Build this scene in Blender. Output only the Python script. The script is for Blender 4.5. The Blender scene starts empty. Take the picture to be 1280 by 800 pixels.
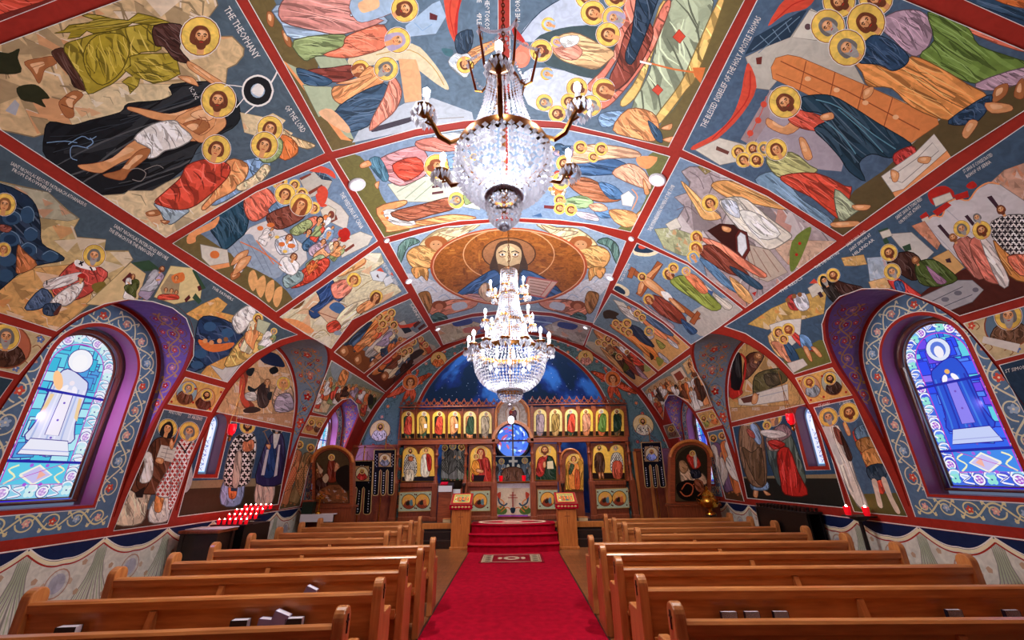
import bpy, bmesh, math, random
import numpy as np
from mathutils import Vector, Matrix
from mathutils.geometry import delaunay_2d_cdt
random.seed(7)
SC = bpy.context.scene
COL = SC.collection
PI = math.pi
# ---------------------------------------------------------------- camera
CX, CH, FPX, PIT, YAW, ROLL = 0.049, 1.75, 498.4, .3714, -.001, -.0131
cam = bpy.data.cameras.new('camera'); co = bpy.data.objects.new('camera', cam); COL.objects.link(co)
cam.sensor_width = 36; cam.lens = FPX / 1280 * 36; cam.clip_start = .02; cam.clip_end = 200
co.matrix_world = Matrix.Translation((CX, 0, CH)) @ Matrix.Rotation(-YAW, 4, 'Z') @ Matrix.Rotation(PI/2 + PIT, 4, 'X') @ Matrix.Rotation(ROLL, 4, 'Z')
SC.camera = co
# ---------------------------------------------------------------- view, world, light levels
vs = SC.view_settings
vs.view_transform = 'Standard'; vs.look = 'None'; vs.gamma = 1; vs.use_curve_mapping = False
vs.exposure = 0.1
SC.cycles.max_bounces = 5; SC.cycles.diffuse_bounces = 3; SC.cycles.glossy_bounces = 3
SC.cycles.transmission_bounces = 4; SC.cycles.transparent_max_bounces = 6
SC.cycles.caustics_reflective = False; SC.cycles.caustics_refractive = False
SC.cycles.sample_clamp_indirect = 4
SC.cycles.use_denoising = True
world = bpy.data.worlds.new('world'); SC.world = world; world.use_nodes = True
world.node_tree.nodes['Background'].inputs[0].default_value = (.35, .45, .7, 1)
world.node_tree.nodes['Background'].inputs[1].default_value = .3
NEAR_CHANDELIER_W, FAR_CHANDELIER_W, PEW_SPOT_W, AISLE_SPOT_W, SCREEN_SPOT_W = 190, 540, 560, 260, 640
GLASS_LEFT, GLASS_RIGHT, GLASS_SMALL = .9, .95, 1.0
def lamp(name, kind, loc, power, color=(1, 1, 1), size=.1, rot=None, sx=None, sy=None, spot=None):
    d = bpy.data.lights.new(name, kind); d.energy = power; d.color = color
    if kind == 'AREA':
        d.shape = 'RECTANGLE'; d.size = sx; d.size_y = sy
    else: d.shadow_soft_size = size
    if spot: d.spot_size = spot; d.spot_blend = 1
    o = bpy.data.objects.new(name, d); COL.objects.link(o); o.location = loc
    if rot: o.rotation_euler = rot
    return o
# ---------------------------------------------------------------- room constants (metres)
R, ZC = 5.09, 1.317            # barrel vault radius and springing height
YB, YE = -2.6, 12.98           # back and front end of the nave
N1, N2, N3 = 4.78, 8.1, 11.42 # centres of the three wall niches
NICHE = [(N1, .86, 3.03), (N2, 1.44, 3.0), (N3, .86, 3.03)]  # centre, radius, springing of each niche arch
PLAT = .55                     # height of the altar platform
YI = 12.8                      # face of the icon screen
# ---------------------------------------------------------------- small helpers
def lin(c):
    return c / 12.92 if c <= .04045 else ((c + .055) / 1.055) ** 2.4
def hexc(h):
    return tuple(lin(int(h[i:i+2], 16) / 255) for i in (0, 2, 4))
def tag(o, label, cat, group=None, kind=None):
    if label: o['label'] = label
    if cat: o['category'] = cat
    if group: o['group'] = group
    if kind: o['kind'] = kind
    return o
def empty(name, loc, label, cat, group=None, rz=0):
    o = bpy.data.objects.new(name, None); COL.objects.link(o); o.location = loc
    o.rotation_euler = (0, 0, rz); o.empty_display_size = .1
    return tag(o, label, cat, group)
class MB:
    """collects shapes into one mesh"""
    def __init__(s): s.v = []; s.f = []; s.m = []; s.cm = 0
    def mat(s, i): s.cm = i; return s
    def add(s, vs_, fs_):
        n = len(s.v); s.v += [tuple(v) for v in vs_]
        for f in fs_: s.f.append([i + n for i in f]); s.m.append(s.cm)
        return s
    def box(s, x0, x1, y0, y1, z0, z1, bev=0):
        if bev <= 0:
            vs_ = [(x, y, z) for x in (x0, x1) for y in (y0, y1) for z in (z0, z1)]
            return s.add(vs_, [(0,1,3,2),(4,6,7,5),(0,4,5,1),(2,3,7,6),(0,2,6,4),(1,5,7,3)])
        bm = bmesh.new(); bmesh.ops.create_cube(bm, size=1)
        for v in bm.verts: v.co = ((x0+x1)/2 + v.co.x*(x1-x0), (y0+y1)/2 + v.co.y*(y1-y0), (z0+z1)/2 + v.co.z*(z1-z0))
        bmesh.ops.bevel(bm, geom=bm.edges[:], offset=bev, segments=2, affect='EDGES', profile=.5)
        return s.bm(bm)
    def bm(s, bm, M=None):
        bm.verts.ensure_lookup_table(); bm.verts.index_update()
        s.add([(M @ v.co if M else v.co) for v in bm.verts], [[v.index for v in f.verts] for f in bm.faces]); bm.free(); return s
    def prism(s, prof, a, b, axis='x'):
        """prof: list of 2D points; extruded along axis from a to b"""
        n = len(prof)
        mk = {'x': lambda p, t: (t, p[0], p[1]), 'y': lambda p, t: (p[0], t, p[1]), 'z': lambda p, t: (p[0], p[1], t)}[axis]
        vs_ = [mk(p, a) for p in prof] + [mk(p, b) for p in prof]
        fs_ = [list(range(n))[::-1], list(range(n, 2*n))] + [(i, (i+1) % n, n+(i+1) % n, n+i) for i in range(n)]
        return s.add(vs_, fs_)
    def lathe(s, prof, n=20, c=(0, 0, 0), cap=True):
        """prof: list of (radius, z)"""
        vs_ = []; fs_ = []; k = len(prof)
        for i in range(n):
            a = 2*PI*i/n
            for r, z in prof: vs_.append((c[0]+r*math.cos(a), c[1]+r*math.sin(a), c[2]+z))
        for i in range(n):
            j = (i+1) % n
            for q in range(k-1): fs_.append((i*k+q, j*k+q, j*k+q+1, i*k+q+1))
        if cap:
            fs_.append([i*k for i in range(n)][::-1]); fs_.append([i*k+k-1 for i in range(n)])
        return s.add(vs_, fs_)
    def tube(s, pts, r, n=8, close=False):
        pts = [Vector(p) for p in pts]; m = len(pts); vs_ = []; fs_ = []
        rr = r if isinstance(r, (list, tuple)) else [r]*m
        up = Vector((.13, .21, 1)).normalized()
        for i, p in enumerate(pts):
            if close: t = pts[(i+1) % m] - pts[i-1]
            else: t = pts[min(i+1, m-1)] - pts[max(i-1, 0)]
            t.normalize(); a = t.cross(up)
            if a.length < 1e-3: a = t.cross(Vector((1, 0, 0)))
            a.normalize(); b = t.cross(a)
            for k in range(n):
                q = 2*PI*k/n; vs_.append(p + (a*math.cos(q) + b*math.sin(q))*rr[i])
        for i in range(m if close else m-1):
            j = (i+1) % m
            for k in range(n):
                l = (k+1) % n; fs_.append((i*n+k, i*n+l, j*n+l, j*n+k))
        if not close: fs_ += [list(range(n)), [(m-1)*n+k for k in range(n)][::-1]]
        return s.add(vs_, fs_)
    def ball(s, c, r, sub=1, sc=(1, 1, 1)):
        bm = bmesh.new(); bmesh.ops.create_icosphere(bm, subdivisions=sub, radius=r)
        for v in bm.verts: v.co = Vector((v.co.x*sc[0]+c[0], v.co.y*sc[1]+c[1], v.co.z*sc[2]+c[2]))
        return s.bm(bm)
    def octa(s, c, r, h):
        x, y, z = c
        return s.add([(x+r,y,z),(x,y+r,z),(x-r,y,z),(x,y-r,z),(x,y,z+h),(x,y,z-h)], [(0,1,4),(1,2,4),(2,3,4),(3,0,4),(1,0,5),(2,1,5),(3,2,5),(0,3,5)])
    def build(s, name, mats, parent=None, smooth=False, loc=None):
        me = bpy.data.meshes.new(name); me.from_pydata(s.v, [], s.f)
        if not isinstance(mats, (list, tuple)): mats = [mats]
        for m in mats: me.materials.append(m)
        if len(mats) > 1: me.polygons.foreach_set('material_index', s.m)
        bm = bmesh.new(); bm.from_mesh(me); bmesh.ops.recalc_face_normals(bm, faces=bm.faces[:]); bm.to_mesh(me); bm.free()
        if smooth:
            me.polygons.foreach_set('use_smooth', [True]*len(me.polygons))
            try: me.set_sharp_from_angle(angle=math.radians(40))
            except Exception: pass
        o = bpy.data.objects.new(name, me); COL.objects.link(o)
        if parent: o.parent = parent
        if loc: o.location = loc
        return o
def copy_tree(o, parent=None):
    c = o.copy(); COL.objects.link(c); c.parent = parent
    for ch in list(o.children): copy_tree(ch, c)
    return c
# ---------------------------------------------------------------- materials
def mat(name, color, rough=.5, metal=0, noise=None, bump=None, spec=None, emit=None, color2=None, stretch=(1,1,1), trans=None, detail=4):
    m = bpy.data.materials.new(name); m.use_nodes = True; nt = m.node_tree; N = nt.nodes; L = nt.links
    b = N['Principled BSDF']
    c = hexc(color) if isinstance(color, str) else color
    b.inputs['Base Color'].default_value = (*c, 1); b.inputs['Roughness'].default_value = rough; b.inputs['Metallic'].default_value = metal
    if spec is not None: b.inputs['Specular IOR Level'].default_value = spec
    if noise or bump:
        tc = N.new('ShaderNodeTexCoord'); mp = N.new('ShaderNodeMapping'); mp.inputs['Scale'].default_value = stretch
        L.new(tc.outputs['Object'], mp.inputs[0])
        nz = N.new('ShaderNodeTexNoise'); nz.inputs['Scale'].default_value = noise or bump[0]; nz.inputs['Detail'].default_value = detail
        L.new(mp.outputs[0], nz.inputs[0])
        if noise:
            c2 = hexc(color2) if isinstance(color2, str) else (color2 or tuple(x*.6 for x in c))
            rp = N.new('ShaderNodeValToRGB'); rp.color_ramp.elements[0].position = .35; rp.color_ramp.elements[1].position = .65
            rp.color_ramp.elements[0].color = (*c2, 1); rp.color_ramp.elements[1].color = (*c, 1)
            L.new(nz.outputs[0], rp.inputs[0]); L.new(rp.outputs[0], b.inputs['Base Color'])
        if bump:
            bp = N.new('ShaderNodeBump'); bp.inputs['Strength'].default_value = bump[1]; bp.inputs['Distance'].default_value = .01
            nb = N.new('ShaderNodeTexNoise'); nb.inputs['Scale'].default_value = bump[0]; L.new(mp.outputs[0], nb.inputs[0])
            L.new(nb.outputs[0], bp.inputs['Height']); L.new(bp.outputs[0], b.inputs['Normal'])
    if emit:
        b.inputs['Emission Color'].default_value = (*(hexc(emit[0]) if isinstance(emit[0], str) else emit[0]), 1); b.inputs['Emission Strength'].default_value = emit[1]
    if trans: b.inputs['Transmission Weight'].default_value = trans
    return m
def paint_mat(name, rough=.5, emit=0, fold=True, metal=0):
    """colour comes from the mesh's painted colour attribute; its alpha is how strongly the brushwork breaks it up"""
    m = bpy.data.materials.new(name); m.use_nodes = True; nt = m.node_tree; N = nt.nodes; L = nt.links
    b = N['Principled BSDF']; b.inputs['Roughness'].default_value = rough; b.inputs['Metallic'].default_value = metal
    b.inputs['Specular IOR Level'].default_value = .12
    at = N.new('ShaderNodeAttribute'); at.attribute_name = 'Col'
    out = at.outputs['Color']
    if fold:
        tc = N.new('ShaderNodeTexCoord')
        nz = N.new('ShaderNodeTexNoise'); nz.inputs['Scale'].default_value = 9; nz.inputs['Detail'].default_value = 5; nz.inputs['Distortion'].default_value = 1.6
        L.new(tc.outputs['Object'], nz.inputs[0])
        mr = N.new('ShaderNodeMapRange'); mr.inputs['From Min'].default_value = .32; mr.inputs['From Max'].default_value = .68
        mr.inputs['To Min'].default_value = -.42; mr.inputs['To Max'].default_value = .38
        L.new(nz.outputs[0], mr.inputs[0])
        mu = N.new('ShaderNodeMath'); mu.operation = 'MULTIPLY'; L.new(mr.outputs[0], mu.inputs[0]); L.new(at.outputs['Alpha'], mu.inputs[1])
        ad = N.new('ShaderNodeMath'); ad.operation = 'ADD'; ad.inputs[1].default_value = 1; L.new(mu.outputs[0], ad.inputs[0])
        vm = N.new('ShaderNodeVectorMath'); vm.operation = 'SCALE'; L.new(out, vm.inputs[0]); L.new(ad.outputs[0], vm.inputs['Scale'])
        out = vm.outputs[0]
    if not emit: L.new(out, b.inputs['Base Color'])
    else:
        b.inputs['Base Color'].default_value = (.02, .02, .03, 1); L.new(out, b.inputs['Emission Color']); b.inputs['Emission Strength'].default_value = emit
    return m
M = dict(
    paint=paint_mat('fresco_paint', .48), tempera=paint_mat('icon_tempera', .38), red=mat('band_red', '9a2a20', .5, noise=6, color2='84231b'),
    wood=mat('pew_oak', 'cc8448', .3, noise=5, color2='b06a38', stretch=(.6, 6, 6)),
    woode=mat('pew_oak_upright', 'd08c50', .3, noise=5, color2='b66e3c', stretch=(6, 6, .7)),
    lect=mat('lectern_oak', 'd0803e', .35, noise=6, color2='b86a30', stretch=(6, 6, .6)),
    dwood=mat('walnut', '8e4424', .4, noise=7, color2='74341a', stretch=(5, 5, .7)),
    dwoodh=mat('walnut_rail', '9c4c28', .4, noise=7, color2='7e3a1e', stretch=(.7, 5, 5)),
    dark=mat('dark_stained_wood', '2a140c', .45, noise=8, color2='1c0d08'),
    carpet=mat('red_carpet', 'b8082c', .95, noise=9, color2='9e0625', bump=(350, .12), spec=.1),
    black=mat('black_metal', '0b0a0c', .4), gold=mat('polished_brass', 'd9a441', .22, metal=1), brass=mat('old_brass', '8a5a2c', .3, metal=1),
    white=mat('white_linen', 'd8d6de', .8), silver=mat('silver_metal', 'b8b6c0', .2, metal=1),
    redglass=mat('red_glass', 'ff1020', .15, emit=('ff1428', .38)), flame=mat('lit_flame', 'ffffff', .5, emit=('fff4e0', 14)),
    bulb=mat('lit_bulb', 'ffffff', .5, emit=('f4f2ff', 9)), lens=mat('lit_downlight', 'ffffff', .5, emit=('f6f6ff', 2.2)),
    navy=mat('navy_book_cloth', '0d1024', .55), page=mat('paper', 'e4e2f0', .8), purple=mat('violet_booklet', '8a82b4', .7),
)
# ---------------------------------------------------------------- painting engine: flat colour areas cut into one mesh that follows its surface
def ray(px, py):
    x = (px-640)/FPX; v = (400-py)/FPX; x, v = x*math.cos(ROLL)-v*math.sin(ROLL), x*math.sin(ROLL)+v*math.cos(ROLL); cp, sp = math.cos(PIT), math.sin(PIT); cy, sy = math.cos(YAW), math.sin(YAW)
    return sy*(cp-v*sp)+cy*x, cy*(cp-v*sp)-sy*x, sp+v*cp
class Vault:
    gu = .16; gv = .5
    def uv(s, px, py):
        d = ray(px, py); a = d[0]**2+d[2]**2; b = CX*d[0]+(CH-ZC)*d[2]; c = CX*CX+(CH-ZC)**2-R*R
        t = (-b+math.sqrt(b*b-a*c))/a; x, y, z = CX+d[0]*t, d[1]*t, CH+d[2]*t
        if z < ZC:
            sg = 1 if d[0] > 0 else -1; t = (sg*R-CX)/d[0]; return sg*(R*PI/2+ZC-(CH+d[2]*t)), d[1]*t
        return R*math.atan2(x, z-ZC), y
    def p3(s, u, v, o=0):
        h = R*PI/2
        if abs(u) <= h: a = u/R; return (R-o)*math.sin(a), v, ZC+(R-o)*math.cos(a)
        sg = 1 if u > 0 else -1
        return sg*(R-o), v, ZC-(abs(u)-h)
class Wall:
    gu = gv = .6
    def __init__(s, side, x=R): s.sd = side; s.x = x
    def uv(s, px, py):
        d = ray(px, py); t = (s.sd*s.x-CX)/d[0]; return d[1]*t, CH+d[2]*t
    def p3(s, u, v, o=0): return s.sd*(s.x-o), u, v
class Front:
    gu = gv = .6
    def __init__(s, y): s.y = y
    def uv(s, px, py):
        d = ray(px, py); t = s.y/d[1]; return CX+d[0]*t, CH+d[2]*t
    def p3(s, u, v, o=0): return u, s.y-o, v
class Soffit:
    gu = .12; gv = .5
    def __init__(s, side, n, r, zs): s.sd, s.n, s.r, s.zs = side, n, r, zs
    def p3(s, u, v, o=0):
        h = s.r*PI/2
        if abs(u) <= h: a = u/s.r; return s.sd*v, s.n+(s.r-o)*math.sin(a), s.zs+(s.r-o)*math.cos(a)
        sg = 1 if u > 0 else -1
        return s.sd*v, s.n+sg*(s.r-o), s.zs-(abs(u)-h)
class Flat:
    """any plane, in its own frame: origin, u axis, v axis"""
    gu = gv = .5
    def __init__(s, o, ux, vx):
        s.o = Vector(o); s.ux = Vector(ux).normalized(); s.vx = Vector(vx).normalized(); s.n = s.ux.cross(s.vx)
    def p3(s, u, v, o=0): return tuple(s.o + s.ux*u + s.vx*v + s.n*o)
PAL = {}
def pal(s):
    for w in s.split():
        k, h = w.split('='); PAL[k] = hexc(h)
pal('bg=5f7487 bgd=41525e bgl=8fa3b6 gold=e8c35c goldl=f0dc9c golds=d9a03c ora=d9763a orl=e79a62 ver=cf4a34 red=a42a1e crim=b0241c brn=6e3a22 dbr=3c2016 umb=8a5a34 och=b98f4a tan=cfb184 sand=d8c39a stone=b9b4a8 stl=cfcabc std=8f8a84 '
    'grn=6f7a2c grd=4a5222 olv=8a7a22 ol2=a5922e grs=8fa06a dgn=2f4a34 navy=22384e nv2=31506c blu=4a6f9c bll=7fa0c4 sky=9db4cc blk=121418 ink=2a1a14 skin=d99a66 skd=a96a3e skl=e8b688 wht=e6e2dc gry=a7a9b0 lil=a99ab4 ros=c98a7c pnk=dfa79a '
    'grf=7a6a2e ground=6d6038 grb=5a4a26 dred=7a1c16 wine=5e2030 pur=5a3f6e cream=e9dcb8 mar=8c4a2a mint=a9b596 mnd=8c9c82 teal=3c6670 whi=f4f2ee band=992b20 bandl=d8b8a8')
def C(c):
    if isinstance(c, tuple): return c
    if c in PAL: return PAL[c]
    return hexc(c)
def mixc(a, b, t): return tuple(x*(1-t)+y*t for x, y in zip(C(a), C(b)))
def smooth(P, n=3, closed=True):
    m = len(P)
    if m < 3: return P
    out = []
    for i in range(m if closed else m-1):
        p0 = P[i-1] if closed or i > 0 else P[i]; p1 = P[i]; p2 = P[(i+1) % m]; p3 = P[(i+2) % m] if closed or i < m-2 else p2
        for k in range(n):
            t = k/n; t2 = t*t; t3 = t2*t
            out.append(tuple(.5*(2*b+(-a+c)*t+(2*a-5*b+4*c-d)*t2+(-a+3*b-3*c+d)*t3) for a, b, c, d in zip(p0, p1, p2, p3)))
    if not closed: out.append(P[-1])
    return out
def ell(x, y, rx, ry=None, ang=0, n=14):
    ry = ry or rx; c, s_ = math.cos(ang), math.sin(ang)
    return [(x+rx*math.cos(t)*c-ry*math.sin(t)*s_, y+rx*math.cos(t)*s_+ry*math.sin(t)*c) for t in (2*PI*i/n for i in range(n))]
def ribbon(P, w, taper=False):
    P = [p for i, p in enumerate(P) if i == 0 or (abs(p[0]-P[i-1][0])+abs(p[1]-P[i-1][1])) > 1e-6]
    m = len(P); l = []; r = []
    for i in range(m):
        a = P[max(i-1, 0)]; b = P[min(i+1, m-1)]; dx, dy = b[0]-a[0], b[1]-a[1]; q = math.hypot(dx, dy) or 1
        k = w/2*(math.sin(PI*(i+.25)/(m-.5))*.8+.2 if taper else 1)
        l.append((P[i][0]-dy/q*k, P[i][1]+dx/q*k)); r.append((P[i][0]+dy/q*k, P[i][1]-dx/q*k))
    return l + r[::-1]
def _inside(poly, X, Y):
    w = np.zeros(len(X), int); n = len(poly)
    for i in range(n):
        x0, y0 = poly[i]; x1, y1 = poly[(i+1) % n]
        if y0 == y1: continue
        up = (y0 <= Y) & (y1 > Y); dn = (y0 > Y) & (y1 <= Y); cr = (x1-x0)*(Y-y0)-(X-x0)*(y1-y0)
        w += (up & (cr > 0)).astype(int); w -= (dn & (cr < 0)).astype(int)
    return w != 0
class Canvas:
    def __init__(s, surf, px=True, step=14, seed=1):
        s.S = surf; s.px = px; s.step = step; s.it = []; s.texts = []; s.up = (0, -1); s.rnd = random.Random(seed); s.cl = None
    def conv(s, P, close=True):
        out = []; m = len(P)
        if not s.px:
            for i in range(m):
                a = P[i]; b = P[(i+1) % m]; n = max(1, int(max(abs(b[0]-a[0])/s.S.gu, abs(b[1]-a[1])/s.S.gv)+.5))
                out += [(a[0]+(b[0]-a[0])*k/n, a[1]+(b[1]-a[1])*k/n) for k in range(n)]
            return out
        for i in range(m):
            a = P[i]; b = P[(i+1) % m]; n = max(1, int(math.hypot(b[0]-a[0], b[1]-a[1])/s.step))
            for k in range(n): t = k/n; out.append(s.S.uv(a[0]+(b[0]-a[0])*t, a[1]+(b[1]-a[1])*t))
        return out
    def poly(s, c, P, al=.35, sm=False, clip=None):
        if sm: P = smooth(P)
        s.it.append((s.conv(P), None if c is None else C(c), al, s.cl if clip is None else clip)); return len(s.it)-1
    def line(s, c, w, P, sm=True, taper=False, clip=None, al=.1):
        if sm and len(P) > 2: P = smooth(P, 3, False)
        return s.poly(c, ribbon(P, w, taper), al, clip=clip)
    def ell(s, c, x, y, rx, ry=None, ang=0, n=14, al=.2, clip=None): return s.poly(c, ell(x, y, rx, ry, ang, n), al, clip=clip)
    def robe(s, c, P, ang=None, dens=1., ink=None, sm=True, lw=None):
        """a garment: base colour, painted dark and light folds along ang (degrees, picture frame), inked outline"""
        if sm: P = smooth(P)
        base = s.poly(c, P, .45); c = C(c)
        xs = [p[0] for p in P]; ys = [p[1] for p in P]; cx, cy = sum(xs)/len(xs), sum(ys)/len(ys)
        if ang is None: a = math.atan2(max(ys)-min(ys), .3*(max(xs)-min(xs)))
        else: a = math.radians(ang)
        d = (math.cos(a), math.sin(a)); nrm = (-d[1], d[0])
        pr = [(p[0]-cx)*d[0]+(p[1]-cy)*d[1] for p in P]; pn = [(p[0]-cx)*nrm[0]+(p[1]-cy)*nrm[1] for p in P]
        W = max(pn)-min(pn); Lh = max(pr)-min(pr); n = max(3, int(min(9, W/(5 if s.px else .06))*dens))
        tone = [(tuple(x*.5 for x in c), .7, .3), (tuple(min(.95, x*1.3+.015) for x in c), .8, .3), (tuple(x*.3 for x in c), .17, .1), (tuple(min(.95, x*1.7+.07) for x in c), .16, .1)]
        if W < (9 if s.px else .08): tone = tone[:1]+tone[2:]
        for tc, wd, al in tone:
            for i in range(n if wd > .5 else n+2):
                t = min(pn)+W*(i+.5+s.rnd.uniform(-.35, .35))/n
                l0 = min(pr)+Lh*s.rnd.uniform(-.05, .5); l1 = l0+Lh*s.rnd.uniform(.3, .65); bend = s.rnd.uniform(-.14, .14)*W
                q = []
                for k in range(5):
                    f = k/4; l = l0+(l1-l0)*f; m = t+bend*math.sin(PI*f)
                    q.append((cx+d[0]*l+nrm[0]*m, cy+d[1]*l+nrm[1]*m))
                s.poly(tc, ribbon(q, W/n*wd, True), al, clip=base)
        s.last = base; s.rawlast = P
        s.line(ink or tuple(x*.25 for x in c), lw or max(.75 if s.px else .006, min(W*.04, 1.3 if s.px else .03)), P+[P[0]], sm=False)
        return base
    def head(s, x, y, r, hair='brn', kind='', halo=1.9, tilt=0, skin='skin', hc='gold'):
        """halo, hair, face, beard (kind has b beard, w white beard, v veil, k black cowl); tilt turns the face sideways"""
        ux, uy = s.up; l = math.hypot(ux, uy); ux, uy = ux/l, uy/l; sx, sy = -uy, ux
        def P(a, b): return x+sx*a*r+ux*b*r, y+sy*a*r+uy*b*r
        an = math.atan2(sy, sx)
        if halo:
            h = halo
            s.ell('wht', *P(0, .1), r*h*1.06, None, 0, 18); s.ell('mar', *P(0, .1), r*h*1.02, None, 0, 18); s.ell(hc, *P(0, .1), r*h*.97, None, 0, 18, .6)
        hcol = {'w': '6f6c6a'}.get(kind[:1], hair) if 'w' in kind else hair
        if 'v' in kind: s.poly(hair, [P(-1, -1.5), P(-1.15, 0), P(-.6, 1.1), P(.6, 1.1), P(1.15, 0), P(1, -1.5)], .4, True)
        elif 'k' in kind: s.poly('blk', [P(-1.1, -1.6), P(-1.1, .3), P(0, 1.5), P(1.1, .3), P(1.1, -1.6)], .3, True)
        else: s.poly(hcol, [P(-.95, -.6), P(-1.02, .3), P(-.6, 1), P(0, 1.18), P(.6, 1), P(1.02, .3), P(.95, -.6), P(0, -.9)], .5, True)
        s.poly(skin, [P(-.35+tilt, -1.7), P(.35+tilt, -1.7), P(.35+tilt, -.7), P(-.35+tilt, -.7)], .2)
        f = s.poly(skin, [P(-.62+tilt, .3), P(-.55+tilt, -.45), P(tilt, -1.05), P(.55+tilt, -.45), P(.62+tilt, .3), P(.3+tilt, .72), P(-.3+tilt, .72)], .35, True)
        if r > 2.2 or not s.px:
            s.poly('skl', [P(-.3+tilt, .62), P(.3+tilt, .62), P(.22+tilt, .2), P(-.22+tilt, .2)], .2, True, f)
            b = 'a9a6a2' if 'w' in kind else hcol
            if 'b' in kind or 'w' in kind: s.poly(mixc(b, 'ink', .15), [P(-.62+tilt, 0), P(-.3+tilt, -.32), P(tilt, -.28), P(.3+tilt, -.32), P(.62+tilt, 0), P(.45+tilt, -1.0), P(tilt, -1.5 if 'w' in kind else -1.25), P(-.45+tilt, -1.0)], .5, True)
            for q in (-1, 1):
                s.line('ink', .13*r, [P(tilt+q*.14, .3), P(tilt+q*.3, .38), P(tilt+q*.48, .26)], False)
                s.ell('ink', *P(tilt+q*.3, .14), .11*r, .07*r, an, 8)
            s.line('skd', .1*r, [P(tilt+.05, .2), P(tilt+.1, -.15), P(tilt-.06, -.2)], False)
            s.line('crim', .1*r, [P(tilt-.18, -.48), P(tilt+.18, -.48)], False)
        else:
            if 'b' in kind or 'w' in kind: s.poly('wht' if 'w' in kind else hcol, [P(-.55, -.2), P(.55, -.2), P(.3, -1.1), P(-.3, -1.1)], .3, True)
            s.line('ink', .16*r, [P(-.45, .2), P(.45, .2)], False)
    def fig(s, hx, hy, fx, fy, w, robe='blu', mantle='ora', hair='brn', kind='', halo=1.75, hr=None, side=None, feet=1, var=0):
        """a standing robed figure from head centre to feet"""
        ax, ay = fx-hx, fy-hy; L = math.hypot(ax, ay); ax, ay = ax/L, ay/L
        sx, sy = side or (ay, -ax) if not side else side
        hr = hr or min(w*.5, L*.085)
        def P(a, t): return hx+sx*a*w+ax*t*L, hy+sy*a*w+ay*t*L
        j = lambda q: s.rnd.uniform(-q, q)
        ang = math.degrees(math.atan2(ay, ax)); m = 1 if var % 2 == 0 else -1
        old = s.up; s.up = (-ax, -ay)
        if feet:
            for q in (-.4, .35): s.poly('skd', [P(q-.2, .95), P(q+.2, .95), P(q+.25, 1.03), P(q-.1, 1.04)], .2, True)
        s.robe(robe, [P(-.4, .09), P(-.95, .15), P(-1.05+j(.1), .35), P(-.85+j(.1), .6), P(-.95+j(.15), .97), P(0, 1.0), P(.95+j(.15), .97), P(.85+j(.1), .6), P(1.05+j(.1), .35), P(.95, .15), P(.4, .09)], ang, .8)
        if mantle and mantle != robe:
            s.robe(mantle, [P(-.45*m, .10), P(-1.05*m, .15), P(-1.2*m, .38), P(-.95*m, .6), P(-1.08*m, .86), P(-.35*m, .8), P(.5*m, .72), P(1.05*m, .52), P(.55*m, .38), P(-.05*m, .34), P(.1*m, .18)], ang+12*m, .8)
        s.poly('skin', [P(.2*m, .33), P(.62*m, .27), P(.7*m, .31), P(.3*m, .37)], .2, True)
        if halo is not None: s.head(hx, hy, hr, hair, kind, halo)
        s.up = old
    def crosses(s, c, r, d):
        """rows of small crosses woven into the garment painted last"""
        b = s.last; A = s.it[b][0]
        P = s.rawlast; x0, x1 = min(p[0] for p in P), max(p[0] for p in P); y0, y1 = min(p[1] for p in P), max(p[1] for p in P)
        j = 0; y = y0
        while y < y1:
            x = x0+(d/2 if j % 2 else 0)
            while x < x1:
                s.poly(c, [(x-r, y-r*.35), (x-r*.35, y-r*.35), (x-r*.35, y-r), (x+r*.35, y-r), (x+r*.35, y-r*.35), (x+r, y-r*.35), (x+r, y+r*.35), (x+r*.35, y+r*.35), (x+r*.35, y+r), (x-r*.35, y+r), (x-r*.35, y+r*.35), (x-r, y+r*.35)], .1, clip=b); x += d
            y += d*.8; j += 1
    def rocks(s, c, P, n=10, ang=None, sm=False):
        b = s.poly(c, smooth(P, 2) if sm else P, .6); c = C(c)
        xs = [p[0] for p in P]; ys = [p[1] for p in P]; lx, hx, ly, hy = min(xs), max(xs), min(ys), max(ys); k = (hx-lx+hy-ly)/2
        for i in range(n*3):
            x, y = s.rnd.uniform(lx, hx), s.rnd.uniform(ly, hy); a = math.radians(ang if ang is not None else 30)+s.rnd.uniform(-.35, .35); l = k*s.rnd.uniform(.08, .2)
            q = [(x, y), (x+math.cos(a)*l*.5+s.rnd.uniform(-1, 1)*l*.1, y+math.sin(a)*l*.5), (x+math.cos(a+.5)*l, y+math.sin(a+.5)*l)]
            s.line(tuple(v*.45 for v in c) if i % 3 else mixc(c, 'whi', .5), k*.012, q, False, True, clip=b)
            if i % 2 == 0: s.poly((mixc(c, 'ora', .4), mixc(c, 'whi', .3), tuple(v*.62 for v in c))[i//2 % 3], [(x, y), (x+math.cos(a)*l*1.5, y+math.sin(a)*l*1.5), (x+math.cos(a+.8)*l, y+math.sin(a+.8)*l)], .3, clip=b)
        s.line(tuple(v*.35 for v in c), max(.6, k*.006) if s.px else .01, P+[P[0]], False)
        return b
    def text(s, c, h, x0, y0, x1, y1, body): s.texts.append((c, h, x0, y0, x1, y1, body))
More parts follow.
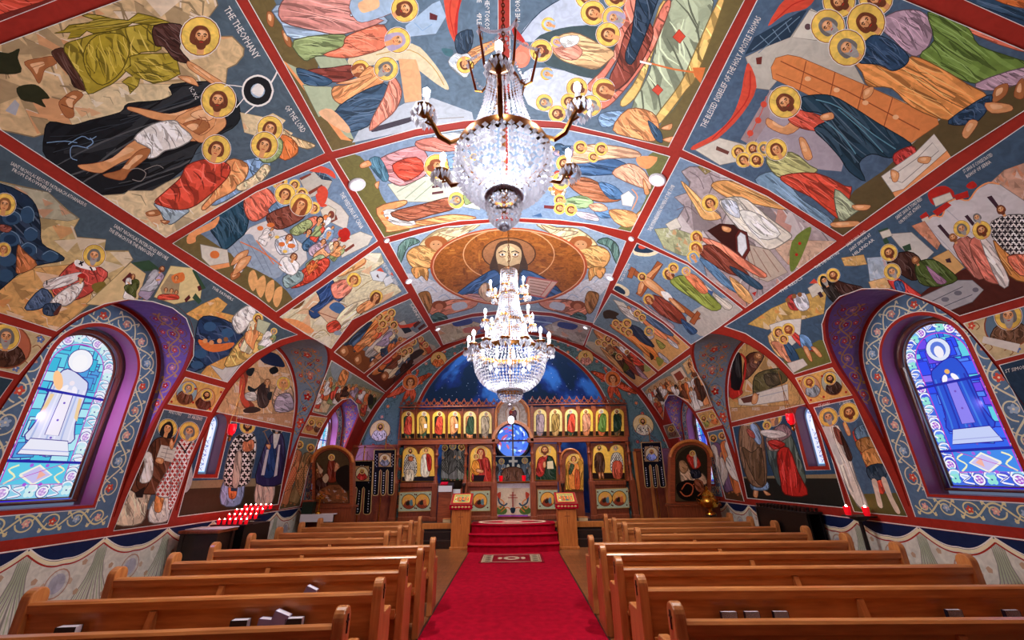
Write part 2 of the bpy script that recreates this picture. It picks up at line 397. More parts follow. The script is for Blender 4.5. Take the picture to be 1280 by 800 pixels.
    def dsl(s, src):
        """one painted element per line"""
        for ln in src.strip().split('\n'):
            w = ln.split()
            if not w: continue
            k = w[0]
            pts = lambda a: [tuple(float(q) for q in p.split(',')) for p in a]
            if k == 'p':
                P = smooth(pts(w[2:])); b = s.poly(w[1], P, .35)
                if w[1][:2] == 'sk': s.line('7a3c20', .7, P+[P[0]], False); s.poly('skl', [(P[0][0]*.2+sum(p[0] for p in P)/len(P)*.8+(p[0]-sum(q[0] for q in P)/len(P))*.45, P[0][1]*.2+sum(p[1] for p in P)/len(P)*.8+(p[1]-sum(q[1] for q in P)/len(P))*.45) for p in P], .3, clip=b)
            elif k == 'q': s.poly(w[1], pts(w[2:]), .25)
            elif k == 'o': s.poly(w[1], pts(w[2:]), .25); P = pts(w[2:]); s.line(tuple(v*.35 for v in C(w[1])), .8, P+[P[0]], False)
            elif k == 'r': s.robe(w[1], pts(w[3:]), float(w[2]))
            elif k == 'R': s.robe(w[1], pts(w[3:]), float(w[2]), sm=False)
            elif k == 'l': s.line(w[1], float(w[2]), pts(w[3:]))
            elif k == 'j': s.line(w[1], float(w[2]), pts(w[3:]), False)
            elif k == 'e': a = [float(q) for q in ' '.join(w[2:]).replace(',', ' ').split()]; s.ell(w[1], a[0], a[1], a[2], a[3] if len(a) > 3 else None, math.radians(a[4]) if len(a) > 4 else 0)
            elif k == 'k': s.rocks(w[1], pts(w[4:]), int(w[2]), float(w[3]))
            elif k == 'u': s.up = pts(w[1:2])[0]
            elif k == 'h': a = pts(w[1:2])[0]; s.head(a[0], a[1], float(w[2]), w[3], w[4] if len(w) > 4 and w[4] != '-' else '', float(w[5]) if len(w) > 5 else 1.8, float(w[6]) if len(w) > 6 else 0)
            elif k == 'f':
                a = pts(w[1:3]); s.fig(*a[0], *a[1], float(w[3]), w[4], w[5], w[6] if len(w) > 6 else 'brn', w[7] if len(w) > 7 and w[7] != '-' else '', float(w[8]) if len(w) > 8 else 1.75, var=len(s.it))
            elif k == 'x': s.crosses(w[1], float(w[2]), float(w[3]))
            elif k == 't': a = pts(w[3:5]); s.text(w[1], float(w[2]), *a[0], *a[1], ' '.join(w[5:]))
    def build(s, name, material, off=.006, base=0, parent=None, grid=True):
        """base: index of the polygon that bounds the painted mesh"""
        V = []; E = []
        for P, c, al, cl in s.it:
            n0 = len(V); V += P; E += [(n0+i, n0+(i+1) % len(P)) for i in range(len(P))]
        B = np.array(s.it[base][0]); lo, hi = B.min(0), B.max(0)
        if grid:
            nu, nv = int((hi[0]-lo[0])/s.S.gu), int((hi[1]-lo[1])/s.S.gv)
            X, Y = np.meshgrid(np.linspace(lo[0], hi[0], nu+2)[1:-1] if nu else [], np.linspace(lo[1], hi[1], nv+2)[1:-1] if nv else [])
            X = X.ravel(); Y = Y.ravel()
            if len(X):
                k = _inside(s.it[base][0], X, Y); V += [(float(a)+.0007*((i*7) % 5), float(b)+.0005*((i*3) % 7)) for i, (a, b) in enumerate(zip(X[k], Y[k]))]
        vo, eo, fo, *_ = delaunay_2d_cdt([Vector(v) for v in V], E, [], 0, 1e-5, False)
        vo = np.array([(v[0], v[1]) for v in vo]); T = np.array([list(f) for f in fo if len(f) == 3])
        cen = vo[T].mean(1); X, Y = cen[:, 0], cen[:, 1]
        own = np.full(len(T), -1); masks = {}
        inb = _inside(s.it[base][0], X, Y)
        need = {cl for *_, cl in s.it if cl is not None}
        for i, (P, c, al, cl) in enumerate(s.it):
            A = np.array(P); l, h = A.min(0), A.max(0)
            k = np.nonzero((X >= l[0]) & (X <= h[0]) & (Y >= l[1]) & (Y <= h[1]) & inb)[0]
            if not len(k): 
                if i in need: masks[i] = np.zeros(len(T), bool)
                continue
            k = k[_inside(P, X[k], Y[k])]
            if cl is not None: k = k[masks[cl][k]]
            own[k] = i
            if i in need: m_ = np.zeros(len(T), bool); m_[k] = True; masks[i] = m_
        cols = np.array([(*(c or (0, 0, 0)), al if c else -1) for P, c, al, cl in s.it])
        keep = (own >= 0) & (cols[own][:, 3] >= 0)
        T = T[keep]; own = own[keep]
        used, inv = np.unique(T, return_inverse=True); T = inv.reshape(T.shape); vo = vo[used]
        co3 = np.array([s.S.p3(u, v, off) for u, v in vo])
        me = bpy.data.meshes.new(name); me.from_pydata(co3.tolist(), [], T.tolist())
        at = me.color_attributes.new('Col', 'FLOAT_COLOR', 'CORNER')
        at.data.foreach_set('color', np.repeat(cols[own], 3, axis=0).astype(np.float32).ravel())
        me.materials.append(material)
        o = bpy.data.objects.new(name, me); COL.objects.link(o)
        if parent: o.parent = parent
        if s.texts: s.letters(o, material, off+.003)
        return o
    def letters(s, parent, material, off):
        vs_ = []; fs_ = []; cs = []
        for c, h, x0, y0, x1, y1, body in s.texts:
            cu = bpy.data.curves.new('t', 'FONT'); cu.body = body; cu.resolution_u = 1; ob = bpy.data.objects.new('t', cu)
            me = bpy.data.meshes.new_from_object(ob); bpy.data.objects.remove(ob); bpy.data.curves.remove(cu)
            if not len(me.vertices): continue
            vx = [v.co for v in me.vertices]; W = max(v.x for v in vx); m0 = min(v.x for v in vx); n0 = len(vs_)
            dx, dy = x1-x0, y1-y0; l = math.hypot(dx, dy); ux, uy = (dy/l, -dx/l) if s.px else (-dy/l, dx/l)
            for v in vx:
                t = (v.x-m0)/(W-m0); q = (x0+dx*t+ux*v.y*h/.7, y0+dy*t+uy*v.y*h/.7)
                vs_.append(s.S.p3(*(s.S.uv(*q) if s.px else q), off))
            for p in me.polygons: fs_.append([i+n0 for i in p.vertices]); cs += [(*C(c), .1)]*len(p.vertices)
            bpy.data.meshes.remove(me)
        me = bpy.data.meshes.new('lettering'); me.from_pydata(vs_, [], fs_)
        at = me.color_attributes.new('Col', 'FLOAT_COLOR', 'CORNER'); at.data.foreach_set('color', np.array(cs, np.float32).ravel())
        me.materials.append(material); o = bpy.data.objects.new('lettering', me); COL.objects.link(o); o.parent = parent
VA = Vault()
def fresco(name, label, outline, bg, src, surf=None, group=None, px=True, border='wht', bw=.95, sm=False, cat='fresco', off=.006):
    """one painted panel: outline, thin pale border, ground colour, then its picture"""
    cv = Canvas(surf or VA, px, seed=len(label)*7+(len(src) if isinstance(src, str) else 3))
    P = [tuple(float(q) for q in p.split(',')) for p in outline.split()] if isinstance(outline, str) else outline
    if sm: P = smooth(P)
    cv.poly(bg, P, .5); cv.cl = 0
    cv.dsl(src) if isinstance(src, str) else src(cv)
    cv.line(border, bw*2, P+[P[0]], False)
    o = cv.build(name, M['paint'], off); o['kind'] = 'thing'
    return tag(o, label, cat, group)
# ================================================================= THE ROOM
def struct(o): o['kind'] = 'structure'; return o
def arch(n, r, zs, z0, k=20):
    """outline of an arched opening in (along, up), from its near foot over the top to its far foot"""
    return [(n-r, z0)] + [(n-r*math.cos(PI*i/k), zs+r*math.sin(PI*i/k)) for i in range(k+1)] + [(n+r, z0)]
def dens(P, d=.12):
    o = []
    for i in range(len(P)):
        a, b = P[i], P[(i+1) % len(P)]; n = max(1, int(math.hypot(b[0]-a[0], b[1]-a[1])/d))
        o += [(a[0]+(b[0]-a[0])*k/n, a[1]+(b[1]-a[1])*k/n) for k in range(n)]
    return o
# floor of narrow oak boards
fm = mat('oak_floorboards', 'a5683c', .3, noise=4, color2='8a5230', stretch=(7, .8, 1))
nt = fm.node_tree
br = nt.nodes.new('ShaderNodeTexBrick'); br.inputs['Scale'].default_value = 1; br.inputs['Mortar Size'].default_value = .004
br.inputs['Brick Width'].default_value = 1.3; br.inputs['Row Height'].default_value = .08
br.inputs['Color1'].default_value = (1, 1, 1, 1); br.inputs['Color2'].default_value = (.72, .7, .68, 1); br.inputs['Mortar'].default_value = (.12, .07, .04, 1)
tc = nt.nodes.new('ShaderNodeTexCoord'); nt.links.new(tc.outputs['Object'], br.inputs[0])
mx = nt.nodes.new('ShaderNodeMix'); mx.data_type = 'RGBA'; mx.blend_type = 'MULTIPLY'; mx.inputs[0].default_value = 1
src = [l.from_socket for l in nt.links if l.to_socket.name == 'Base Color'][0]
nt.links.new(src, mx.inputs[6]); nt.links.new(br.outputs[0], mx.inputs[7]); nt.links.new(mx.outputs[2], nt.nodes['Principled BSDF'].inputs['Base Color'])
struct(MB().box(-5.4, 5.4, YB-.1, 13.1, -.12, 0).build('floor', fm))
# vault shell, cut by the six niches; its own colour is the brick-red of the bands left between the pictures
h = R*PI/2
cv = Canvas(VA, False)
cv.poly('band', dens([(-h, YB), (h, YB), (h, YE), (-h, YE)], .3), .25)
for sd in (-1, 1):
    for n, r, zs in NICHE:
        P = dens(arch(n, r, zs, ZC, 36)); cv.poly(None, [(sd*R*math.acos(min(1, max(0, (z-ZC)/R))), y) for y, z in P])
struct(cv.build('ceiling', M['paint'], -.004))
# niche soffits: rolling vine scrolls on blue
def flower(cv, x, y, r, c='ros', ang=0, n=5, c2='cream'):
    for i in range(n):
        a = ang+2*PI*i/n; cv.ell(c, x+math.cos(a)*r*.55, y+math.sin(a)*r*.55, r*.48, r*.34, a, 8, .1)
    cv.ell(c2, x, y, r*.25, n=7, al=0)
def scroll(cv, P, w, c='cream', fc=('ros', 'sky', 'ver', 'lil'), lw=.016, fl=True, alt=1):
    """vine along path P: a wave that throws a curl with a flower into every bay; w is half the band's width"""
    L_ = [0]
    for a, b in zip(P, P[1:]): L_.append(L_[-1]+math.hypot(b[0]-a[0], b[1]-a[1]))
    tot = L_[-1]; n = max(2, round(tot/(w*2.3)))
    def at(d):
        d = min(max(d, 0), tot); i = max(k for k in range(len(P)) if L_[k] <= d+1e-9); i = min(i, len(P)-2)
        t = (d-L_[i])/(L_[i+1]-L_[i]); a, b = P[i], P[i+1]; l = L_[i+1]-L_[i]
        return a[0]+(b[0]-a[0])*t, a[1]+(b[1]-a[1])*t, (b[0]-a[0])/l, (b[1]-a[1])/l
    def q(d, o): x, y, dx, dy = at(d); return x-dy*o, y+dx*o
    cv.line(c, lw, [q(tot*i/(n*6), w*.72*math.sin(PI*i/6)*alt) for i in range(n*6+1)], True, al=.1)
    for k in range(n):
        d = tot*(k+.5)/n; sgn = (1 if k % 2 == 0 else -1)*alt; m = (tot/n)*.38
        sp = []
        for i in range(15):
            a = i/14*2.1*PI; rr = m*(1-.055*i); sp.append(q(d-m*1.0+ (m-rr*math.cos(a))*1.0, -sgn*(rr*math.sin(a))*.9*(w/m if w < m else 1)))
        cv.line(c, lw*.8, sp, True, al=.1)
        if fl: x, y = q(d, 0); flower(cv, x, y, m*.42, fc[k % len(fc)], k*.9)
        for s2 in (-1, 1):
            e = q(d+s2*m*1.05, sgn*w*.75); f = q(d+s2*m*.7, sgn*w*.45)
            cv.line(c, lw*.7, [q(d+s2*m*.5, sgn*w*.1), f, e, q(d+s2*m*1.15, sgn*w*.5)], True, al=.1); cv.ell(c, *e, lw*1.1, n=6, al=0)
sof = {}
for sd in (-1, 1):
    for i, (n, r, zs) in enumerate(NICHE):
        S = Soffit(sd, n, r, zs); cv = Canvas(S, False); hh = r*PI/2; ft = zs-ZC
        edge = []
        for k in range(61):
            u = -hh-ft+(2*hh+2*ft)*k/60; y, z = S.p3(u, 0)[1:]; edge.append((u, math.sqrt(max(0, R*R-(z-ZC)**2))-.012))
        cv.poly('7d96ac' if i == 1 else '75608c', edge+[(hh+ft, R+.02), (-hh-ft, R+.02)], .3); cv.cl = 0
        # the crown of the arch reaches furthest into the nave: vines fill the strip between the rim and the wall
        for s2 in (-1, 1):
            path = [(s2*(hh+ft)*(1-t*.93), 0) for t in [q/24 for q in range(25)]]
            path = [(u, (np.interp(u, [e[0] for e in edge], [e[1] for e in edge])+R)/2) for u, _ in path]
            cut = [p for p in path if (R-p[1]) > .09]
            if i == 1: scroll(cv, [(u, v+.22) for u, v in cut if v < R-.32], .14, 'och', ('ver', 'ora'), .016); scroll(cv, [(u, v-.2) for u, v in cut if R-v > .3], .14, 'och', ('crim', 'ora'), .016)
            else: scroll(cv, [(u, v-.13) for u, v in cut if R-v > .22], .1, '8a5a3c', ('crim', 'ver'), .014); scroll(cv, [(u, v+.13) for u, v in cut if R-v > .22], .1, '8a5a3c', ('crim', 'ver'), .014)
            scroll(cv, cut, .16 if i == 1 else .12, 'och' if i != 1 else 'bg', ('ver', 'crim', 'ros'), .02)
            if i == 1: scroll(cv, cut, .26, 'och', ('ver', 'crim', 'ros'), .018, alt=-1)
        cv.line('band', .09, edge, False); cv.line('band', .07, [(-hh-ft, R-.0), (hh+ft, R-.0)], False)
        struct(cv.build(f'trim_{1+i+3*(sd>0)}', M['paint'], 0))
# side walls: draped-cloth dado, red rail, niche grounds; windows cut out
BIGW = [(N1, .53, 3.03, 1.48), (N3, .53, 3.03, 1.48)]
def drape(cv, y0, y1, zt=1.06, zb=.0):
    """painted hanging cloth with a sagging hem rail, one swag from y0 to y1"""
    m = (y0+y1)/2; W = y1-y0; top = [(y0+W*k/12, zt-.16*math.sin(PI*k/12)-.02*abs(math.sin(2*PI*k/12))) for k in range(13)]
    b = cv.poly('d4d0c4', [(y0, zb)]+top+[(y1, zb)], .35)
    for s2 in (0, 1):
        for k in range(7):
            x0 = y0 if s2 == 0 else y1; dirn = 1 if s2 == 0 else -1; x1 = x0+dirn*W*(.02+.085*k)
            cv.line('mint' if k % 2 else 'std', .014, [(x0+dirn*.01*k, zt-.03), (x0+dirn*W*.02*k, zt-.4), (x1, zb)], True, True, b)
    for k in (1, -1): 
        for yy in (.25, .5, .8): cv.ell('bb9a80', m+k*W*.3, yy+.05*k, .035, .035, .3, 5, 0, b); cv.ell('c3a890', m+k*W*.17, yy-.12, .03, .04, .3, 5, 0, b)
    for rr, c in ((.15, 'b08a78'), (.135, 'c9c6c0'), (.10, 'a9a7b4')): cv.ell(c, m, .68, rr*.9, rr, 0, 18, .5, b)
    cv.line('cream', .034, [(a, z) for a, z in top]); cv.line('red', .016, [(a, z-.032) for a, z in top]); cv.line('wht', .012, [(a, z+.028) for a, z in top])
ZW = ZC+.012
for sd in (-1, 1):
    S = Wall(sd); cv = Canvas(S, False, seed=5+sd)
    out = [(YB, 0), (YE, 0), (YE, ZW)]
    for n, r, zs in NICHE[::-1]: out += [(n+r+.012, ZW)]+arch(n, r+.012, zs, zs, 24)[::-1][1:-1]+[(n-r-.012, ZW)]
    out += [(YB, ZW)]
    cv.poly('band', dens(out, .2), .25)
    cv.poly('nv2' if 0 else '16244a', [(YB, 0), (YE, 0), (YE, 1.08), (YB, 1.08)], .3)
    y = YB
    for y0 in [YB+.2, -1.0, .4, 1.62, 2.78, 3.9, 4.76, 5.62, 6.62, 7.3, 8.06, 8.82, 9.5, 10.4, 11.36, 12.2]: pass
    st = [YB, -1.5, -.3, .85, 1.95, 2.95, 3.9, 4.78, 5.62, 6.6, 7.55, 8.5, 9.5, 10.45, 11.4, 12.3, YE]
    for a, b in zip(st, st[1:]): drape(cv, a, b)
    cv.line('wht', .012, [(YB, 1.09), (YE, 1.09)], False)
    for (n, r, zs), (_, wr, wz, wb) in zip((NICHE[0], NICHE[2]), BIGW):
        ring = cv.poly('54708f', dens(arch(n, r-.035, zs, 1.2, 30), .2), .3)
        cv.line('wht', .012, arch(n, r-.035, zs, 1.2, 30), False)
        w = (r-.035-wr)/2; mid = wr+w
        full = [(n-mid, 1.5+(zs-1.5)*k/10) for k in range(11)]+arch(n, mid, zs, zs, 20)[2:-2]+[(n+mid, zs-(zs-1.5)*k/10) for k in range(11)]
        scroll(cv, full, .14, 'd6cfae', ('ros', 'pnk', 'sky', 'ver'), .019)
        scroll(cv, [(n-mid-.1+2*(mid+.1)*k/12, 1.335) for k in range(13)], .11, 'd6cf9e', ('ver', 'sky', 'pnk'), .019)
        cv.line('red', .05, arch(n, wr+.02, wz, wb-.02, 24)+[(n-wr-.02, wb-.02)], False)
        cv.line('wht', .01, arch(n, wr+.05, wz, wb-.05, 24)+[(n-wr-.05, wb-.05)], False)
        cv.poly(None, arch(n, wr, wz, wb, 24))
    cv.poly(None, arch(7.1, .2, 2.62, 1.83, 14))
    struct(cv.build('wall_left' if sd < 0 else 'wall_right', M['paint'], 0))
# plain rear wall closing the nave behind the viewer
k = 40; P = [(R, 0)]+[(R*math.cos(PI*i/k), ZC+R*math.sin(PI*i/k)) for i in range(k+1)]+[(-R, 0)]
struct(MB().prism(P, YB-.08, YB, 'y').build('wall_back', mat('rear_plaster', '9a8f80', .8, noise=3, color2='8a8072')))
# front wall round the sanctuary arch: blue-green ground, vines, medallions, six-winged angels
AR, AZ = 3.12, 2.91
cv = Canvas(Front(YE), False, seed=11)
cv.poly('5d7c80', [(R+.03, 0)]+[((R+.03)*math.cos(PI*i/48), ZC+(R+.03)*math.sin(PI*i/48)) for i in range(49)]+[(-R-.03, 0)], .35); cv.cl = 0
def q_arc(t, f):  # t around the arch, f across the band
    a = PI*(t); ix, iz = AR*math.cos(a), AZ+AR*math.sin(a); ox, oz = R*math.cos(a*.86+.07*PI), ZC+R*math.sin(a*.86+.07*PI)
    return ix+(ox-ix)*f, iz+(oz-iz)*f
for f, al in ((.3, 1), (.72, -1)):
    scroll(cv, [q_arc(i/60, f) for i in range(4, 57)], .16, '3f5a5c', ('ver', 'ora', 'ros'), .02, alt=al)
for sg in (-1, 1):
    for f in (3.45, 3.9, 4.35, 4.75):
        zt = ZC+math.sqrt(R*R-f*f)-.25; scroll(cv, [(sg*f, .75+(min(zt, 3.2)-.75)*i/10) for i in range(11)], .16, '3f5a5c', ('ver', 'ora', 'crim'), .02)
cv.line('band', .12, [((R-.05)*math.cos(PI*i/48), ZC+(R-.05)*math.sin(PI*i/48)) for i in range(49)], False)
cv.line('wht', .02, [((R-.13)*math.cos(PI*i/48), ZC+(R-.13)*math.sin(PI*i/48)) for i in range(49)], False)
cv.line('band', .1, [((AR+.07)*math.cos(PI*i/48), AZ+(AR+.07)*math.sin(PI*i/48)) for i in range(49)], False)
cv.line('wht', .02, [((AR+.14)*math.cos(PI*i/48), AZ+(AR+.14)*math.sin(PI*i/48)) for i in range(49)], False)
FW = Front(YE); fu = FW.uv
cv.up = (0, 1)
for px, py, r, robe, kind in ((475, 538, 12.5, 'wht', 'b'), (804, 531, 12.5, 'cream', 'b'), (548, 449, 9.5, 'ora', 'b'), (732, 447, 9.5, 'ros', '')):
    x, z = fu(px, py); x2, _ = fu(px+r, py); r = x2-x
    cv.ell('brn', x, z, r*1.05, n=24); b = cv.ell('goldl' if r > .3 else 'e0b870', x, z, r, n=24)
    cv.cl = b; cv.robe(robe, [(x-r*.75, z-r), (x-r*.55, z-r*.1), (x, z+.05*r), (x+r*.55, z-r*.1), (x+r*.75, z-r)], 90)
    for k in range(7): cv.ell('blk' if robe in ('wht', 'cream') else 'red', x+r*(-.5+.16*k), z-r*(.35+.15*(k % 3)), r*.07, n=5)
    cv.head(x, z+r*.32, r*.24, 'dbr', kind, 1.7); cv.cl = 0
for px, py, m in ((513, 478, 1), (766, 474, -1)):
    x, z = fu(px, py); U = lambda a, b: (x+m*a*.055, z-b*.055)
    for wing in ([(-1, 0), (-7, 3), (-14, 9), (-6, 7), (0, 3)], [(1, -1), (7, -4), (13, -5), (7, 0), (2, 3)], [(0, 2), (-3, 7), (-4, 12), (0, 8), (2, 3)], [(1, 2), (4, 7), (2, 12), (0, 6)], [(-1, -2), (-3, -7), (-1, -8), (1, -3)], [(1, -2), (5, -8), (3, -2)]):
        cv.robe('c8502c', [U(*p) for p in wing], None, .6)
    cv.head(x, z, .14, 'brn', '', 1.8, 0, 'skin', 'ora')
cv.poly(None, [(AR, PLAT)]+[(AR*math.cos(PI*i/48), AZ+AR*math.sin(PI*i/48)) for i in range(49)]+[(-AR, PLAT)])
struct(cv.build('wall_front', M['paint'], 0))
# apse behind the screen: night-blue half dome over a painted drum
am = mat('apse_night_blue', '3f86e0', .6, noise=.8, color2='0c2a48', detail=6)
nt = am.node_tree; pb = nt.nodes['Principled BSDF']
rp = [n for n in nt.nodes if n.type == 'VALTORGB'][0]; rp.color_ramp.elements[0].position = .44; rp.color_ramp.elements[1].position = .60
e = rp.color_ramp.elements.new(.52); e.color = (*hexc('1c3a86'), 1)
bm = bmesh.new(); bmesh.ops.create_uvsphere(bm, u_segments=48, v_segments=24, radius=AR+.01)
bmesh.ops.delete(bm, geom=[v for v in bm.verts if v.co.z < -.05 or v.co.y < -.02], context='VERTS')
mb = MB().bm(bm, Matrix.Translation((0, YE, AZ)))
for i in range(24):
    a0, a1 = PI*i/24, PI*(i+1)/24; f = lambda a, z: (math.cos(a)*(AR+.01), YE+math.sin(a)*(AR+.01), z)
    mb.add([f(a0, PLAT-.02), f(a1, PLAT-.02), f(a1, AZ+.02), f(a0, AZ+.02)], [(0, 1, 2, 3)])
struct(mb.build('wall_apse', am, smooth=True))
mb = MB()
for i in range(150):
    a = random.uniform(.15, PI-.15); t = random.uniform(.0, 1.35); r = AR-.015; c = (math.cos(a)*math.cos(t)*r, YE+math.sin(a)*math.cos(t)*r, AZ+math.sin(t)*r)
    mb.ball(c, random.uniform(.008, .02), 1)
st = mb.build('painted_stars', mat('star_white', 'c8d8f0', .6), bpy.data.objects['wall_apse']); st['kind'] = 'structure'
struct(MB().box(-AR-.1, AR+.1, YE, YE+AR+.1, PLAT-.05, PLAT).build('floor_sanctuary', M['dwoodh']))
# altar platform with two dark steps, and the red-carpeted bowed steps in the middle
mb = MB(); mb.box(-R, R, 12.12, YE, 0, PLAT); struct(mb.build('floor_platform', M['dark']))
struct(MB().box(-R, R, 12.08, 12.14, PLAT-.13, PLAT+.012, .008).build('trim_platform_edge', M['lect']))
for k, (y0, z) in enumerate(((11.7, .18), (11.91, .365))): struct(MB().box(-3.2, 3.2, y0, 12.12, 0, z).build(f'floor_step_{k+1}', M['dark']))
def bow(yf, ys, w, n=16): return [(-w, 12.3)]+[(-w+2*w*i/n, ys-(ys-yf)*math.sin(PI*i/n)**.6) for i in range(n+1)]+[(w, 12.3)]
for k, (yf, ys, w, z0, z1) in enumerate(((11.0, 11.15, 1.13, 0, .18), (11.28, 11.45, 1.13, .18, .365), (11.55, 11.75, 1.1, .365, PLAT+.012))):
    struct(MB().prism(bow(yf, ys, w), z0, z1-.028, 'z').build(f'floor_bowed_riser_{k+1}', M['carpet']))
    struct(MB().prism(bow(yf-.03, ys-.03, w+.01), z1-.028, z1-.02, 'z').build(f'trim_nosing_{k+1}', M['black']))
    struct(MB().prism(bow(yf-.035, ys-.035, w+.012), z1-.02, z1, 'z').build(f'floor_bowed_tread_{k+1}', M['carpet']))
# window reveals, frames and stained glass
GL = {}
def window(idx, sd, n, wr, wz, wb, depth, strength, tint, big):
    x0 = R; x1 = R+depth
    P = arch(n, wr, wz, wb, 24); mb = MB(); m = len(P)
    vs_ = [(sd*(x0-.005), y, z) for y, z in P]+[(sd*x1, y, z) for y, z in P]
    mb.add(vs_, [(i, (i+1) % m, m+(i+1) % m, m+i) for i in range(m)]); fr = mb.build(f'window_{idx}', mat(f'reveal_{idx}', '8a5068' if big else '6a3a58', .35))
    struct(fr)
    if big:
        g = MB(); Q = [(sd*(x1-.05), y, z) for y, z in arch(n, wr-.05, wz, wb+.05, 24)]; g.tube(Q, .032, 8, True); Q2 = [(sd*(x1-.02), y, z) for y, z in arch(n, wr-.09, wz, wb+.09, 24)]; g.tube(Q2, .015, 6, True)
        g.build('window_frame', mat('window_frame_wood', '5a2c20', .3), fr, True)
    cv = Canvas(Wall(sd, x1), False, seed=idx*3)
    glass(cv, n, wr-(.07 if big else .03), wz, wb+(.07 if big else .03), big, tint)
    cv.build('stained_glass', paint_mat(f'stained_glass_{idx}', .15, strength, False), 0, 0, fr)
    if big:   # added violet spots inside the panes stand in for daylight on jamb and soffit
        lamp('window_daylight', 'SPOT', (sd*(x1-.03), n-.25, 2.45), 60 if sd < 0 else 9, (.58, .4, 1), .0, (Vector((sd*(x0+.06), n+wr, 2.35))-Vector((sd*(x1-.03), n-.25, 2.45))).to_track_quat('-Z', 'Y').to_euler(), spot=2.6)
        lamp('window_daylight', 'SPOT', (sd*(x1-.04), n, 2.6), 22 if sd < 0 else 5, (.42, .36, 1), .0, (Vector((sd*(x0-.5), n+.6, 3.6))-Vector((sd*x1, n, 2.6))).to_track_quat('-Z', 'Y').to_euler(), spot=2.2)
    return fr
def glass(cv, n, r, zs, zb, big, tint):
    pale = tint == 'pale'; lead = '3a2a90' if pale else '2016a0'
    b0 = arch(n, r, zs, zb, 24); cv.poly('8fd0ea' if pale else '3f6ae0', dens(b0, .2), 0); cv.cl = 0
    rnd = cv.rnd; up = (0, 1); cv.up = up
    if not big:
        cv.poly('e4e6fa', arch(n, r*.92, zs, zb+.02, 16), 0)
        for k in range(12):
            z = zb+.06+(zs+r*.6-zb-.06)*k/11; s2 = 1 if k % 2 else -1
            cv.line('6a68b0', .012, [(n-s2*r*.5, z-.03), (n-s2*r*.1, z+.02), (n+s2*r*.4, z), (n+s2*r*.2, z-.03)])
            cv.ell('8a9ad8', n+s2*r*.5, z, .022, n=6); cv.ell('b0c0ee', n-s2*r*.45, z+.015, .016, n=6)
        cv.ell('f4f4ff', n, zs-.12, r*.6, r*.75); cv.line('4030c0', .016, b0+[b0[0]], False); return
    cw = ['c8e6f4', 'dcecf8', 'b4ddf0', '8fd4ea', 'e6e6fa'] if pale else ['5a8af0', '7fb4f4', '4a5ae0', '96d8ee', 'b8c4fa']
    # border of scrolls, rosettes and leaf crosses between the outer edge and an inner arch
    ri = r*.68
    path = [(n-r*.84, zb+.1+(zs-zb-.1)*k/9) for k in range(10)]+arch(n, r*.84, zs, zs, 10)[2:-2]+[(n+r*.84, zs-(zs-zb-.1)*k/9) for k in range(10)]+[(n+r*.84-2*r*.84*k/6, zb+.09) for k in range(1, 6)]
    for i, (y, z) in enumerate(path):
        cv.ell(cw[i % 5], y+rnd.uniform(-.03, .03), z+.06, .07, .05, rnd.uniform(0, 3), 8, 0)
        if i % 3 == 0:
            cv.ell(lead, y, z, .068, n=14); cv.ell('eef0fa', y, z, .06, n=14); cv.ell('a050d0' if not pale else 'b890d8', y, z, .042, n=12)
            for k in range(4): cv.ell('e4c8ee', y+.022*math.cos(k*PI/2+.5), z+.022*math.sin(k*PI/2+.5), .014, n=6)
        elif i % 3 == 1:
            for k in range(4): cv.ell('90e0d4' if not pale else 'cfeef0', y+.032*math.cos(k*PI/2+.78), z+.032*math.sin(k*PI/2+.78), .03, n=8)
            cv.ell(lead, y, z, .01, n=6)
        else:
            pass
        cv.line('f0f0fa', .018, [(y-.085, z+.02), (y-.05, z+.085), (y+.02, z+.09), (y+.06, z+.04), (y+.02, z+.01)]); cv.line(lead, .006, [(y-.095, z+.01), (y-.06, z+.095), (y+.03, z+.1), (y+.075, z+.04)])
        if i % 3 == 2:
            cv.line('f0f0fa', .02, [(y-.06, z-.05), (y+.05, z-.02), (y-.04, z+.03), (y+.06, z+.06)])
            cv.line(lead, .007, [(y-.07, z-.06), (y+.06, z-.03), (y-.05, z+.04), (y+.05, z+.07)])
    bot = zb+.42
    inner = arch(n, ri, zs, bot, 20); ip = cv.poly('48c4e4' if pale else '2f62e8', inner, 0)
    ys = n-ri
    for k in range(60):   # random quarries of the background
        y, z = rnd.uniform(n-ri, n+ri), rnd.uniform(bot, zs+ri); a, b = rnd.uniform(.05, .1), rnd.uniform(.05, .11)
        c = rnd.choice(['38b8dc', '60d0ea', '8ee0f0', '4aa0e0', 'b0e8f4'] if pale else ['2a4cf0', '4f86f4', '38b0e0', '6a48e8', '5fd0e4', '8a70f0', '3a6af4'])
        q = [(y-a, z-b), (y+a, z-b+.02), (y+a*.9, z+b), (y-a, z+b*.8)]; cv.poly(c, q, 0, clip=ip); cv.line(lead, .012, q+[q[0]], False, clip=ip)
    # standing saint on a pedestal
    top = zs+ri*.55; ft = bot+.16; H = top-ft
    cl, md, dk_ = ('e8e8fa', 'd8dcf2', 'aebce4') if pale else ('3a78e0', '2450d0', '1a2fb0')
    robe = [(n-.11, top-.26*H/1.5), (n-.2, top-.36), (n-.21, top-.8), (n-.24, ft+.05), (n+.24, ft+.05), (n+.21, top-.8), (n+.2, top-.36), (n+.11, top-.26)]
    rb = cv.poly(md, robe, 0, True); cv.line(lead, .014, smooth(robe)+[robe[0]], False)
    for k in range(6): cv.line(cl if k % 2 else dk_, .02, [(n-.17+.068*k, top-.4), (n-.19+.075*k, top-.9), (n-.21+.085*k, ft)], clip=rb)
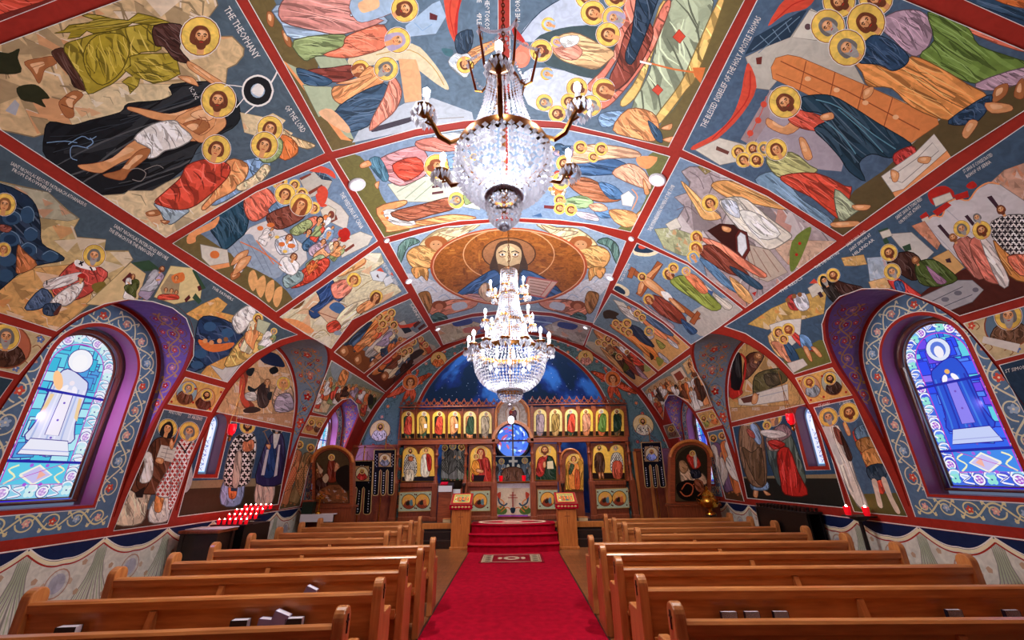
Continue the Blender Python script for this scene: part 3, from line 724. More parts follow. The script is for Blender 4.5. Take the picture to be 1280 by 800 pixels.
    cv.poly('f2ecf6' if pale else '8a80ee', [(n-.06, top-.42), (n+.06, top-.42), (n+.075, ft+.12), (n-.075, ft+.12)], 0); cv.line(lead, .008, [(n-.06, top-.42), (n-.075, ft+.12), (n+.075, ft+.12), (n+.06, top-.42)], False)
    for k in range(4): cv.ell('7050c0', n, top-.58-.2*k, .014, n=6)
    if pale:
        for s2 in (-1, 1): cv.poly('f0cf9a', [(n+s2*.14, top-.5), (n+s2*.18, top-.5), (n+s2*.22, ft+.3), (n+s2*.17, ft+.34)], 0)
        cv.ell('ffc890', n-.16, top-.34, .05, .12, .5)
    for s2 in (-1, 1): cv.ell('f6f2fa', n+s2*.06, top-.42, .03, .055, s2*.5)
    cv.ell('e8b060' if not pale else 'f4e8f0', n, top-.34, .03)
    cv.ell(lead, n, top-.06, .15, n=20); cv.ell('f4f4fc' if pale else 'dce4f6', n, top-.06, .14, n=20)
    if not pale: cv.ell('5a78d8', n, top-.06, .09, .1, n=16); cv.ell('f0ecf4', n, top-.09, .055, .075, n=14)
    else: cv.ell('faf8fc', n, top-.08, .09, .1, n=14)
    cv.poly('eaeaf8' if pale else 'c2cdf4', [(n-.27, ft-.1), (n+.27, ft-.1), (n+.2, ft+.07), (n-.2, ft+.07)], 0); cv.line(lead, .01, [(n-.27, ft-.1), (n+.27, ft-.1), (n+.2, ft+.07), (n-.2, ft+.07), (n-.27, ft-.1)], False); cv.line('a0a8e0', .01, [(n-.25, ft-.05), (n+.25, ft-.05)])
    # lozenge panel under the pedestal
    pz = (zb+bot)/2+.06; cv.poly('58c8e8' if pale else '3f8ae8', [(n-ri, zb+.17), (n+ri, zb+.17), (n+ri, bot-.02), (n-ri, bot-.02)], 0)
    dm = [(n-.16, pz), (n, pz+.1), (n+.16, pz), (n, pz-.1)]; cv.poly('c8c0f0', dm, 0); cv.poly('f0b0a0', [(n+.02, pz+.05), (n+.1, pz), (n+.02, pz-.05)], 0); cv.line('f2f0e0', .022, dm+[dm[0]], False)
    for s2 in (-1, 1): cv.line('f0eebc', .018, [(n+s2*.2, pz+.1), (n+s2*.28, pz+.05), (n+s2*.2, pz-.02), (n+s2*.28, pz-.09)]); cv.ell('a060e0', n+s2*.08, pz+.1, .02); cv.ell('a060e0', n+s2*.08, pz-.1, .02)
    cv.line('c030c0', .012, inner+[(n-ri, zb+.17), (n+ri, zb+.17), (n+ri, bot)], False); cv.line('c030c0', .012, [(n-ri, bot), (n-ri, zb+.17)], False)
    for z in (bot-.01, zb+(zs-zb)*.72+.12): cv.line('1a20a0', .03, [(n-r, z), (n+r, z)], False)
    cv.line('3a18d8', .03, b0+[b0[0]], False)
wi = 0
for sd in (-1, 1):
    for n, r, zs, zb in BIGW: wi += 1; window(wi, sd, n, r, zs, zb, .24, GLASS_LEFT if sd < 0 else GLASS_RIGHT, 'pale' if sd < 0 else 'deep', True)
    wi += 1; window(wi, sd, 7.1, .2, 2.62, 1.83, .16, GLASS_SMALL, 'pale', False)
# round stained-glass window in the apse
cx_, cz_ = Front(16.0).uv(641, 551); rr = Front(16.0).uv(662, 551)[0]-cx_
cv = Canvas(Front(15.98), False, seed=4); cv.poly('4a7ae8', ell(cx_, cz_, rr, n=30), 0); cv.cl = 0
for k in range(60):
    a = cv.rnd.uniform(0, 2*PI); q = rr*math.sqrt(cv.rnd.uniform(0, 1)); cv.poly(cv.rnd.choice(['a8d4f8', 'd8ecff', '3f6af0', '6ab4f4', '2a48d0', 'd06080', 'e8f0ff', '8a6ae0']), ell(cx_+q*math.cos(a), cz_+q*math.sin(a), rr*.16, rr*.07, a+1.2, 6), 0)
for a in (0, PI/2): cv.line('3a2420', .06, [(cx_-rr*math.cos(a), cz_-rr*math.sin(a)), (cx_+rr*math.cos(a), cz_+rr*math.sin(a))], False)
ow = cv.build('stained_glass', paint_mat('stained_glass_round', .2, 1.0, False), 0)
fr = MB().tube([(cx_+rr*1.03*math.cos(2*PI*i/32), 15.97, cz_+rr*1.03*math.sin(2*PI*i/32)) for i in range(32)], .06, 8, True).build('window_7', M['dark'], smooth=True); struct(fr); ow.parent = fr
# ================================================================= PAINTED PANELS OF THE VAULT
G = 'painted panels of the vault'
fresco('ceiling_fresco', 'large vault painting of a man baptised in a black river beside another in olive', '-40,70 0,55 148,0 215,-26 262,-44 278,-30 295,0 406,191 320,231 207,297 59,200 0,162 -40,137', '4c5c68', '''
k tan 34 20 -40,70 0,55 148,0 215,-26 262,-30 272,6 261,21 275,45 290,45 305,60 304,69 295,80 284,85 282,104 250,105 215,105 215,118 200,125 160,129 150,140 112,150 90,156 62,152 55,167 42,171 15,165 0,162 -40,137
k sand 10 15 90,118 140,104 215,105 215,118 200,125 160,129 150,140 112,150 90,156 85,146
r 14181d -24 55,168 62,152 90,156 112,150 150,140 160,129 200,125 215,118 215,105 282,104 300,140 290,160 252,178 235,205 207,228 190,238 160,238 127,244 60,201
l 2c333c .8 70,180 120,160 170,150 230,120 280,110
l 2c333c .8 80,200 140,175 200,160 260,140
l 2c333c .8 62,170 100,168 150,155 212,128
l 2c333c .8 100,215 160,205 220,200 250,190
l 2c333c .8 130,236 180,225 230,200
l 39424c .7 66,190 110,178 160,168
l 39424c .7 150,150 200,135 260,118
k sand 16 10 127,244 155,242 160,238 190,238 207,228 235,215 300,235 335,224 320,231 207,297
k sand 8 60 300,140 330,146 341,141 357,150 350,158 366,166 352,182 322,170 305,165
p 2a2c18 -10,64 10,66 24,60 22,72 26,90 0,92 -10,84
p 2a2c18 20,110 34,105 48,107 62,122 52,124 57,134 42,128 26,124
q gry 6,138 18,124 24,130 19,144
p skd 30,77 50,72 67,70 70,79 56,86 52,98 48,104 43,96 38,88
p skd 92,113 104,118 92,131 92,145 82,146 73,130 78,122
r 4a2a1e 60 64,64 82,60 94,82 100,98 109,113 92,108 86,94 72,78
r ol2 62 82,54 100,48 118,42 140,38 160,33 192,31 201,61 176,65 166,76 155,91 142,103 130,109 110,117 103,100 92,83 84,69 80,63
R 9a8826 -8 102,19 110,17 125,19 140,23 160,25 172,16 190,20 208,26 224,33 200,31 190,31 165,28 158,33 140,38 118,42 108,38 99,46 84,48 88,40 67,41 80,37 86,31 110,28 117,24
r a8942a 72 120,44 150,42 162,58 152,88 128,106 110,92 104,66
R ol2 28 162,70 175,67 215,66 221,75 225,92 210,100 192,104 175,97 172,107 162,117 160,107 152,102 160,96 166,95 155,87 163,82
l 5a5014 .9 168,76 190,82 216,78
l 5a5014 .9 165,90 185,90 205,96
l skd .8 40,84 52,80 64,76
l skd .8 46,96 54,86
l 5a2a18 .9 80,120 94,124
l 5a2a18 .9 76,130 92,136
r 4a2a22 40 192,32 225,30 230,46 224,60 238,78 218,74 205,58 194,56
p skin 234,76 244,80 262,92 280,104 277,112 255,98 236,85
p skin 222,95 240,96 248,107 243,106 232,102
l skd .8 238,80 256,94 276,108
u .1,-1
h 250,46 12.5 brn b 1.95 .15
p skin 252,132 235,136 212,142 190,138 175,135 160,133 160,137 172,141 190,148 217,152 240,148
p skin 218,150 240,136 258,129 272,137 281,148 279,158 264,170 244,176 230,172
p skd 226,157 240,150 255,150 262,158 248,168 234,168
p skl 238,142 254,136 268,142 262,150 246,148
p skin 271,140 281,147 281,158 266,170 252,178 240,172 226,160 219,152 228,155 244,166 254,168 268,156
l mar 1 240,152 256,146 262,160
l mar .8 248,144 252,150 246,160
p skin 168,175 192,182 152,202 134,212 124,216 104,212 97,206 115,204 140,197
p skd 176,186 194,187 172,206 161,215 155,224 144,224 128,218 150,212 160,200
r wht 60 167,173 190,155 217,150 226,158 240,172 222,184 206,188 195,196 184,197 188,186
u .1,-1
h 273,126 11 brn b 1.95 -.1
l bll 1 85,180 102,170 112,174 120,170
l bll 1.4 108,184 116,178 112,172
l bll 1 58,178 80,176 96,178
l bll 1 110,185 90,182 88,196 96,200
e blk 172,218 14 7 -20
l std 1 162,212 172,210 182,216 176,226 165,224
l std .8 180,212 196,206 204,210
e blk 322,113 19 19
l wht 2.4 341,113 336,100 322,94 308,100 303,113 308,126 322,132 336,126 341,113
e sky 322,113 9 9
e blk 326,108 5 8 30
l wht 1.2 303,108 286,106 280,108
l wht 1.2 305,122 295,134
l wht 2 338,104 344,94 350,80
l wht 1.5 318,132 306,142
p wht 314,112 322,104 330,110 326,120 318,118
r tan 70 346,158 362,168 376,174 394,181 384,186 368,182 372,192 356,198 344,192
r ora 70 352,168 368,176 372,190 356,200 344,188
r bll 60 290,205 330,196 338,206 325,222 300,240 270,256 262,250 280,228
r grs 60 322,176 350,172 352,190 340,202 325,200
r orl 60 284,200 308,204 308,220 292,238 270,250 256,262 252,258 268,238
r sand 60 330,205 338,212 320,232 300,238 296,232 316,220
r 9cb0bc 55 192,254 212,258 236,262 228,270 214,280 206,276 200,264
r ver 60 234,206 262,198 285,205 286,218 270,236 245,256 225,262 205,258 193,252 205,240 225,222
p skd 182,265 196,262 200,268 186,270
p skd 200,275 212,276 206,280
u .3,-1
h 337,161 8.5 brn - 1.85
h 330,182 9 brn - 1.85
h 270,187 9.5 brn - 1.85
t wht 9 279,11 318,74 THE THEOPHANY
t wht 7 355,134 377,166 OF THE LORD
t wht 5 236,110 244,124 IC XC
''', group=G)
fresco('ceiling_fresco', 'vault corner painting with red folded cloth at the top left', '-40,44 0,27 70,0 90,-9 60,-30 -40,-10', '7a2c24', '''
r ver 15 -40,30 0,18 70,-6 60,-25 -30,-5
''', group=G)
fresco('ceiling_fresco', 'vault corner painting with blue and ochre robes at the top right', '1206,0 1190,-8 1210,-30 1310,0 1310,46 1280,33', '2c4460', '''
r nv2 20 1210,0 1230,-10 1300,10 1300,30 1250,15
r ora 20 1240,-8 1300,-5 1300,12 1255,4
''', group=G)
fresco('ceiling_fresco', 'vault painting left of the chain, girl in maroon received by a priest on steps', '310,0 352,74 415,189 520,161 580,151 623,148 623,-46 296,-28', '5a6f82', '''
p 6a5a34 296,-28 330,-20 352,20 370,60 397,72 400,100 444,178 415,189 352,74
q mint 358,78 374,86 436,160 442,174 430,170
q orl 352,74 358,78 430,168 440,176 426,174
p d6c8a4 437,70 470,62 515,54 540,75 558,102 560,112 545,104 520,85 500,75 470,80 440,86
l och 1 470,68 512,62 540,82 555,106
q dca878 498,73 520,74 526,95 527,125 506,128
q b4bcc6 440,178 450,160 505,129 540,122 590,140 592,150 520,161
j std 1 450,160 520,150 580,146
p 3a3440 464,163 470,158 512,146 516,148 510,153 470,164
o sky 506,32 540,4 550,0 558,20 545,42 510,46
j bll 1 518,28 528,38 540,30
q 5a2024 537,15 547,19 546,25 537,24
p ver 556,-10 578,-10 573,15 571,48 568,52 560,34 556,10
l crim 1 566,-8 562,14 568,46
p crim 576,-10 578,-10 573,16 571,46 568,30
o mint 392,70 430,70 440,88 402,88
p skd 334,14 342,18 341,33 334,28
p skd 352,38 360,40 364,58 357,54
r sky 5 345,6 440,0 485,25 460,34 425,41 367,48 352,30
r c8867c 12 352,2 380,-14 440,-10 446,8 438,20 480,25 430,42 395,38 352,26
p sky 438,0 486,-16 496,10 468,24 446,26
u .8,-.5
h 505,11 9.5 brn b 1.75
r grs 5 367,50 430,43 432,62 395,70 380,75
r e07a5c 10 480,31 484,56 455,68 430,72 404,68 428,58 432,46 455,36
u .9,-.3
h 496,50 9 lil v 1.75
o mint 378,106 414,108 426,135 398,146
r 7c3428 5 385,87 415,84 440,81 444,94 430,101 415,102 395,96
r nv2 15 370,85 388,89 415,100 404,107 380,104
u .9,-.4
h 450,86 6.5 mar v 1.75
r orl -35 417,108 440,104 462,82 482,98 462,112 445,123 428,130 416,122
r 35506a -10 445,118 480,104 484,118 472,136 460,157 430,164 418,140
r e08870 75 490,95 502,113 495,136 478,152 462,163 466,146 480,120
p skin 420,104 444,98 462,92 464,96 440,104
p e6b48a 398,140 414,136 436,158 434,166 410,152
u .7,-.7
h 482,86 8.5 wht w 1.75
r orl -20 584,66 600,56 620,50 621,60 602,72 590,82
r c2ccd4 40 560,76 574,64 590,72 584,96 570,90
r navy 80 570,44 590,37 588,62 572,66
p 3c6670 552,60 566,62 564,70 556,68
u .2,1
h 581,80 6 brn - 1.75
t wht 6 606,-22 606,36 THE THEOTOKOS
t wht 6 596,-22 596,30 OF THE TEMPLE
''', group=G)
fresco('ceiling_fresco', 'vault painting right of the chain, mourners around a woman laid on a draped bier', '637,-46 637,148 700,152 738,162 836,184 931,0 946,-30', '566a7d', '''
q 6d6038 931,0 836,184 812,178 835,140 905,0 915,-30 946,-30
p b6c0d2 650,44 676,14 720,-12 760,-20 740,8 735,30 690,38 665,52
l navy 1.2 650,44 676,14 720,-12
p c2cad8 655,90 690,85 740,98 760,104 735,120 700,140 660,130
p 3a4c50 668,50 700,35 742,32 768,45 772,72 756,92 735,97 700,86 680,78
p crim 640,30 656,50 652,56 642,44
p e07a60 640,70 655,52 664,62 660,80 648,84
e e88a70 652,72 8 8
r mint 70 832,12 860,-10 892,2 867,87 850,125 822,152 790,135 812,90
r e8c070 68 898,0 905,2 872,92 858,112 826,153 818,148 850,105 866,70
r e8c070 65 824,8 834,8 818,60 800,112 782,132 776,126 800,90
r e0806a 65 786,-20 800,-20 786,45 770,75 744,112 734,106 756,84 772,50
r e0806a 65 822,20 834,0 838,8 818,58 800,88 768,126 752,136 752,126 785,102 806,62
r 8a4030 65 772,75 782,40 800,20 816,34 812,58 790,95 768,113 762,98
r navy 65 800,-20 826,-20 818,12 794,74 784,78 782,66 790,40
o ver 849,36 857,45 850,54 841,46
o ver 822,105 829,112 823,119 815,112
l ora 2.2 800,76 818,80 842,86 868,90
q ora 866,84 882,84 876,104 868,94
q whi 800,75 815,79 814,81 800,78
r e4b482 8 687,52 715,40 745,52 768,65 760,76 745,86 725,82 705,76 692,66
r e6947c 20 690,58 708,50 728,62 720,74 702,72
u -.9,-.2
h 677,63 7.5 brn b 1.85
u -.8,-.3
h 735,-4 8.5 brn b 1.75
h 742,16 8.5 brn - 1.8
h 770,-4 8 brn b 1.75
h 768,22 8 lil wv 1.75
h 761,43 8.5 brn - 1.75
h 696,52 4 lil v 1.75
r whi 20 700,47 722,44 722,54 706,59
h 686,30 5 sky v 1.75
h 684,92 4.5 sky v 1.75
h 755,112 8 mar v 1.75
h 722,110 7.5 brn b 1.75
h 739,132 7.5 wht w 1.75
h 681,128 6 wht w 1.75
h 712,127 6 brn - 1.75
h 697,142 6 brn b 1.75
r bll 15 750,142 782,138 788,146 770,156 752,158
r orl 40 785,136 815,140 824,158 818,176 792,172 766,162
r nv2 60 810,150 826,164 828,178 818,172
p skin 826,160 840,154 838,162
p skin 828,174 843,170 840,178
t wht 6 650,28 650,-24 THE DORMITION
''', group=G)
fresco('ceiling_fresco', 'large vault painting of robed disciples before an orange door at the upper right', '853,187 946,0 966,-38 1040,-38 1132,0 1280,62 1310,76 1310,120 1280,139 1189,197 1054,295 960,237 885,202', '4a6078', '''
q 5a4c2e 1054,295 1189,197 1280,139 1310,120 1310,85 1240,118 1177,146 1138,180 1106,212 1068,238 1036,284
o stone 945,110 932,71 960,57 988,46 1014,10 1036,22 1082,106 1178,147 1140,180 1010,116 972,100 962,112
o stl 1012,12 1030,18 1040,46 1020,50 990,46
e 5a4448 1010,33 4 4
q a49aa4 920,186 945,178 962,112 985,114 1060,180 1052,214 1030,212 980,205 955,196
q 22364a 931,68 943,46 1002,13 1009,12 988,46 960,57
j 6a8296 1 940,62 990,22
j 6a8296 1 948,66 1000,20
j 6a8296 1 950,44 962,56
j 6a8296 1 966,36 976,50
j 6a8296 1 982,27 988,40
q 6a2820 945,72 953,70 952,80 946,80
p ver 936,78 946,108 928,142 897,173 868,187 866,182 892,168 914,147 926,118 930,96
l crim 1.4 938,88 936,120 916,148 890,174
p ver 960,32 985,-5 1018,-5 1008,10 982,17
l crim 1.2 968,26 990,6 1010,-2
o stl 869,187 900,172 941,183 934,199 900,206
q 6a3a30 896,182 912,189 910,193 895,187
q a08a8c 963,112 962,150 940,182 926,174
l ver 1 958,120 952,140 936,172
e ver 955,130 4 4
e ver 948,150 4 4
e ver 938,166 4 4
o d8844a 964,84 970,72 985,68 1000,71 1080,105 1172,147 1174,155 1140,178 1098,161 1000,113 966,98
j 8a4424 1.4 976,76 1010,92 1060,114 1150,162
j 8a4424 1.2 1008,76 1000,112
j 8a4424 1.2 1044,90 1036,128
j 8a4424 1.2 1080,106 1070,146
j 8a4424 1.2 1116,122 1104,162
j 8a4424 .9 970,92 1000,104 1050,128 1110,160
e skl 1010,98 4 3
e skl 1046,112 4 3
e skl 1082,128 4 3
e skl 1120,146 4 3
r e0765a 20 1160,10 1200,18 1290,45 1290,66 1225,46
u -.8,-.6
h 1096,-2 11 brn b 1.9
h 1050,2 10.5 brn b 1.9
h 1036,33 11 wht w 1.9
r b094a4 45 1098,30 1120,14 1150,13 1166,30 1162,55 1146,70 1130,62 1118,50
r 6c8a3e 35 1160,15 1186,22 1212,36 1224,56 1262,70 1284,78 1276,86 1242,102 1214,103 1180,88 1150,70 1168,50
r b094a4 20 1220,104 1280,84 1290,98 1240,113
p skd 1244,110 1260,104 1258,118 1242,128
p skd 1272,104 1280,98 1280,122 1268,120
h 1084,28 12 brn b 1.95
r e09450 30 1067,75 1100,82 1120,88 1140,70 1175,84 1210,105 1234,119 1212,132 1186,150 1140,133 1115,110 1086,107 1078,90
r 2c4866 40 1085,48 1100,44 1122,56 1136,70 1132,81 1116,88 1100,80 1070,76
r 2c4866 40 1186,150 1234,119 1240,126 1224,150 1200,156
p skin 1080,112 1092,108 1090,118 1080,124
p skin 1232,128 1262,130 1265,138 1240,141
p skin 1212,150 1223,152 1216,165 1208,173 1203,166
h 1060,60 11.5 wht w 1.95
p skin 960,147 980,158 992,148 1002,156 985,168 960,158
r c8503c 30 988,138 1006,138 1032,148 1028,163 1002,160 986,150
r 1e3a4c 45 1000,123 1020,118 1042,120 1066,133 1100,155 1139,179 1133,192 1112,197 1090,192 1074,204 1082,226 1062,214 1050,196 1034,178 1018,160 1040,148 1022,140 1005,138
l 5a8a9c 1.4 1020,124 1050,134 1090,166 1120,186
l 5a8a9c 1.4 1030,150 1052,168 1070,192
l 5a8a9c 1.2 1048,136 1080,164 1104,190
r b83a34 50 1118,192 1140,182 1146,192 1136,206 1120,205
p skin 1026,144 1040,140 1042,148 1028,150
u -.7,-.7
h 982,128 10.5 brn b 1.9
o dcd6cc 1102,220 1145,190 1168,167 1184,188 1130,236 1116,240
o orl 1116,240 1130,236 1184,188 1190,197 1120,247
j std 1 1112,222 1146,198 1166,178 1174,188 1128,228 1112,222
p skin 1114,212 1124,216 1122,226 1116,226
p skin 1150,196 1164,196 1160,204 1148,202
h 924,190 5.5 brn - 1.7
h 942,186 5.5 brn b 1.7
h 956,186 5.5 wht w 1.7
h 930,200 5.5 brn - 1.7
h 946,200 5.5 brn b 1.7
r 7a9ab4 40 944,224 966,214 985,228 1004,250 1036,270 1041,281 1030,283 985,259 960,240
r b4b478 25 958,196 990,190 1012,206 1022,213 1000,224 972,220
p skin 999,173 1007,174 1016,196 1006,198
r ver 35 976,220 1020,216 1056,232 1065,236 1052,272 1034,262 1014,246 990,234
r a8b494 40 1044,236 1070,256 1086,258 1072,264 1050,276
p skin 1066,256 1088,256 1084,262 1070,262
p skin 1040,278 1072,276 1072,282 1044,284
u -.5,-.9
h 971,187 7.5 brn - 1.8
t wht 7.5 882,160 952,22 THE BLESSED DISBELIEF OF THE HOLY APOSTLE THOMAS
''', group=G)
fresco('ceiling_fresco', 'left vault painting of a wedding feast at a white table with tall jars', '412,201 472,301 345,390 320,371 215,304 320,239', '6f86a0', '''
p 6a5c36 215,304 345,390 366,374 330,340 280,312 240,288
o stone 374,224 392,214 415,226 408,241 386,247
q 2c3c4c 392,214 406,217 416,226 402,224
o cfc8bc 396,238 426,257 436,270 433,287 410,276
o stl 423,300 450,289 466,295 460,306 427,322
q 7a3a2c 384,240 402,230 404,233 387,243
q 7a3a2c 374,222 388,216 389,218 376,225
q 7a3a2c 412,272 420,268 422,274 414,278
q 7a3a2c 430,312 442,304 443,307 432,315
p ver 394,244 400,258 409,256 401,252 399,242
p ver 422,292 428,300 438,298 430,294 426,286
o d8d4d0 288,312 312,284 336,274 382,308 384,324 368,341 346,331 320,320
p 93a4b6 284,302 312,292 322,304 354,332 344,348 318,336 296,326
l 6f8094 .8 290,304 304,326
l 6f8094 .8 298,300 316,332
l 6f8094 .8 308,298 330,338
l 6f8094 .8 324,310 340,344
p ver 386,213 400,207 416,214 419,223 408,217 396,215
j 6a8296 .7 396,216 414,222
j 6a8296 .7 400,214 398,222
j 6a8296 .7 406,216 404,223
p ver 396,238 404,232 410,240 406,254 400,250
p crim 424,290 432,284 438,292 432,302 424,300
o d0c8b4 400,262 410,256 420,262 418,274 406,278
e 7a3a2c 414,268 4 5
r 24485c 65 304,246 311,256 308,287 296,300 280,312 272,300 262,283 276,262
r e07058 55 305,249 320,239 332,234 346,250 340,263 320,276 308,270
r 6a8cac 60 335,262 352,249 362,262 346,272
r 7c4030 50 334,268 365,256 381,262 378,273 352,286 338,282
r e07a5c 50 372,282 392,270 398,276 380,292
r 9aa870 50 362,288 384,274 390,282 372,294
r 3a6080 50 378,304 400,288 406,300 384,314
r b8a0b0 50 386,310 404,300 408,310 390,320
r e6a070 50 392,318 414,304 420,312 398,326
r 9cb088 50 382,330 400,318 406,324 388,338
r ver 40 376,340 406,322 411,332 392,350 364,360
r 88a0a0 40 354,346 376,338 378,350 358,360
r whi 60 356,320 374,330 366,344 348,334
r cfd4dc 60 344,300 364,294 372,312 350,318
e ora 325,285 4 3
e ora 338,281 5 3
e ora 352,305 4 3
e ora 364,307 5 3
l ora 1.4 300,302 326,314 352,332
l ora 1.2 320,300 342,330
f 412,268 398,288 5 ora whi brn - 0
f 404,280 390,300 5 ver grs brn b 0
f 416,284 402,302 5 bll whi brn - 0
f 424,298 408,314 5 lil cream brn - 0
f 430,308 414,324 4.5 grs orl brn - 0
f 396,326 380,342 5 ver ora brn - 0
f 340,286 326,304 6 e4e0dc d8d4d0 brn - 0
f 308,316 296,338 6 whi 9ab0c8 brn - 0
p skd 288,342 296,338 300,344 290,350
e gold 346,296 3 2
e gold 356,314 3 2
e e8e4de 334,300 3 2
e e8e4de 342,312 3 2
u .4,-.9
h 349,227 5.5 brn - 1.8
h 368,231 4 brn - 1.7
h 377,242 4.5 brn - 1.7
h 356,243 7 brn - 1.85
h 392,260 4.5 brn - 1.7
h 376,256 7.5 mar v 1.85
h 400,275 4.5 dbr - 0
h 411,292 4.5 bll v 0
h 361,297 4.5 brn - 0
h 367,321 4.5 brn - 0
h 386,290 4 dbr - 0
h 420,305 4 brn - 0
h 404,302 3.5 brn - 0
p skin 296,318 310,312 306,322 288,332
p skin 300,324 314,320 306,334 290,344
p e0a86c 312,340 318,338 322,352 316,364 310,352
p e0a86c 322,350 330,344 332,358 326,372 320,362
p e0a86c 334,354 342,350 342,366 336,378 331,368
p e0a86c 344,362 352,358 352,372 346,384 341,376
o stl 250,305 284,312 286,328 262,332 252,322
q orl 262,332 286,328 287,333 264,338
e ora 268,318 6 5
p orl 236,292 262,278 274,270 268,284 246,294 244,302 234,304
t wht 5.5 424,242 450,286 THE WEDDING AT CANA
''', group=G)
fresco('ceiling_fresco', 'left vault painting of a seated man in blue beside a stone well', '474,307 510,366 440,400 414,436 381,417 349,396', '71889f', '''
k d8cfac 22 -35 349,396 382,372 420,338 456,316 476,316 480,328 466,338 474,350 496,356 502,364 440,400 414,436 381,417
p ora 412,338 430,328 452,321 456,330 424,346
e 6e4a22 370,376 12 9 -40
e 5a3a1e 396,354 12 4 -40
e 5a3a1e 383,366 6 4 -40
e 6e4a22 446,396 8 6 -30
e 5a3a1e 436,410 4 9 20
r 2a4a7c -45 394,358 415,349 418,362 431,370 410,386 393,398 386,388 400,376
r e48a74 -40 414,356 432,349 440,360 430,371 418,372
u .4,-.9
h 442,350 5.5 mar - 1.7
r e0a86c -35 414,338 430,326 450,320 456,328 432,342 418,346
l a08a5c .9 420,352 438,340 456,334
l a08a5c .9 444,364 460,352 474,346
l a08a5c .9 452,384 470,366 490,356
l a08a5c .9 360,398 380,386 392,390
l a08a5c .9 390,420 404,412 412,420
p orl 352,398 372,400 392,412 384,416 362,404
o d2d8dc 478,348 488,344 492,352 482,358
q ver 486,342 490,340 492,345
o d6b494 397,390 417,374 438,385 434,398 412,406
p 3f6a9c 411,384 420,377 431,384 424,392
j mar 1 397,390 420,398 437,386
o d2d8dc 462,340 472,336 484,342 478,352 466,350
q ver 470,338 476,334 480,340
q 5a4444 470,345 472,342 474,348
r cream -40 432,384 464,372 470,378 446,396 424,414 416,408
r ver -30 408,406 420,400 426,410 412,416
r orl -40 446,384 464,374 470,380 450,392
e 8fa0b0 422,416 5 3
u .4,-.9
h 470,371 5 brn v 1.7
t wht 4.5 477,330 495,358 THE WOMAN OF SAMARIA
''', group=G)
fresco('ceiling_fresco', 'left vault painting of a striding group in navy and orange, third from the arch end', '417,440 447,411 480,387 513,373 535,408 500,431 455,467', '72828a', '''
p 7c4626 417,440 428,430 450,436 474,450 455,467
p d8b070 430,428 447,411 474,393 484,391 452,418
o stone 490,408 505,400 512,411 522,417 500,426
r 233c58 -42 430,431 460,403 466,406 459,418 443,440 440,430
r 4a6a8c -42 440,428 462,410 460,416 446,432
r e08c48 -40 447,431 466,403 476,391 488,388 492,399 482,410 468,420 452,437
r c86a34 -42 452,424 472,404 484,398 480,408 460,424
r bab4ae -42 456,440 482,413 496,409 486,424 466,446
r d08a5c -40 468,446 498,424 508,426 480,448
r 30486a -40 476,440 484,434 486,440 478,446
f 486,404 458,430 5 orl ver brn - 1.4
f 494,414 470,438 5 cream lil gry w 1.4
f 500,424 480,442 4.5 nv2 ora brn b 1.4
f 474,412 444,438 5 ora orl brn - 1.4
p ver 495,398 500,406 514,404 522,402 512,410 500,410
q 26323c 501,410 511,409 515,414 506,417
q 5a2c28 516,406 524,400 526,403 518,410
q 5a2c28 522,410 530,404 532,407 524,413
e navy 466,450 4.5 4.5
e wht 466,450 2 2
e navy 479,438 4 3
u .6,-.8
h 484,398 3.5 brn - 1.5
h 478,405 3.5 brn - 1.5
h 489,391 3.5 brn - 1.5
h 474,396 3.5 brn - 1.5
h 492,406 3.3 dbr - 1.5
p skd 424,438 432,432 436,440 430,446
p skd 442,448 450,442 452,452 446,456
p skd 460,458 468,448 472,452 464,460
t wht 3.5 512,380 524,402 SAINTS
''', group=G)
fresco('ceiling_fresco', 'left vault painting of figures in dark and white, next to the front arch border', '458,470 500,434 537,412 551,433 520,455 482,490', '7a8680', '''
p 5e2c1e 458,470 470,460 500,474 482,490
p a8988a 500,450 530,430 545,436 520,455
r c8783c -40 466,464 508,430 518,425 513,437 476,466
r 26323e -40 472,462 500,444 503,449 486,464
r d8c8a4 -40 482,468 504,446 512,440 510,453 490,472
q 6a7478 496,454 504,450 506,456 498,460
f 504,444 482,466 4 cream brn brn b 1.4
f 498,438 474,460 4 ora ver brn - 1.4
f 516,446 496,470 4 nv2 dbr brn - 1.4
r b8482e 50 520,422 528,423 540,438 534,442
r e09a5c 50 524,430 534,440 528,444
r 3a2a24 -40 492,474 514,456 518,460 500,480
p 3a2c28 512,444 524,436 530,440 516,450
u .6,-.8
h 516,427 3.2 brn - 1.5
h 512,438 3 dbr - 1.5
h 506,440 3 dbr - 1.5
h 526,424 2.5 brn - 1.4
h 532,431 2.5 brn - 1.4
p skd 476,470 482,464 486,470 480,476
''', group=G)
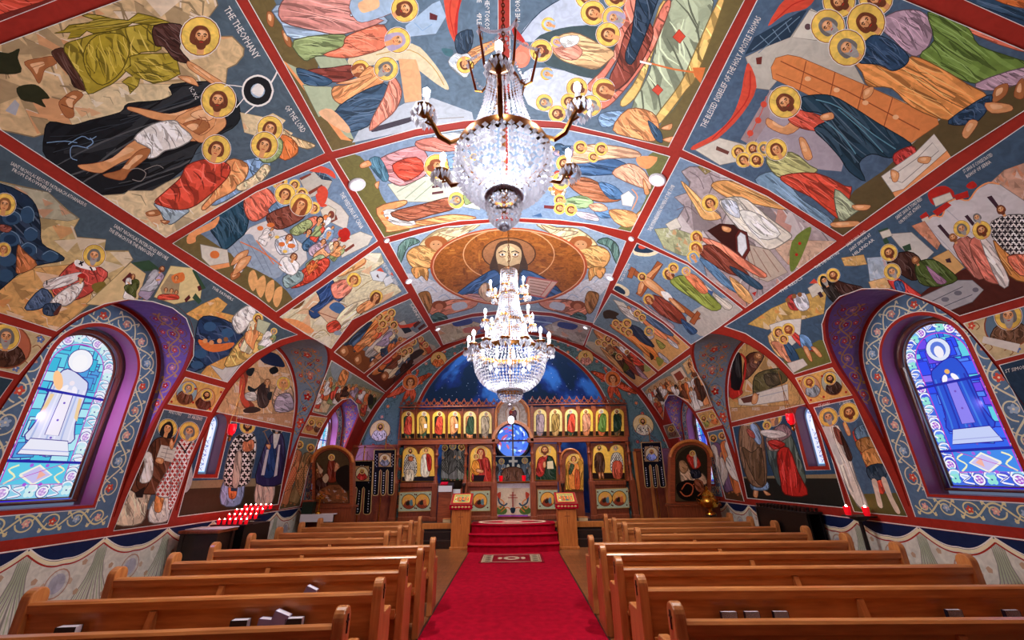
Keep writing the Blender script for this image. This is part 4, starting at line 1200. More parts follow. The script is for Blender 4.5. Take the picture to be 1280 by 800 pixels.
fresco('ceiling_fresco', 'right vault painting of a white-robed angel at an open tomb with three women', '850,196 797,297 860,328 932,385 1046,301 960,245 885,210', '6f86a0', '''
k a89a9c 30 50 852,214 862,208 885,209 960,246 1046,301 990,342 932,385 884,346 872,302 835,284 848,271 856,258 843,246 860,240 862,228
k a8ab84 12 50 818,286 838,284 858,290 880,300 868,322 848,318 830,310
k c8a890 10 60 960,300 1000,300 1046,301 1000,336 985,330
o stl 832,280 846,272 852,284 838,288
q 3a1814 884,288 900,279 926,281 936,294 932,326 916,316 900,302
l 6a5a60 .9 862,214 874,222 880,236
l 6a5a60 .9 880,212 900,222 920,222
l 6a5a60 .9 930,236 944,240 952,250
l 6a5a60 .9 846,262 860,258 872,268
k 8a7a4c 6 50 872,208 886,204 892,212 882,218
r dca060 25 889,232 905,225 936,231 962,246 985,262 940,254 912,248
r e6b070 55 851,226 866,238 884,256 902,272 880,274 868,256
r ded8ca 45 900,250 927,246 948,260 962,272 978,284 990,294 984,301 962,312 944,300 926,288 906,264
r c8d0dc 50 902,250 920,252 925,272 908,264
r e8e8e0 40 924,264 950,268 976,292 950,298
u -.5,-.8
h 888,254 6 brn - 1.8
p skin 903,282 914,285 912,290 904,288
o b8a898 930,304 962,312 985,340 960,352 942,346
j 8a6a5c 1 942,310 964,346
j 8a6a5c 1 954,312 974,340
j 8a6a5c 1 936,306 950,350
o 5a201c 919,294 924,286 934,290 938,312 930,326 920,316
o dce0e4 922,296 926,290 932,294 934,310 928,320 923,314
p 6a7a34 990,302 1010,284 1014,290 998,330 988,338
e crim 1000,304 2 2
e crim 996,318 2 2
u -.5,-.85
r e08468 45 874,297 902,304 928,322 958,342 950,346 916,326
r 7c3a2a 45 872,310 892,306 916,325 937,344 912,342 880,322
r 5a80a4 45 874,323 894,332 924,366 902,354
r 2c4a62 45 912,332 936,344 954,358 946,361 924,346
r d8a468 45 912,345 936,364 942,381 924,370
h 871,296 4.5 mar v 1.75
h 870,310 5 mar v 1.75
h 867,321 4.5 bll v 1.75
q crim 940,366 946,364 944,370
t wht 5 814,289 844,232 THE MYRRHBEARING WOMEN AT THE TOMB
''', group=G)
fresco('ceiling_fresco', 'right vault painting of a crucified man on a brown cross', '796,303 766,362 800,381 830,402 864,431 898,410 929,387 860,331', '7089a2', '''
p b8b2aa 858,396 900,372 918,380 929,387 898,410 876,420
p cream 792,306 800,301 824,313 813,320 793,318
p navy 793,306 800,302 819,311 811,316 794,314
e ver 803,308 5 3
p cream 764,362 772,354 786,362 784,370
p navy 767,361 772,357 781,363 780,368
o a45a34 785,338 790,334 876,398 870,401
o a45a34 784,346 789,333 795,336 790,348
o a45a34 822,326 829,330 802,371 795,367
o a45a34 862,402 872,388 876,392 868,406
p skin 797,366 802,349 826,330 824,336 808,352 802,366
p skin 802,346 812,347 834,366 836,374 826,370 806,356
p whi 826,364 836,366 842,376 832,374
p skin 836,374 842,374 856,388 852,390
u -.6,-.8
h 803,346 3.5 brn b 1.6
r 8c9a44 45 838,350 857,344 878,360 902,382 890,388 866,373 846,360
h 836,342 4.5 brn v 1.7
h 842,335 4 brn - 1.7
r e08058 45 854,342 870,344 886,362 876,366
r c8c0b4 40 880,354 900,371 916,382 906,386
q 3c5a8c 884,362 892,364 890,370
h 858,339 3.5 lil - 1.6
r 8a3c2c 45 809,370 826,371 852,391 858,404 842,402 820,388
r 2f527c 45 852,398 866,408 872,414 864,418 854,406
h 811,374 4 mar v 1.7
r b49aa0 45 800,376 812,384 842,406 836,408
t wht 3.5 778,352 788,330 THE CRUCIFIXION
''', group=G)
fresco('ceiling_fresco', 'right vault painting of a crowd round a figure in dark blue below the cross', '764,366 741,405 770,420 800,443 823,464 863,434 830,405 797,384', '6f8794', '''
p d8a466 800,418 840,414 863,434 823,464 806,446
p 3a2c1c 754,390 762,387 774,392 770,396 776,402 764,398 756,398
o stl 766,374 780,378 788,388 776,386
o stl 792,386 804,394 800,400 790,394
r cfc8c0 40 772,382 790,388 800,402 784,396
f 786,384 806,402 4 whi lil brn - 0
f 800,388 822,406 4.5 ora bll brn b 1.5
f 810,396 836,416 4.5 e6a070 nv2 brn - 1.5
f 790,418 812,438 4.5 ver orl brn - 1.5
f 798,424 818,446 4.5 grs cream brn b 1.5
r e0843e 42 762,406 790,408 812,430 826,450 812,446 786,424
r b8502e 42 770,402 784,404 798,420 784,416
r 22344e 42 784,406 800,410 812,424 818,434 800,426
r e08a5c 42 800,394 816,400 838,418 850,430 830,424 810,410
r 4f6a8c 42 800,390 820,400 842,418 834,418 812,404
r b8b4c0 42 806,414 812,410 818,420 812,424
r d8d8e0 42 834,422 846,430 848,436 838,430
r 9a9a4c 42 820,424 832,432 826,436
r bab8c0 42 824,440 836,450 834,454 824,446
p 8c8c3c 820,446 830,450 824,458
p dbr 812,440 818,446 814,450
u -.7,-.7
h 774,408 3.2 brn - 1.6
h 780,412 3.2 brn - 1.6
h 770,404 3 brn - 1.6
h 786,416 3.2 brn - 1.6
h 797,392 3 brn - 1.6
h 803,397 3 brn - 1.6
h 784,404 3.4 brn - 1.7
h 812,414 4 wht w 1.6
''', group=G)
fresco('ceiling_fresco', 'right vault painting with a pale shrouded figure beside the front arch border', '740,409 731,433 765,456 797,484 821,466 798,446 768,423', '7f8c88', '''
p b8a890 733,430 744,428 768,444 764,454
p d8a66c 770,452 800,456 821,466 797,484
r d08850 42 742,412 760,420 786,444 776,446 752,428
r 3a2018 42 758,421 770,424 796,444 804,454 790,450 768,434
r d8d8da 42 766,426 780,434 798,448 800,452 784,446
r c05a34 42 766,432 780,442 792,456 784,456
r 1c222e 42 760,448 776,446 790,462 794,474 784,468
r 8a3a2c 42 780,450 794,458 802,470 792,466
f 774,430 794,448 4 ora whi brn - 1.5
f 784,440 806,462 4 brn ver brn b 1.5
f 752,426 770,444 4 cream umb brn - 1.5
f 764,440 784,462 4 grd dbr brn b 1.4
r e0a468 42 750,434 764,444 780,464 770,460
r b89aa8 42 794,456 806,468 810,474 800,470
p 9aa060 806,452 814,462 806,464
u -.7,-.7
h 761,424 4 brn b 1.6
h 768,428 3 brn - 1.5
h 756,430 2.8 brn - 1.5
h 748,428 2.6 brn - 1.5
h 774,446 3 dbr - 1.4
''', group=G)
fresco('ceiling_fresco', 'vault painting left of the near chandelier with a reclining man in brown', '419,198 480,297 527,285 575,276 627,273 627,157 575,161 520,170', '7c92ac', '''
p 6c6638 419,198 480,297 512,287 480,250 470,225 450,195
o c8ccb8 484,230 520,222 560,216 600,232 600,262 545,252 500,252
j mnd 1 496,240 520,226
j mnd 1 506,248 532,226
j mnd 1 518,250 548,224
q 5a3034 540,232 552,230 552,233 540,235
q 5a3034 540,240 554,238 554,241 540,243
r c88a8c 8 468,202 520,182 536,200 534,216 518,226 500,232 482,222
r ver 10 490,206 520,196 530,212 506,226
r 4a7488 70 460,202 474,196 486,220 478,226
p skin 450,205 460,200 464,206 452,210
p skin 468,230 474,226 472,236
u .9,-.2
h 545,208 9 mar b 1.7
r c87464 15 520,176 560,170 590,178 570,188 530,188
r orl 10 470,260 505,250 506,256 482,266 492,277 520,276 560,268 590,270 590,274 530,282 486,290 482,284
r d8d4d0 10 478,264 500,262 520,280 492,280
r 9c5a40 8 488,266 532,254 566,246 568,260 540,268 510,276
h 570,250 6 wht w 1.7
l 7a3c2c 1 500,264 530,256 556,250
l 7a3c2c 1 506,270 536,262 560,256
e ora 478,266 2 2
e ora 484,272 2 2
o bcc4cc 560,214 590,206 612,212 606,222 572,226
f 592,196 560,202 8 bll cream brn b 1.7
f 606,244 580,250 6 grs ora brn - 1.6
e d8d8e0 450,229 3 3
r b8c4d0 10 540,170 600,162 620,170 600,180
''', group=G)
fresco('ceiling_fresco', 'vault painting right of the near chandelier with a white font and a boy in blue', '838,195 789,290 745,281 700,275 635,272 635,157 700,160 760,172', '7c92ac', '''
p 6c6e40 838,195 789,290 772,286 800,262 812,228 806,205 816,190
r 3a5c84 10 712,204 752,196 782,204 781,215 760,218 728,218
r e6b08c 10 700,190 740,180 790,186 800,196 760,198 720,204
r e8a888 45 765,216 786,204 806,214 814,236 790,230
p orl 796,196 822,196 812,210 800,208
r a06444 12 708,226 730,221 752,230 776,244 772,251 748,252 724,242
r 4f76a0 30 748,228 768,232 780,246 762,248
o d8d8d8 776,244 786,238 794,246 790,258 778,256
l orl 1.4 790,236 797,246 790,262
r 8ea878 8 700,252 726,244 742,252 732,260 710,258
r 5a80a8 20 742,262 756,260 768,270 752,272
r e6a068 25 762,262 790,264 800,276 784,284 768,276
f 690,218 712,224 6 ver bll brn b 1.7
f 688,236 706,242 6 cream ora brn - 1.7
f 690,186 716,190 7 lil nv2 brn b 1.7
f 676,206 690,210 6 grs orl gry w 1.7
r cfc0c8 15 720,264 744,268 748,276 726,272
r e0a080 20 736,256 752,254 760,262 744,264
u -.9,-.2
h 706,204 6 brn - 1.7
h 702,226 6 wht w 1.8
h 700,250 4.5 brn - 1.6
h 700,260 4.5 brn - 1.7
h 714,262 4.5 brn - 1.7
h 742,196 4 brn - 1.7
h 726,184 5 brn - 1.7
h 752,186 5 brn - 1.7
q 6a2a2c 680,256 694,257 692,261 680,260
q 3a5c84 664,270 676,266 678,271
p skin 796,268 802,264 800,278
p skin 804,222 812,240 806,242
''', group=G)
def pant(cv):
    cv.poly('8fa4b8', [(486, 303), (783, 301), (742, 404), (541, 404)], .5)
    for m in (1, -1):
        X = lambda P: [(x if m > 0 else 1271-x, y) for x, y in P]
        cv.poly('ced2da', X([(505, 342), (540, 350), (575, 372), (590, 384), (550, 384), (520, 368)]), .6, True)
        for a, b in ((512, 350), (530, 362), (548, 372), (526, 374)): cv.line('sky', 1.2, X([(a, b), (a+8, b-4), (a+16, b+3)]))
        cv.robe('dcc090', X([(524, 306), (548, 286), (575, 284), (592, 278), (600, 281), (572, 297), (552, 304)]), 150)
        cv.robe('e6c8a0', X([(548, 290), (580, 286), (596, 279), (575, 296)]), 150)
        cv.robe('5a7a70', X([(498, 331), (498, 308), (512, 297), (525, 302), (510, 309), (503, 324)]), 100)
        cv.robe('e0a868', X([(508, 320), (515, 310), (530, 307), (552, 314), (547, 326), (534, 336), (516, 334)]), 30)
        cv.ell('9c5a30', *X([(545, 303)])[0], 14.5, 8.5, 0, 18); cv.ell('c89468', *X([(545, 306)])[0], 8, 6)
        for q in (-3, 3): cv.ell('ink', *X([(545+q, 305)])[0], 1, .7, n=6)
        for k in range(9): cv.ell('b87038', *X([(515+k*4, 315+(k*7) % 14)])[0], 1, .7, n=5)
        cv.robe('d89a58', X([(514, 335), (534, 335), (534, 351), (527, 344), (520, 348)]), 80, .6)
        cv.robe('d0866c', X([(534, 386), (552, 377), (568, 374), (596, 376), (590, 385), (560, 393), (546, 397)]), 160)
        cv.poly('bccad8', X([(565, 380), (580, 377), (584, 384), (568, 388)]), .3, True)
        cv.robe('9a6a3c', X([(522, 369), (530, 364), (537, 366), (540, 380), (535, 392), (528, 386)]), 70)
        cv.ell('8a4a2c', *X([(549, 381)])[0], 9.5, 5.5, 0, 16); cv.ell('c07858', *X([(549, 383)])[0], 5, 4)
        cv.robe('4a6a68', X([(538, 396), (548, 390), (560, 398), (542, 402)]), 20, .5)
    e = ell(636, 333, 98.5, 49, 0, 40)
    cv.poly('b0502c', e, .2); cv.line('e8b890', 1, ell(636, 333, 95, 46.5, 0, 40)+[(731, 333)], False)
    d = cv.poly('9c5a26', ell(636, 333, 94, 45.5, 0, 40), .9); cv.cl = d
    for k in range(90):
        x, y = cv.rnd.uniform(545, 728), cv.rnd.uniform(290, 376); cv.poly(cv.rnd.choice(['b06c30', '8a4c20', 'c07c3a', '7c4420']), ell(x, y, cv.rnd.uniform(3, 8), cv.rnd.uniform(1, 2.4), cv.rnd.choice([0, .1, -.1, 1.5]), 6), .4)
    cv.line('e0a878', 1.2, ell(636, 318, 57, 33, 0, 34)+[(693, 318)], False)
    cv.ell('4a2c1c', 636, 317, 34, 20.5, 0, 30); cv.ell('a8724a', 636, 317, 32.5, 19.3, 0, 30, .5)
    cv.poly('4a3426', [(617, 318), (622, 304), (636, 300), (650, 304), (655, 318), (660, 336), (646, 342), (626, 342), (612, 336)], .4, True)
    cv.poly('c8ac84', [(626, 336), (646, 336), (650, 350), (622, 350)], .3)
    f = cv.poly('d2b488', [(620, 320), (623, 309), (636, 304), (649, 309), (652, 320), (647, 335), (636, 342), (625, 335)], .3, True)
    cv.poly('e6d2a4', [(628, 312), (636, 307), (644, 312), (641, 322), (636, 330), (631, 322)], .2, True)
    cv.poly('6a4a32', [(622, 330), (629, 331), (636, 333), (643, 331), (650, 330), (645, 345), (636, 350), (627, 345)], .4, True)
    for q in (-1, 1):
        cv.line('ink', 1.2, [(636+q*3, 315), (636+q*8, 313.5), (636+q*13, 316)]); cv.ell('whi', 636+q*8, 318, 3.4, 1.5, n=10); cv.ell('ink', 636+q*8, 318, 1.4, 1.4, n=8); cv.line('mar', .8, [(636+q*4, 320), (636+q*9, 321), (636+q*12, 319)])
    cv.line('mar', 1, [(637, 316), (638, 325), (634, 327)]); cv.line('8a3a2c', 1, [(631, 334), (636, 333), (641, 334)])
    cv.robe('c88c78', [(622, 345), (650, 345), (662, 384), (610, 384)], 90)
    cv.robe('3a6298', [(569, 371), (582, 358), (598, 347), (618, 337), (627, 350), (620, 366), (606, 372), (600, 368)], 150)
    cv.robe('3a6298', [(654, 337), (688, 352), (706, 372), (690, 380), (650, 384), (648, 360)], 30)
    cv.robe('d49a94', [(569, 371), (596, 367), (612, 376), (604, 384), (580, 380)], 10)
    cv.robe('d2b090', [(598, 366), (604, 354), (614, 356), (618, 368), (610, 377)], 80, .5)
    b = [(660, 346), (697, 352), (681, 372), (654, 367)]
    cv.poly('d8b4a4', b, .2); cv.line('c0605c', 2, b+[b[0]], False); cv.line('c0605c', 1, [(690, 351), (675, 371)], False)
    for k in range(5): cv.line('8a5a50', .8, [(662+k*.3, 350+k*3.6), (686-k*2.2, 354+k*3.4)], False)
    cv.cl = 0
fresco('ceiling_fresco', 'vault painting of a haloed bearded man with a book in a large brown oval', '486,303 555,283 635,276 730,283 783,301 742,404 690,391 640,387 590,392 541,404', '8fa4b8', pant, group=G)
fresco('ceiling_fresco', 'narrow blue and sand vault strip under the oval painting, behind the far chandelier', '544,408 590,396 640,391 690,395 739,408 729,432 690,421 640,414 600,418 554,431', '6a74a0', '''
k b8a68c 14 20 544,408 580,399 600,404 596,417 554,431
k a89a90 14 20 739,408 700,400 680,408 690,420 729,432
p 3f4c80 566,402 586,398 590,404 570,408
p 3f4c80 700,402 722,406 716,412 698,408
p 8a4a58 600,412 630,406 640,408 610,416
p 4c5a90 640,396 680,398 676,406 640,404
p b86a60 580,410 600,408 596,414 582,416
l sky 1.5 600,400 640,398 690,404
''', group=G)
fresco('ceiling_fresco', 'long vault strip above the left windows with a bishop, swirling blue sea and town', '-10,174 32,201 207,313 320,387 352,409 372,418 350,425 320,441 300,458 284,478 232,463 241,445 242,425 232,398 215,385 190,377 160,374 130,380 100,393 70,414 25,399 -10,388', '465762', '''
k c8b07c 26 12 -10,224 60,240 84,262 99,273 92,285 96,296 132,299 130,313 160,313 166,324 150,340 114,378 95,395 70,414 25,399 -10,388
k a8a48c 10 12 -10,226 60,240 82,262 99,273 84,276 50,272 30,245
k d8a868 14 12 -10,362 40,335 90,330 118,340 112,378 92,396 68,414 25,399 -10,388
r 1c3048 40 -10,238 26,240 44,256 50,280 52,304 72,316 79,325 44,332 20,344 -10,358
e 30506e 14,272 12 9
e 30506e 34,268 9 11
e 30506e 12,298 13 10
e 30506e 38,292 9 9
e 30506e 34,312 11 9
e 30506e 62,320 11 7
e 30506e 8,324 12 9
e 30506e 6,344 10 8
e 1c3450 14,273 7 5
e 1c3450 12,299 8 6
e 1c3450 34,313 6 5
l 7a98b0 .8 4,266 14,263 24,268 26,276
l 7a98b0 .8 28,260 36,258 42,266 41,276
l 7a98b0 .8 1,292 12,288 22,294 25,304
l 7a98b0 .8 31,288 38,284 46,289
l 7a98b0 .8 26,308 34,303 44,308 45,316
l 7a98b0 .8 53,318 62,313 72,318
u .2,-1
h 5,256 8 umb - 1.75
h 4,312 5 skd - 1.75
r c07444 60 22,306 30,314 46,331 22,342 20,330
r 8a4a3a -20 0,280 14,284 10,290 0,288
r c04a40 65 85,332 105,327 134,340 124,356 106,370 82,376 64,362
r e6dcd8 -25 55,352 80,344 100,340 102,346 84,356 58,362
r 4a6080 60 52,360 66,374 48,386 30,385
p whi 96,324 118,334 116,338 94,332
j blk 2 100,326 102,332
j blk 2 98,330 104,327
j blk 2 112,333 115,338
j blk 1.5 58,350 58,356
r e8e0d8 65 82,360 104,352 98,368 82,382 62,378
r 2c3f58 65 56,380 76,380 68,394 54,392
p 5a2c24 76,380 72,393 66,392
h 101,348 4 brn - 0
p crim 96,345 102,341 107,345 104,348
h 117,320 8 gry wb 1.75
p grf 114,356 130,352 132,364 120,366
o d8bf8c 107,380 163,328 182,342 172,374 130,382
o dcc890 192,371 213,332 242,335 252,360 250,373 217,380
q dgn 164,328 186,325 201,337 180,339
q dgn 242,334 257,360 252,362 240,338
q dgn 244,366 252,376 248,380 240,372
q a08c6c 200,360 212,342 226,344 222,370 204,374
q 5a2020 152,350 162,340 166,344 156,354
q 5a2020 246,358 250,356 252,362 248,364
q 5a2020 230,374 236,368 238,372 232,378
p ora 214,345 228,340 230,350 218,354
h 220,347 2.5 brn - 0
f 166,345 160,374 8 wht grd brn v 0
f 202,336 178,372 8 lil gry brn b 0
h 207,362 2.5 brn - 0
h 214,363 2.5 brn - 0
h 220,365 2.5 brn - 0
r ver 10 200,368 220,368 222,374 198,374
k d8a45c 10 20 232,392 252,380 272,371 284,380 276,390 300,396 300,416 250,402
r 22385a 40 248,400 270,396 300,412 299,438 258,458 234,466 242,440
e 34587c 262,408 8 6
e 34587c 250,442 8 6
e 34587c 246,456 8 5
e 34587c 284,416 8 6
p ora 248,424 268,430 292,428 286,436 266,440 252,434
e skin 256,426 3 3
e skin 264,428 3 3
e skin 274,426 3 3
e umb 282,424 3 3
k d8a45c 10 60 258,458 300,437 300,452 284,478 250,468
r e0dcd8 60 290,398 308,382 320,390 306,412 296,416
o c8c8c4 262,456 282,480 298,458 318,438 312,430 292,448 278,462
r d8b468 60 280,456 300,424 322,412 344,424 318,442 298,456
r e08a70 60 298,430 314,414 320,418 306,438
f 322,398 306,440 8 cream orl brn b 1.7
f 342,414 326,438 7 grs whi gry w 1.7
o b8c0a0 322,398 338,404 330,418 320,412
t wht 4.5 12,205 106,258 SAINT NICHOLAS RESCUES PATRIARCH ATHANASIUS
t wht 4.5 14,213 62,240 FROM DROWNING
t wht 4.5 141,283 208,325 SAINT NICHOLAS INTERCEDES BEFORE
t wht 4.5 135,288 190,321 THE EPARCH FOR THE INNOCENT
t wht 3.5 264,360 290,376 THE FATHERS
''', group=G)
fresco('ceiling_fresco', 'long vault strip above the right windows with clergy, a white church and a stone tomb', '905,408 960,374 1080,291 1162,237 1280,156 1300,143 1300,365 1280,371 1200,395 1175,381 1140,368 1110,361 1078,361 1050,371 1034,388 1028,405 1030,425 1040,453 993,468 975,449 955,432 932,417', '3f566c', '''
p 4c2018 1146,372 1210,334 1300,326 1300,365 1198,396 1170,380
k c89c84 12 60 1236,230 1256,212 1290,200 1300,240 1280,250
o cac6c8 1157,278 1166,270 1178,270 1184,254 1196,248 1211,250 1222,236 1236,229 1250,230 1280,250 1300,262 1300,330 1240,330 1218,343 1178,306
l orl 2 1157,278 1167,269 1178,270 1184,254 1197,248 1211,250 1222,236 1236,228 1250,230
p crim 1160,243 1167,235 1182,232 1193,240 1190,250 1178,250 1167,256
o stl 1166,248 1188,240 1192,248 1170,258
q crim 1166,264 1184,252 1190,256 1172,270
q crim 1192,244 1210,238 1212,246 1196,250
p crim 1208,232 1216,226 1222,232 1214,236
q crim 1150,270 1158,264 1162,270 1154,276
q stl 1152,274 1160,270 1163,276 1156,280
q 3a2430 1172,282 1176,280 1190,296 1186,298
q 3a2430 1206,270 1210,268 1220,280 1216,282
q 3a2430 1234,246 1240,244 1250,258 1246,260
j gry 1 1184,262 1232,306
j gry 1 1160,282 1212,336
r b06a5c 55 1192,308 1210,295 1222,312 1232,344 1218,346
r d87a68 50 1212,305 1228,298 1252,350 1236,352 1226,340
r e6dcd8 50 1226,300 1240,306 1262,350 1250,356
r e6e0dc 45 1236,284 1262,268 1300,276 1300,322 1262,318
x 1c1620 3 7
r d8904c 50 1242,300 1262,318 1300,335 1290,352 1262,344
r e0785c 50 1260,320 1300,320 1300,340 1276,344
u -.5,-.85
h 1192,297 5 umb b 0
h 1203,286 6 gry w 1.75
h 1228,288 6.5 brn b 1.8
h 1222,272 5 gry w 0
h 1252,262 5.5 brn b 0
o a4a4a8 1150,372 1197,350 1216,350 1230,362 1216,377 1180,391
j 5a5a64 1 1166,376 1204,358
j 5a5a64 1 1178,384 1216,368
e 6a6a74 1182,374 5 3
e 6a6a74 1198,366 5 3
e 6a6a74 1220,362 4 3
o c2bfb8 1112,292 1140,290 1168,315 1152,330 1125,308
q dgn 1128,308 1138,304 1140,312 1132,314
q dgn 1098,288 1110,284 1114,296 1104,298
o stl 1100,290 1112,286 1116,294 1104,298
q dgn 1112,302 1108,296 1104,300 1108,308
k c88a6c 8 50 1140,282 1156,276 1176,304 1172,312 1150,292
o d0a468 1166,322 1186,312 1206,334 1192,344
q 3a2430 1182,324 1188,322 1190,328 1184,328
k a8b8c8 8 70 1084,322 1110,320 1108,347 1088,353
k d0a868 8 30 1052,322 1080,318 1084,330 1070,332 1056,332
k d8b078 8 30 1086,352 1110,346 1114,360 1090,362
r 3c2018 60 1108,324 1135,314 1152,326 1146,350 1126,342
r c83c34 60 1110,350 1124,348 1140,360 1152,370 1124,366
r 3a5a8c 60 1118,352 1128,352 1132,364 1122,364
r 4a5c28 50 1145,330 1166,324 1187,337 1197,350 1172,358 1150,353
r 9a7090 40 1158,332 1172,342 1184,352 1172,354
h 1112,316 6 brn b 1.75
h 1116,340 6 gry w 1.75
h 1145,325 4.5 umb b 0
k c8a45c 14 40 935,405 965,385 1000,370 1034,360 1030,392 1000,400 960,412
o stl 1010,360 1022,352 1030,364 1016,372
q ver 1012,354 1018,348 1024,354
q 3a2430 1022,366 1026,364 1030,370 1026,372
r 2a2420 55 1028,358 1042,352 1052,372 1042,378
r 3c2018 50 1042,350 1058,354 1080,360 1054,370
h 1031,351 5 wht wk 1.7
h 1042,344 5 brn b 1.7
r b03c38 50 984,372 994,368 1000,386 988,386
r cfd2dc 50 992,372 1006,366 1012,384 1000,388
e umb 985,375 3 3
e umb 993,370 3 3
e umb 1000,368 3 3
o d8d4cc 962,406 980,400 1002,398 1000,424 985,436 968,428
p 6c6a34 986,440 1010,432 1030,425 1040,453 993,468 980,454
r e0b87c 60 960,420 978,412 982,434 988,448 972,444
r d08a6a 60 964,428 982,430 994,450 984,452
r 2f5070 60 978,424 990,432 1000,450 990,452
o d8d4cc 984,454 1004,448 1010,456 992,466
r c84038 40 984,410 1000,420 1006,432 1020,440 1000,432
r 6a94c4 50 1000,418 1012,422 1016,436 1004,436
p skin 1004,434 1010,434 1016,450 1012,450
p skin 1014,434 1020,434 1028,444 1024,446
h 974,416 5 brn - 1.6
h 980,424 4 brn - 1.6
h 986,412 5 mar b 1.6
t wht 4.5 1122,274 1154,249 SAINT SAVA IS TONSURED
t wht 4.5 1126,280 1152,258 ON MOUNT ATHOS
t wht 4 1060,308 1084,290 SAINT SAVA AND
t wht 4 1064,314 1090,294 SAINT SIMEON AT
t wht 4 1068,320 1094,300 HILANDAR
t wht 4.5 1206,216 1242,194 ST SAVA IS CONSECRATED
t wht 4.5 1210,222 1240,203 BISHOP OF SERBIA
t wht 3.5 1020,336 1050,316 THE DEPARTURE
t wht 3.5 976,366 1004,348 THE RELICS
''', group=G)
GB = 'saint panels on the wall piers'
def busts(cv, list_):
    for x, y, rx, ry, a, ring, robe, hair, kind, r, up in list_:
        cv.ell('8a4a2c', x, y, rx*1.06, ry*1.06, a, 24); b = cv.ell(ring, x, y, rx, ry, a, 24); o = cv.cl; cv.cl = b; ux, uy = up
        cv.robe(robe, [(x-uy*rx*-.9-ux*ry, y+ux*-rx*.9-uy*ry) if 0 else (x+uy*rx*.8-ux*ry*.95, y-ux*rx*.8-uy*ry*.95), (x+uy*rx*.65-ux*ry*.1, y-ux*rx*.65-uy*ry*.1), (x+ux*ry*.12, y+uy*ry*.12), (x-uy*rx*.65-ux*ry*.1, y+ux*rx*.65-uy*ry*.1), (x-uy*rx*.8-ux*ry*.95, y+ux*rx*.8-uy*ry*.95)], math.degrees(math.atan2(-uy, -ux)))
        cv.up = up; cv.head(x+ux*ry*.38, y+uy*ry*.38, r, hair, kind, 1.7); cv.cl = o
def u1(cv):
    for p in ((8, 404), (50, 424), (30, 456), (5, 456), (46, 436)): cv.line('umb', 1.2, [(p[0]-6, p[1]-2), (p[0], p[1]-5), (p[0]+5, p[1]), (p[0]+1, p[1]+4)])
    for p in ((50, 424), (19, 460)): flower(cv, p[0], p[1], 5, '5a78b0')
    busts(cv, [(6, 432, 31, 27, .2, 'b8684a', '4a2c1e', 'umb', 'wb', 10, (.1, -1))])
fresco('wall_fresco', 'cream panel at the left edge with a balding monk in a round frame', '-30,394 64,421 23,468 -30,456', 'c8b488', u1, group=GB)
def u2(cv):
    for p in ((1220, 408), (1236, 434), (1262, 440), (1212, 400)): cv.line('umb', 1.2, [(p[0]-6, p[1]-2), (p[0], p[1]-5), (p[0]+5, p[1]), (p[0]+1, p[1]+4)])
    flower(cv, 1215, 407, 5, 'ver'); flower(cv, 1272, 436, 5, '5a78b0')
    busts(cv, [(1262, 406, 30, 27, -.2, '5a7488', '6a4a34', 'std', 'wb', 10, (-.1, -1))])
    cv.poly('d8d4cc', [(1230, 420), (1276, 430), (1272, 440), (1228, 428)], .2)
fresco('wall_fresco', 'cream panel at the right edge with a white-bearded man holding a scroll', '1204,404 1310,374 1310,434 1245,451', 'c8b488', u2, group=GB)
fresco('wall_fresco', 'dark slate panel at the left edge under the round monk portrait', '-30,464 16,474 0,497 -30,538', '2c4250', 'f -14,490 -40,560 10 brn dbr brn b', group=GB)
fresco('wall_fresco', 'dark slate panel at the right edge under the scroll portrait', '1249,456 1310,440 1310,568 1280,515', '243a50', '''
f 1300,484 1330,580 16 brn ora brn b
t wht 4.5 1258,466 1284,460 ST SIMON
''', group=GB)
fresco('wall_fresco', 'small left pier panel of two monks in oval frames, above two saints', '231,471 281,485 264,515 209,505', 'd8a85c', lambda cv: (busts(cv, [(233, 491, 12, 15, .5, '8aa4b0', '6a3a24', 'wht', 'wb', 4.5, (.35, -.95)), (256, 499, 11.5, 14, .5, 'd0945c', '5a281a', 'dbr', 'b', 4.3, (.35, -.95))]),
    [cv.ell('crim', x, y, 1.6, n=6) for x, y in ((214, 502), (244, 486), (241, 503), (276, 490), (262, 511))]), group=GB)
fresco('wall_fresco', 'small right pier panel of two monks in oval frames, above a soldier saint', '994,472 1041,459 1066,494 1012,505', 'd8a85c', lambda cv: (busts(cv, [(1014, 483, 11, 14, -.5, 'c8906c', '8a9aa4', 'mar', 'b', 4.3, (-.35, -.95)), (1040, 479, 12, 15, -.5, 'a8b0a0', '3a241c', 'dbr', 'b', 4.6, (-.35, -.95))]),
    [cv.ell('crim', x, y, 1.6, n=6) for x, y in ((1000, 476), (1028, 470), (1030, 496), (1058, 490), (1014, 500))]), group=GB)
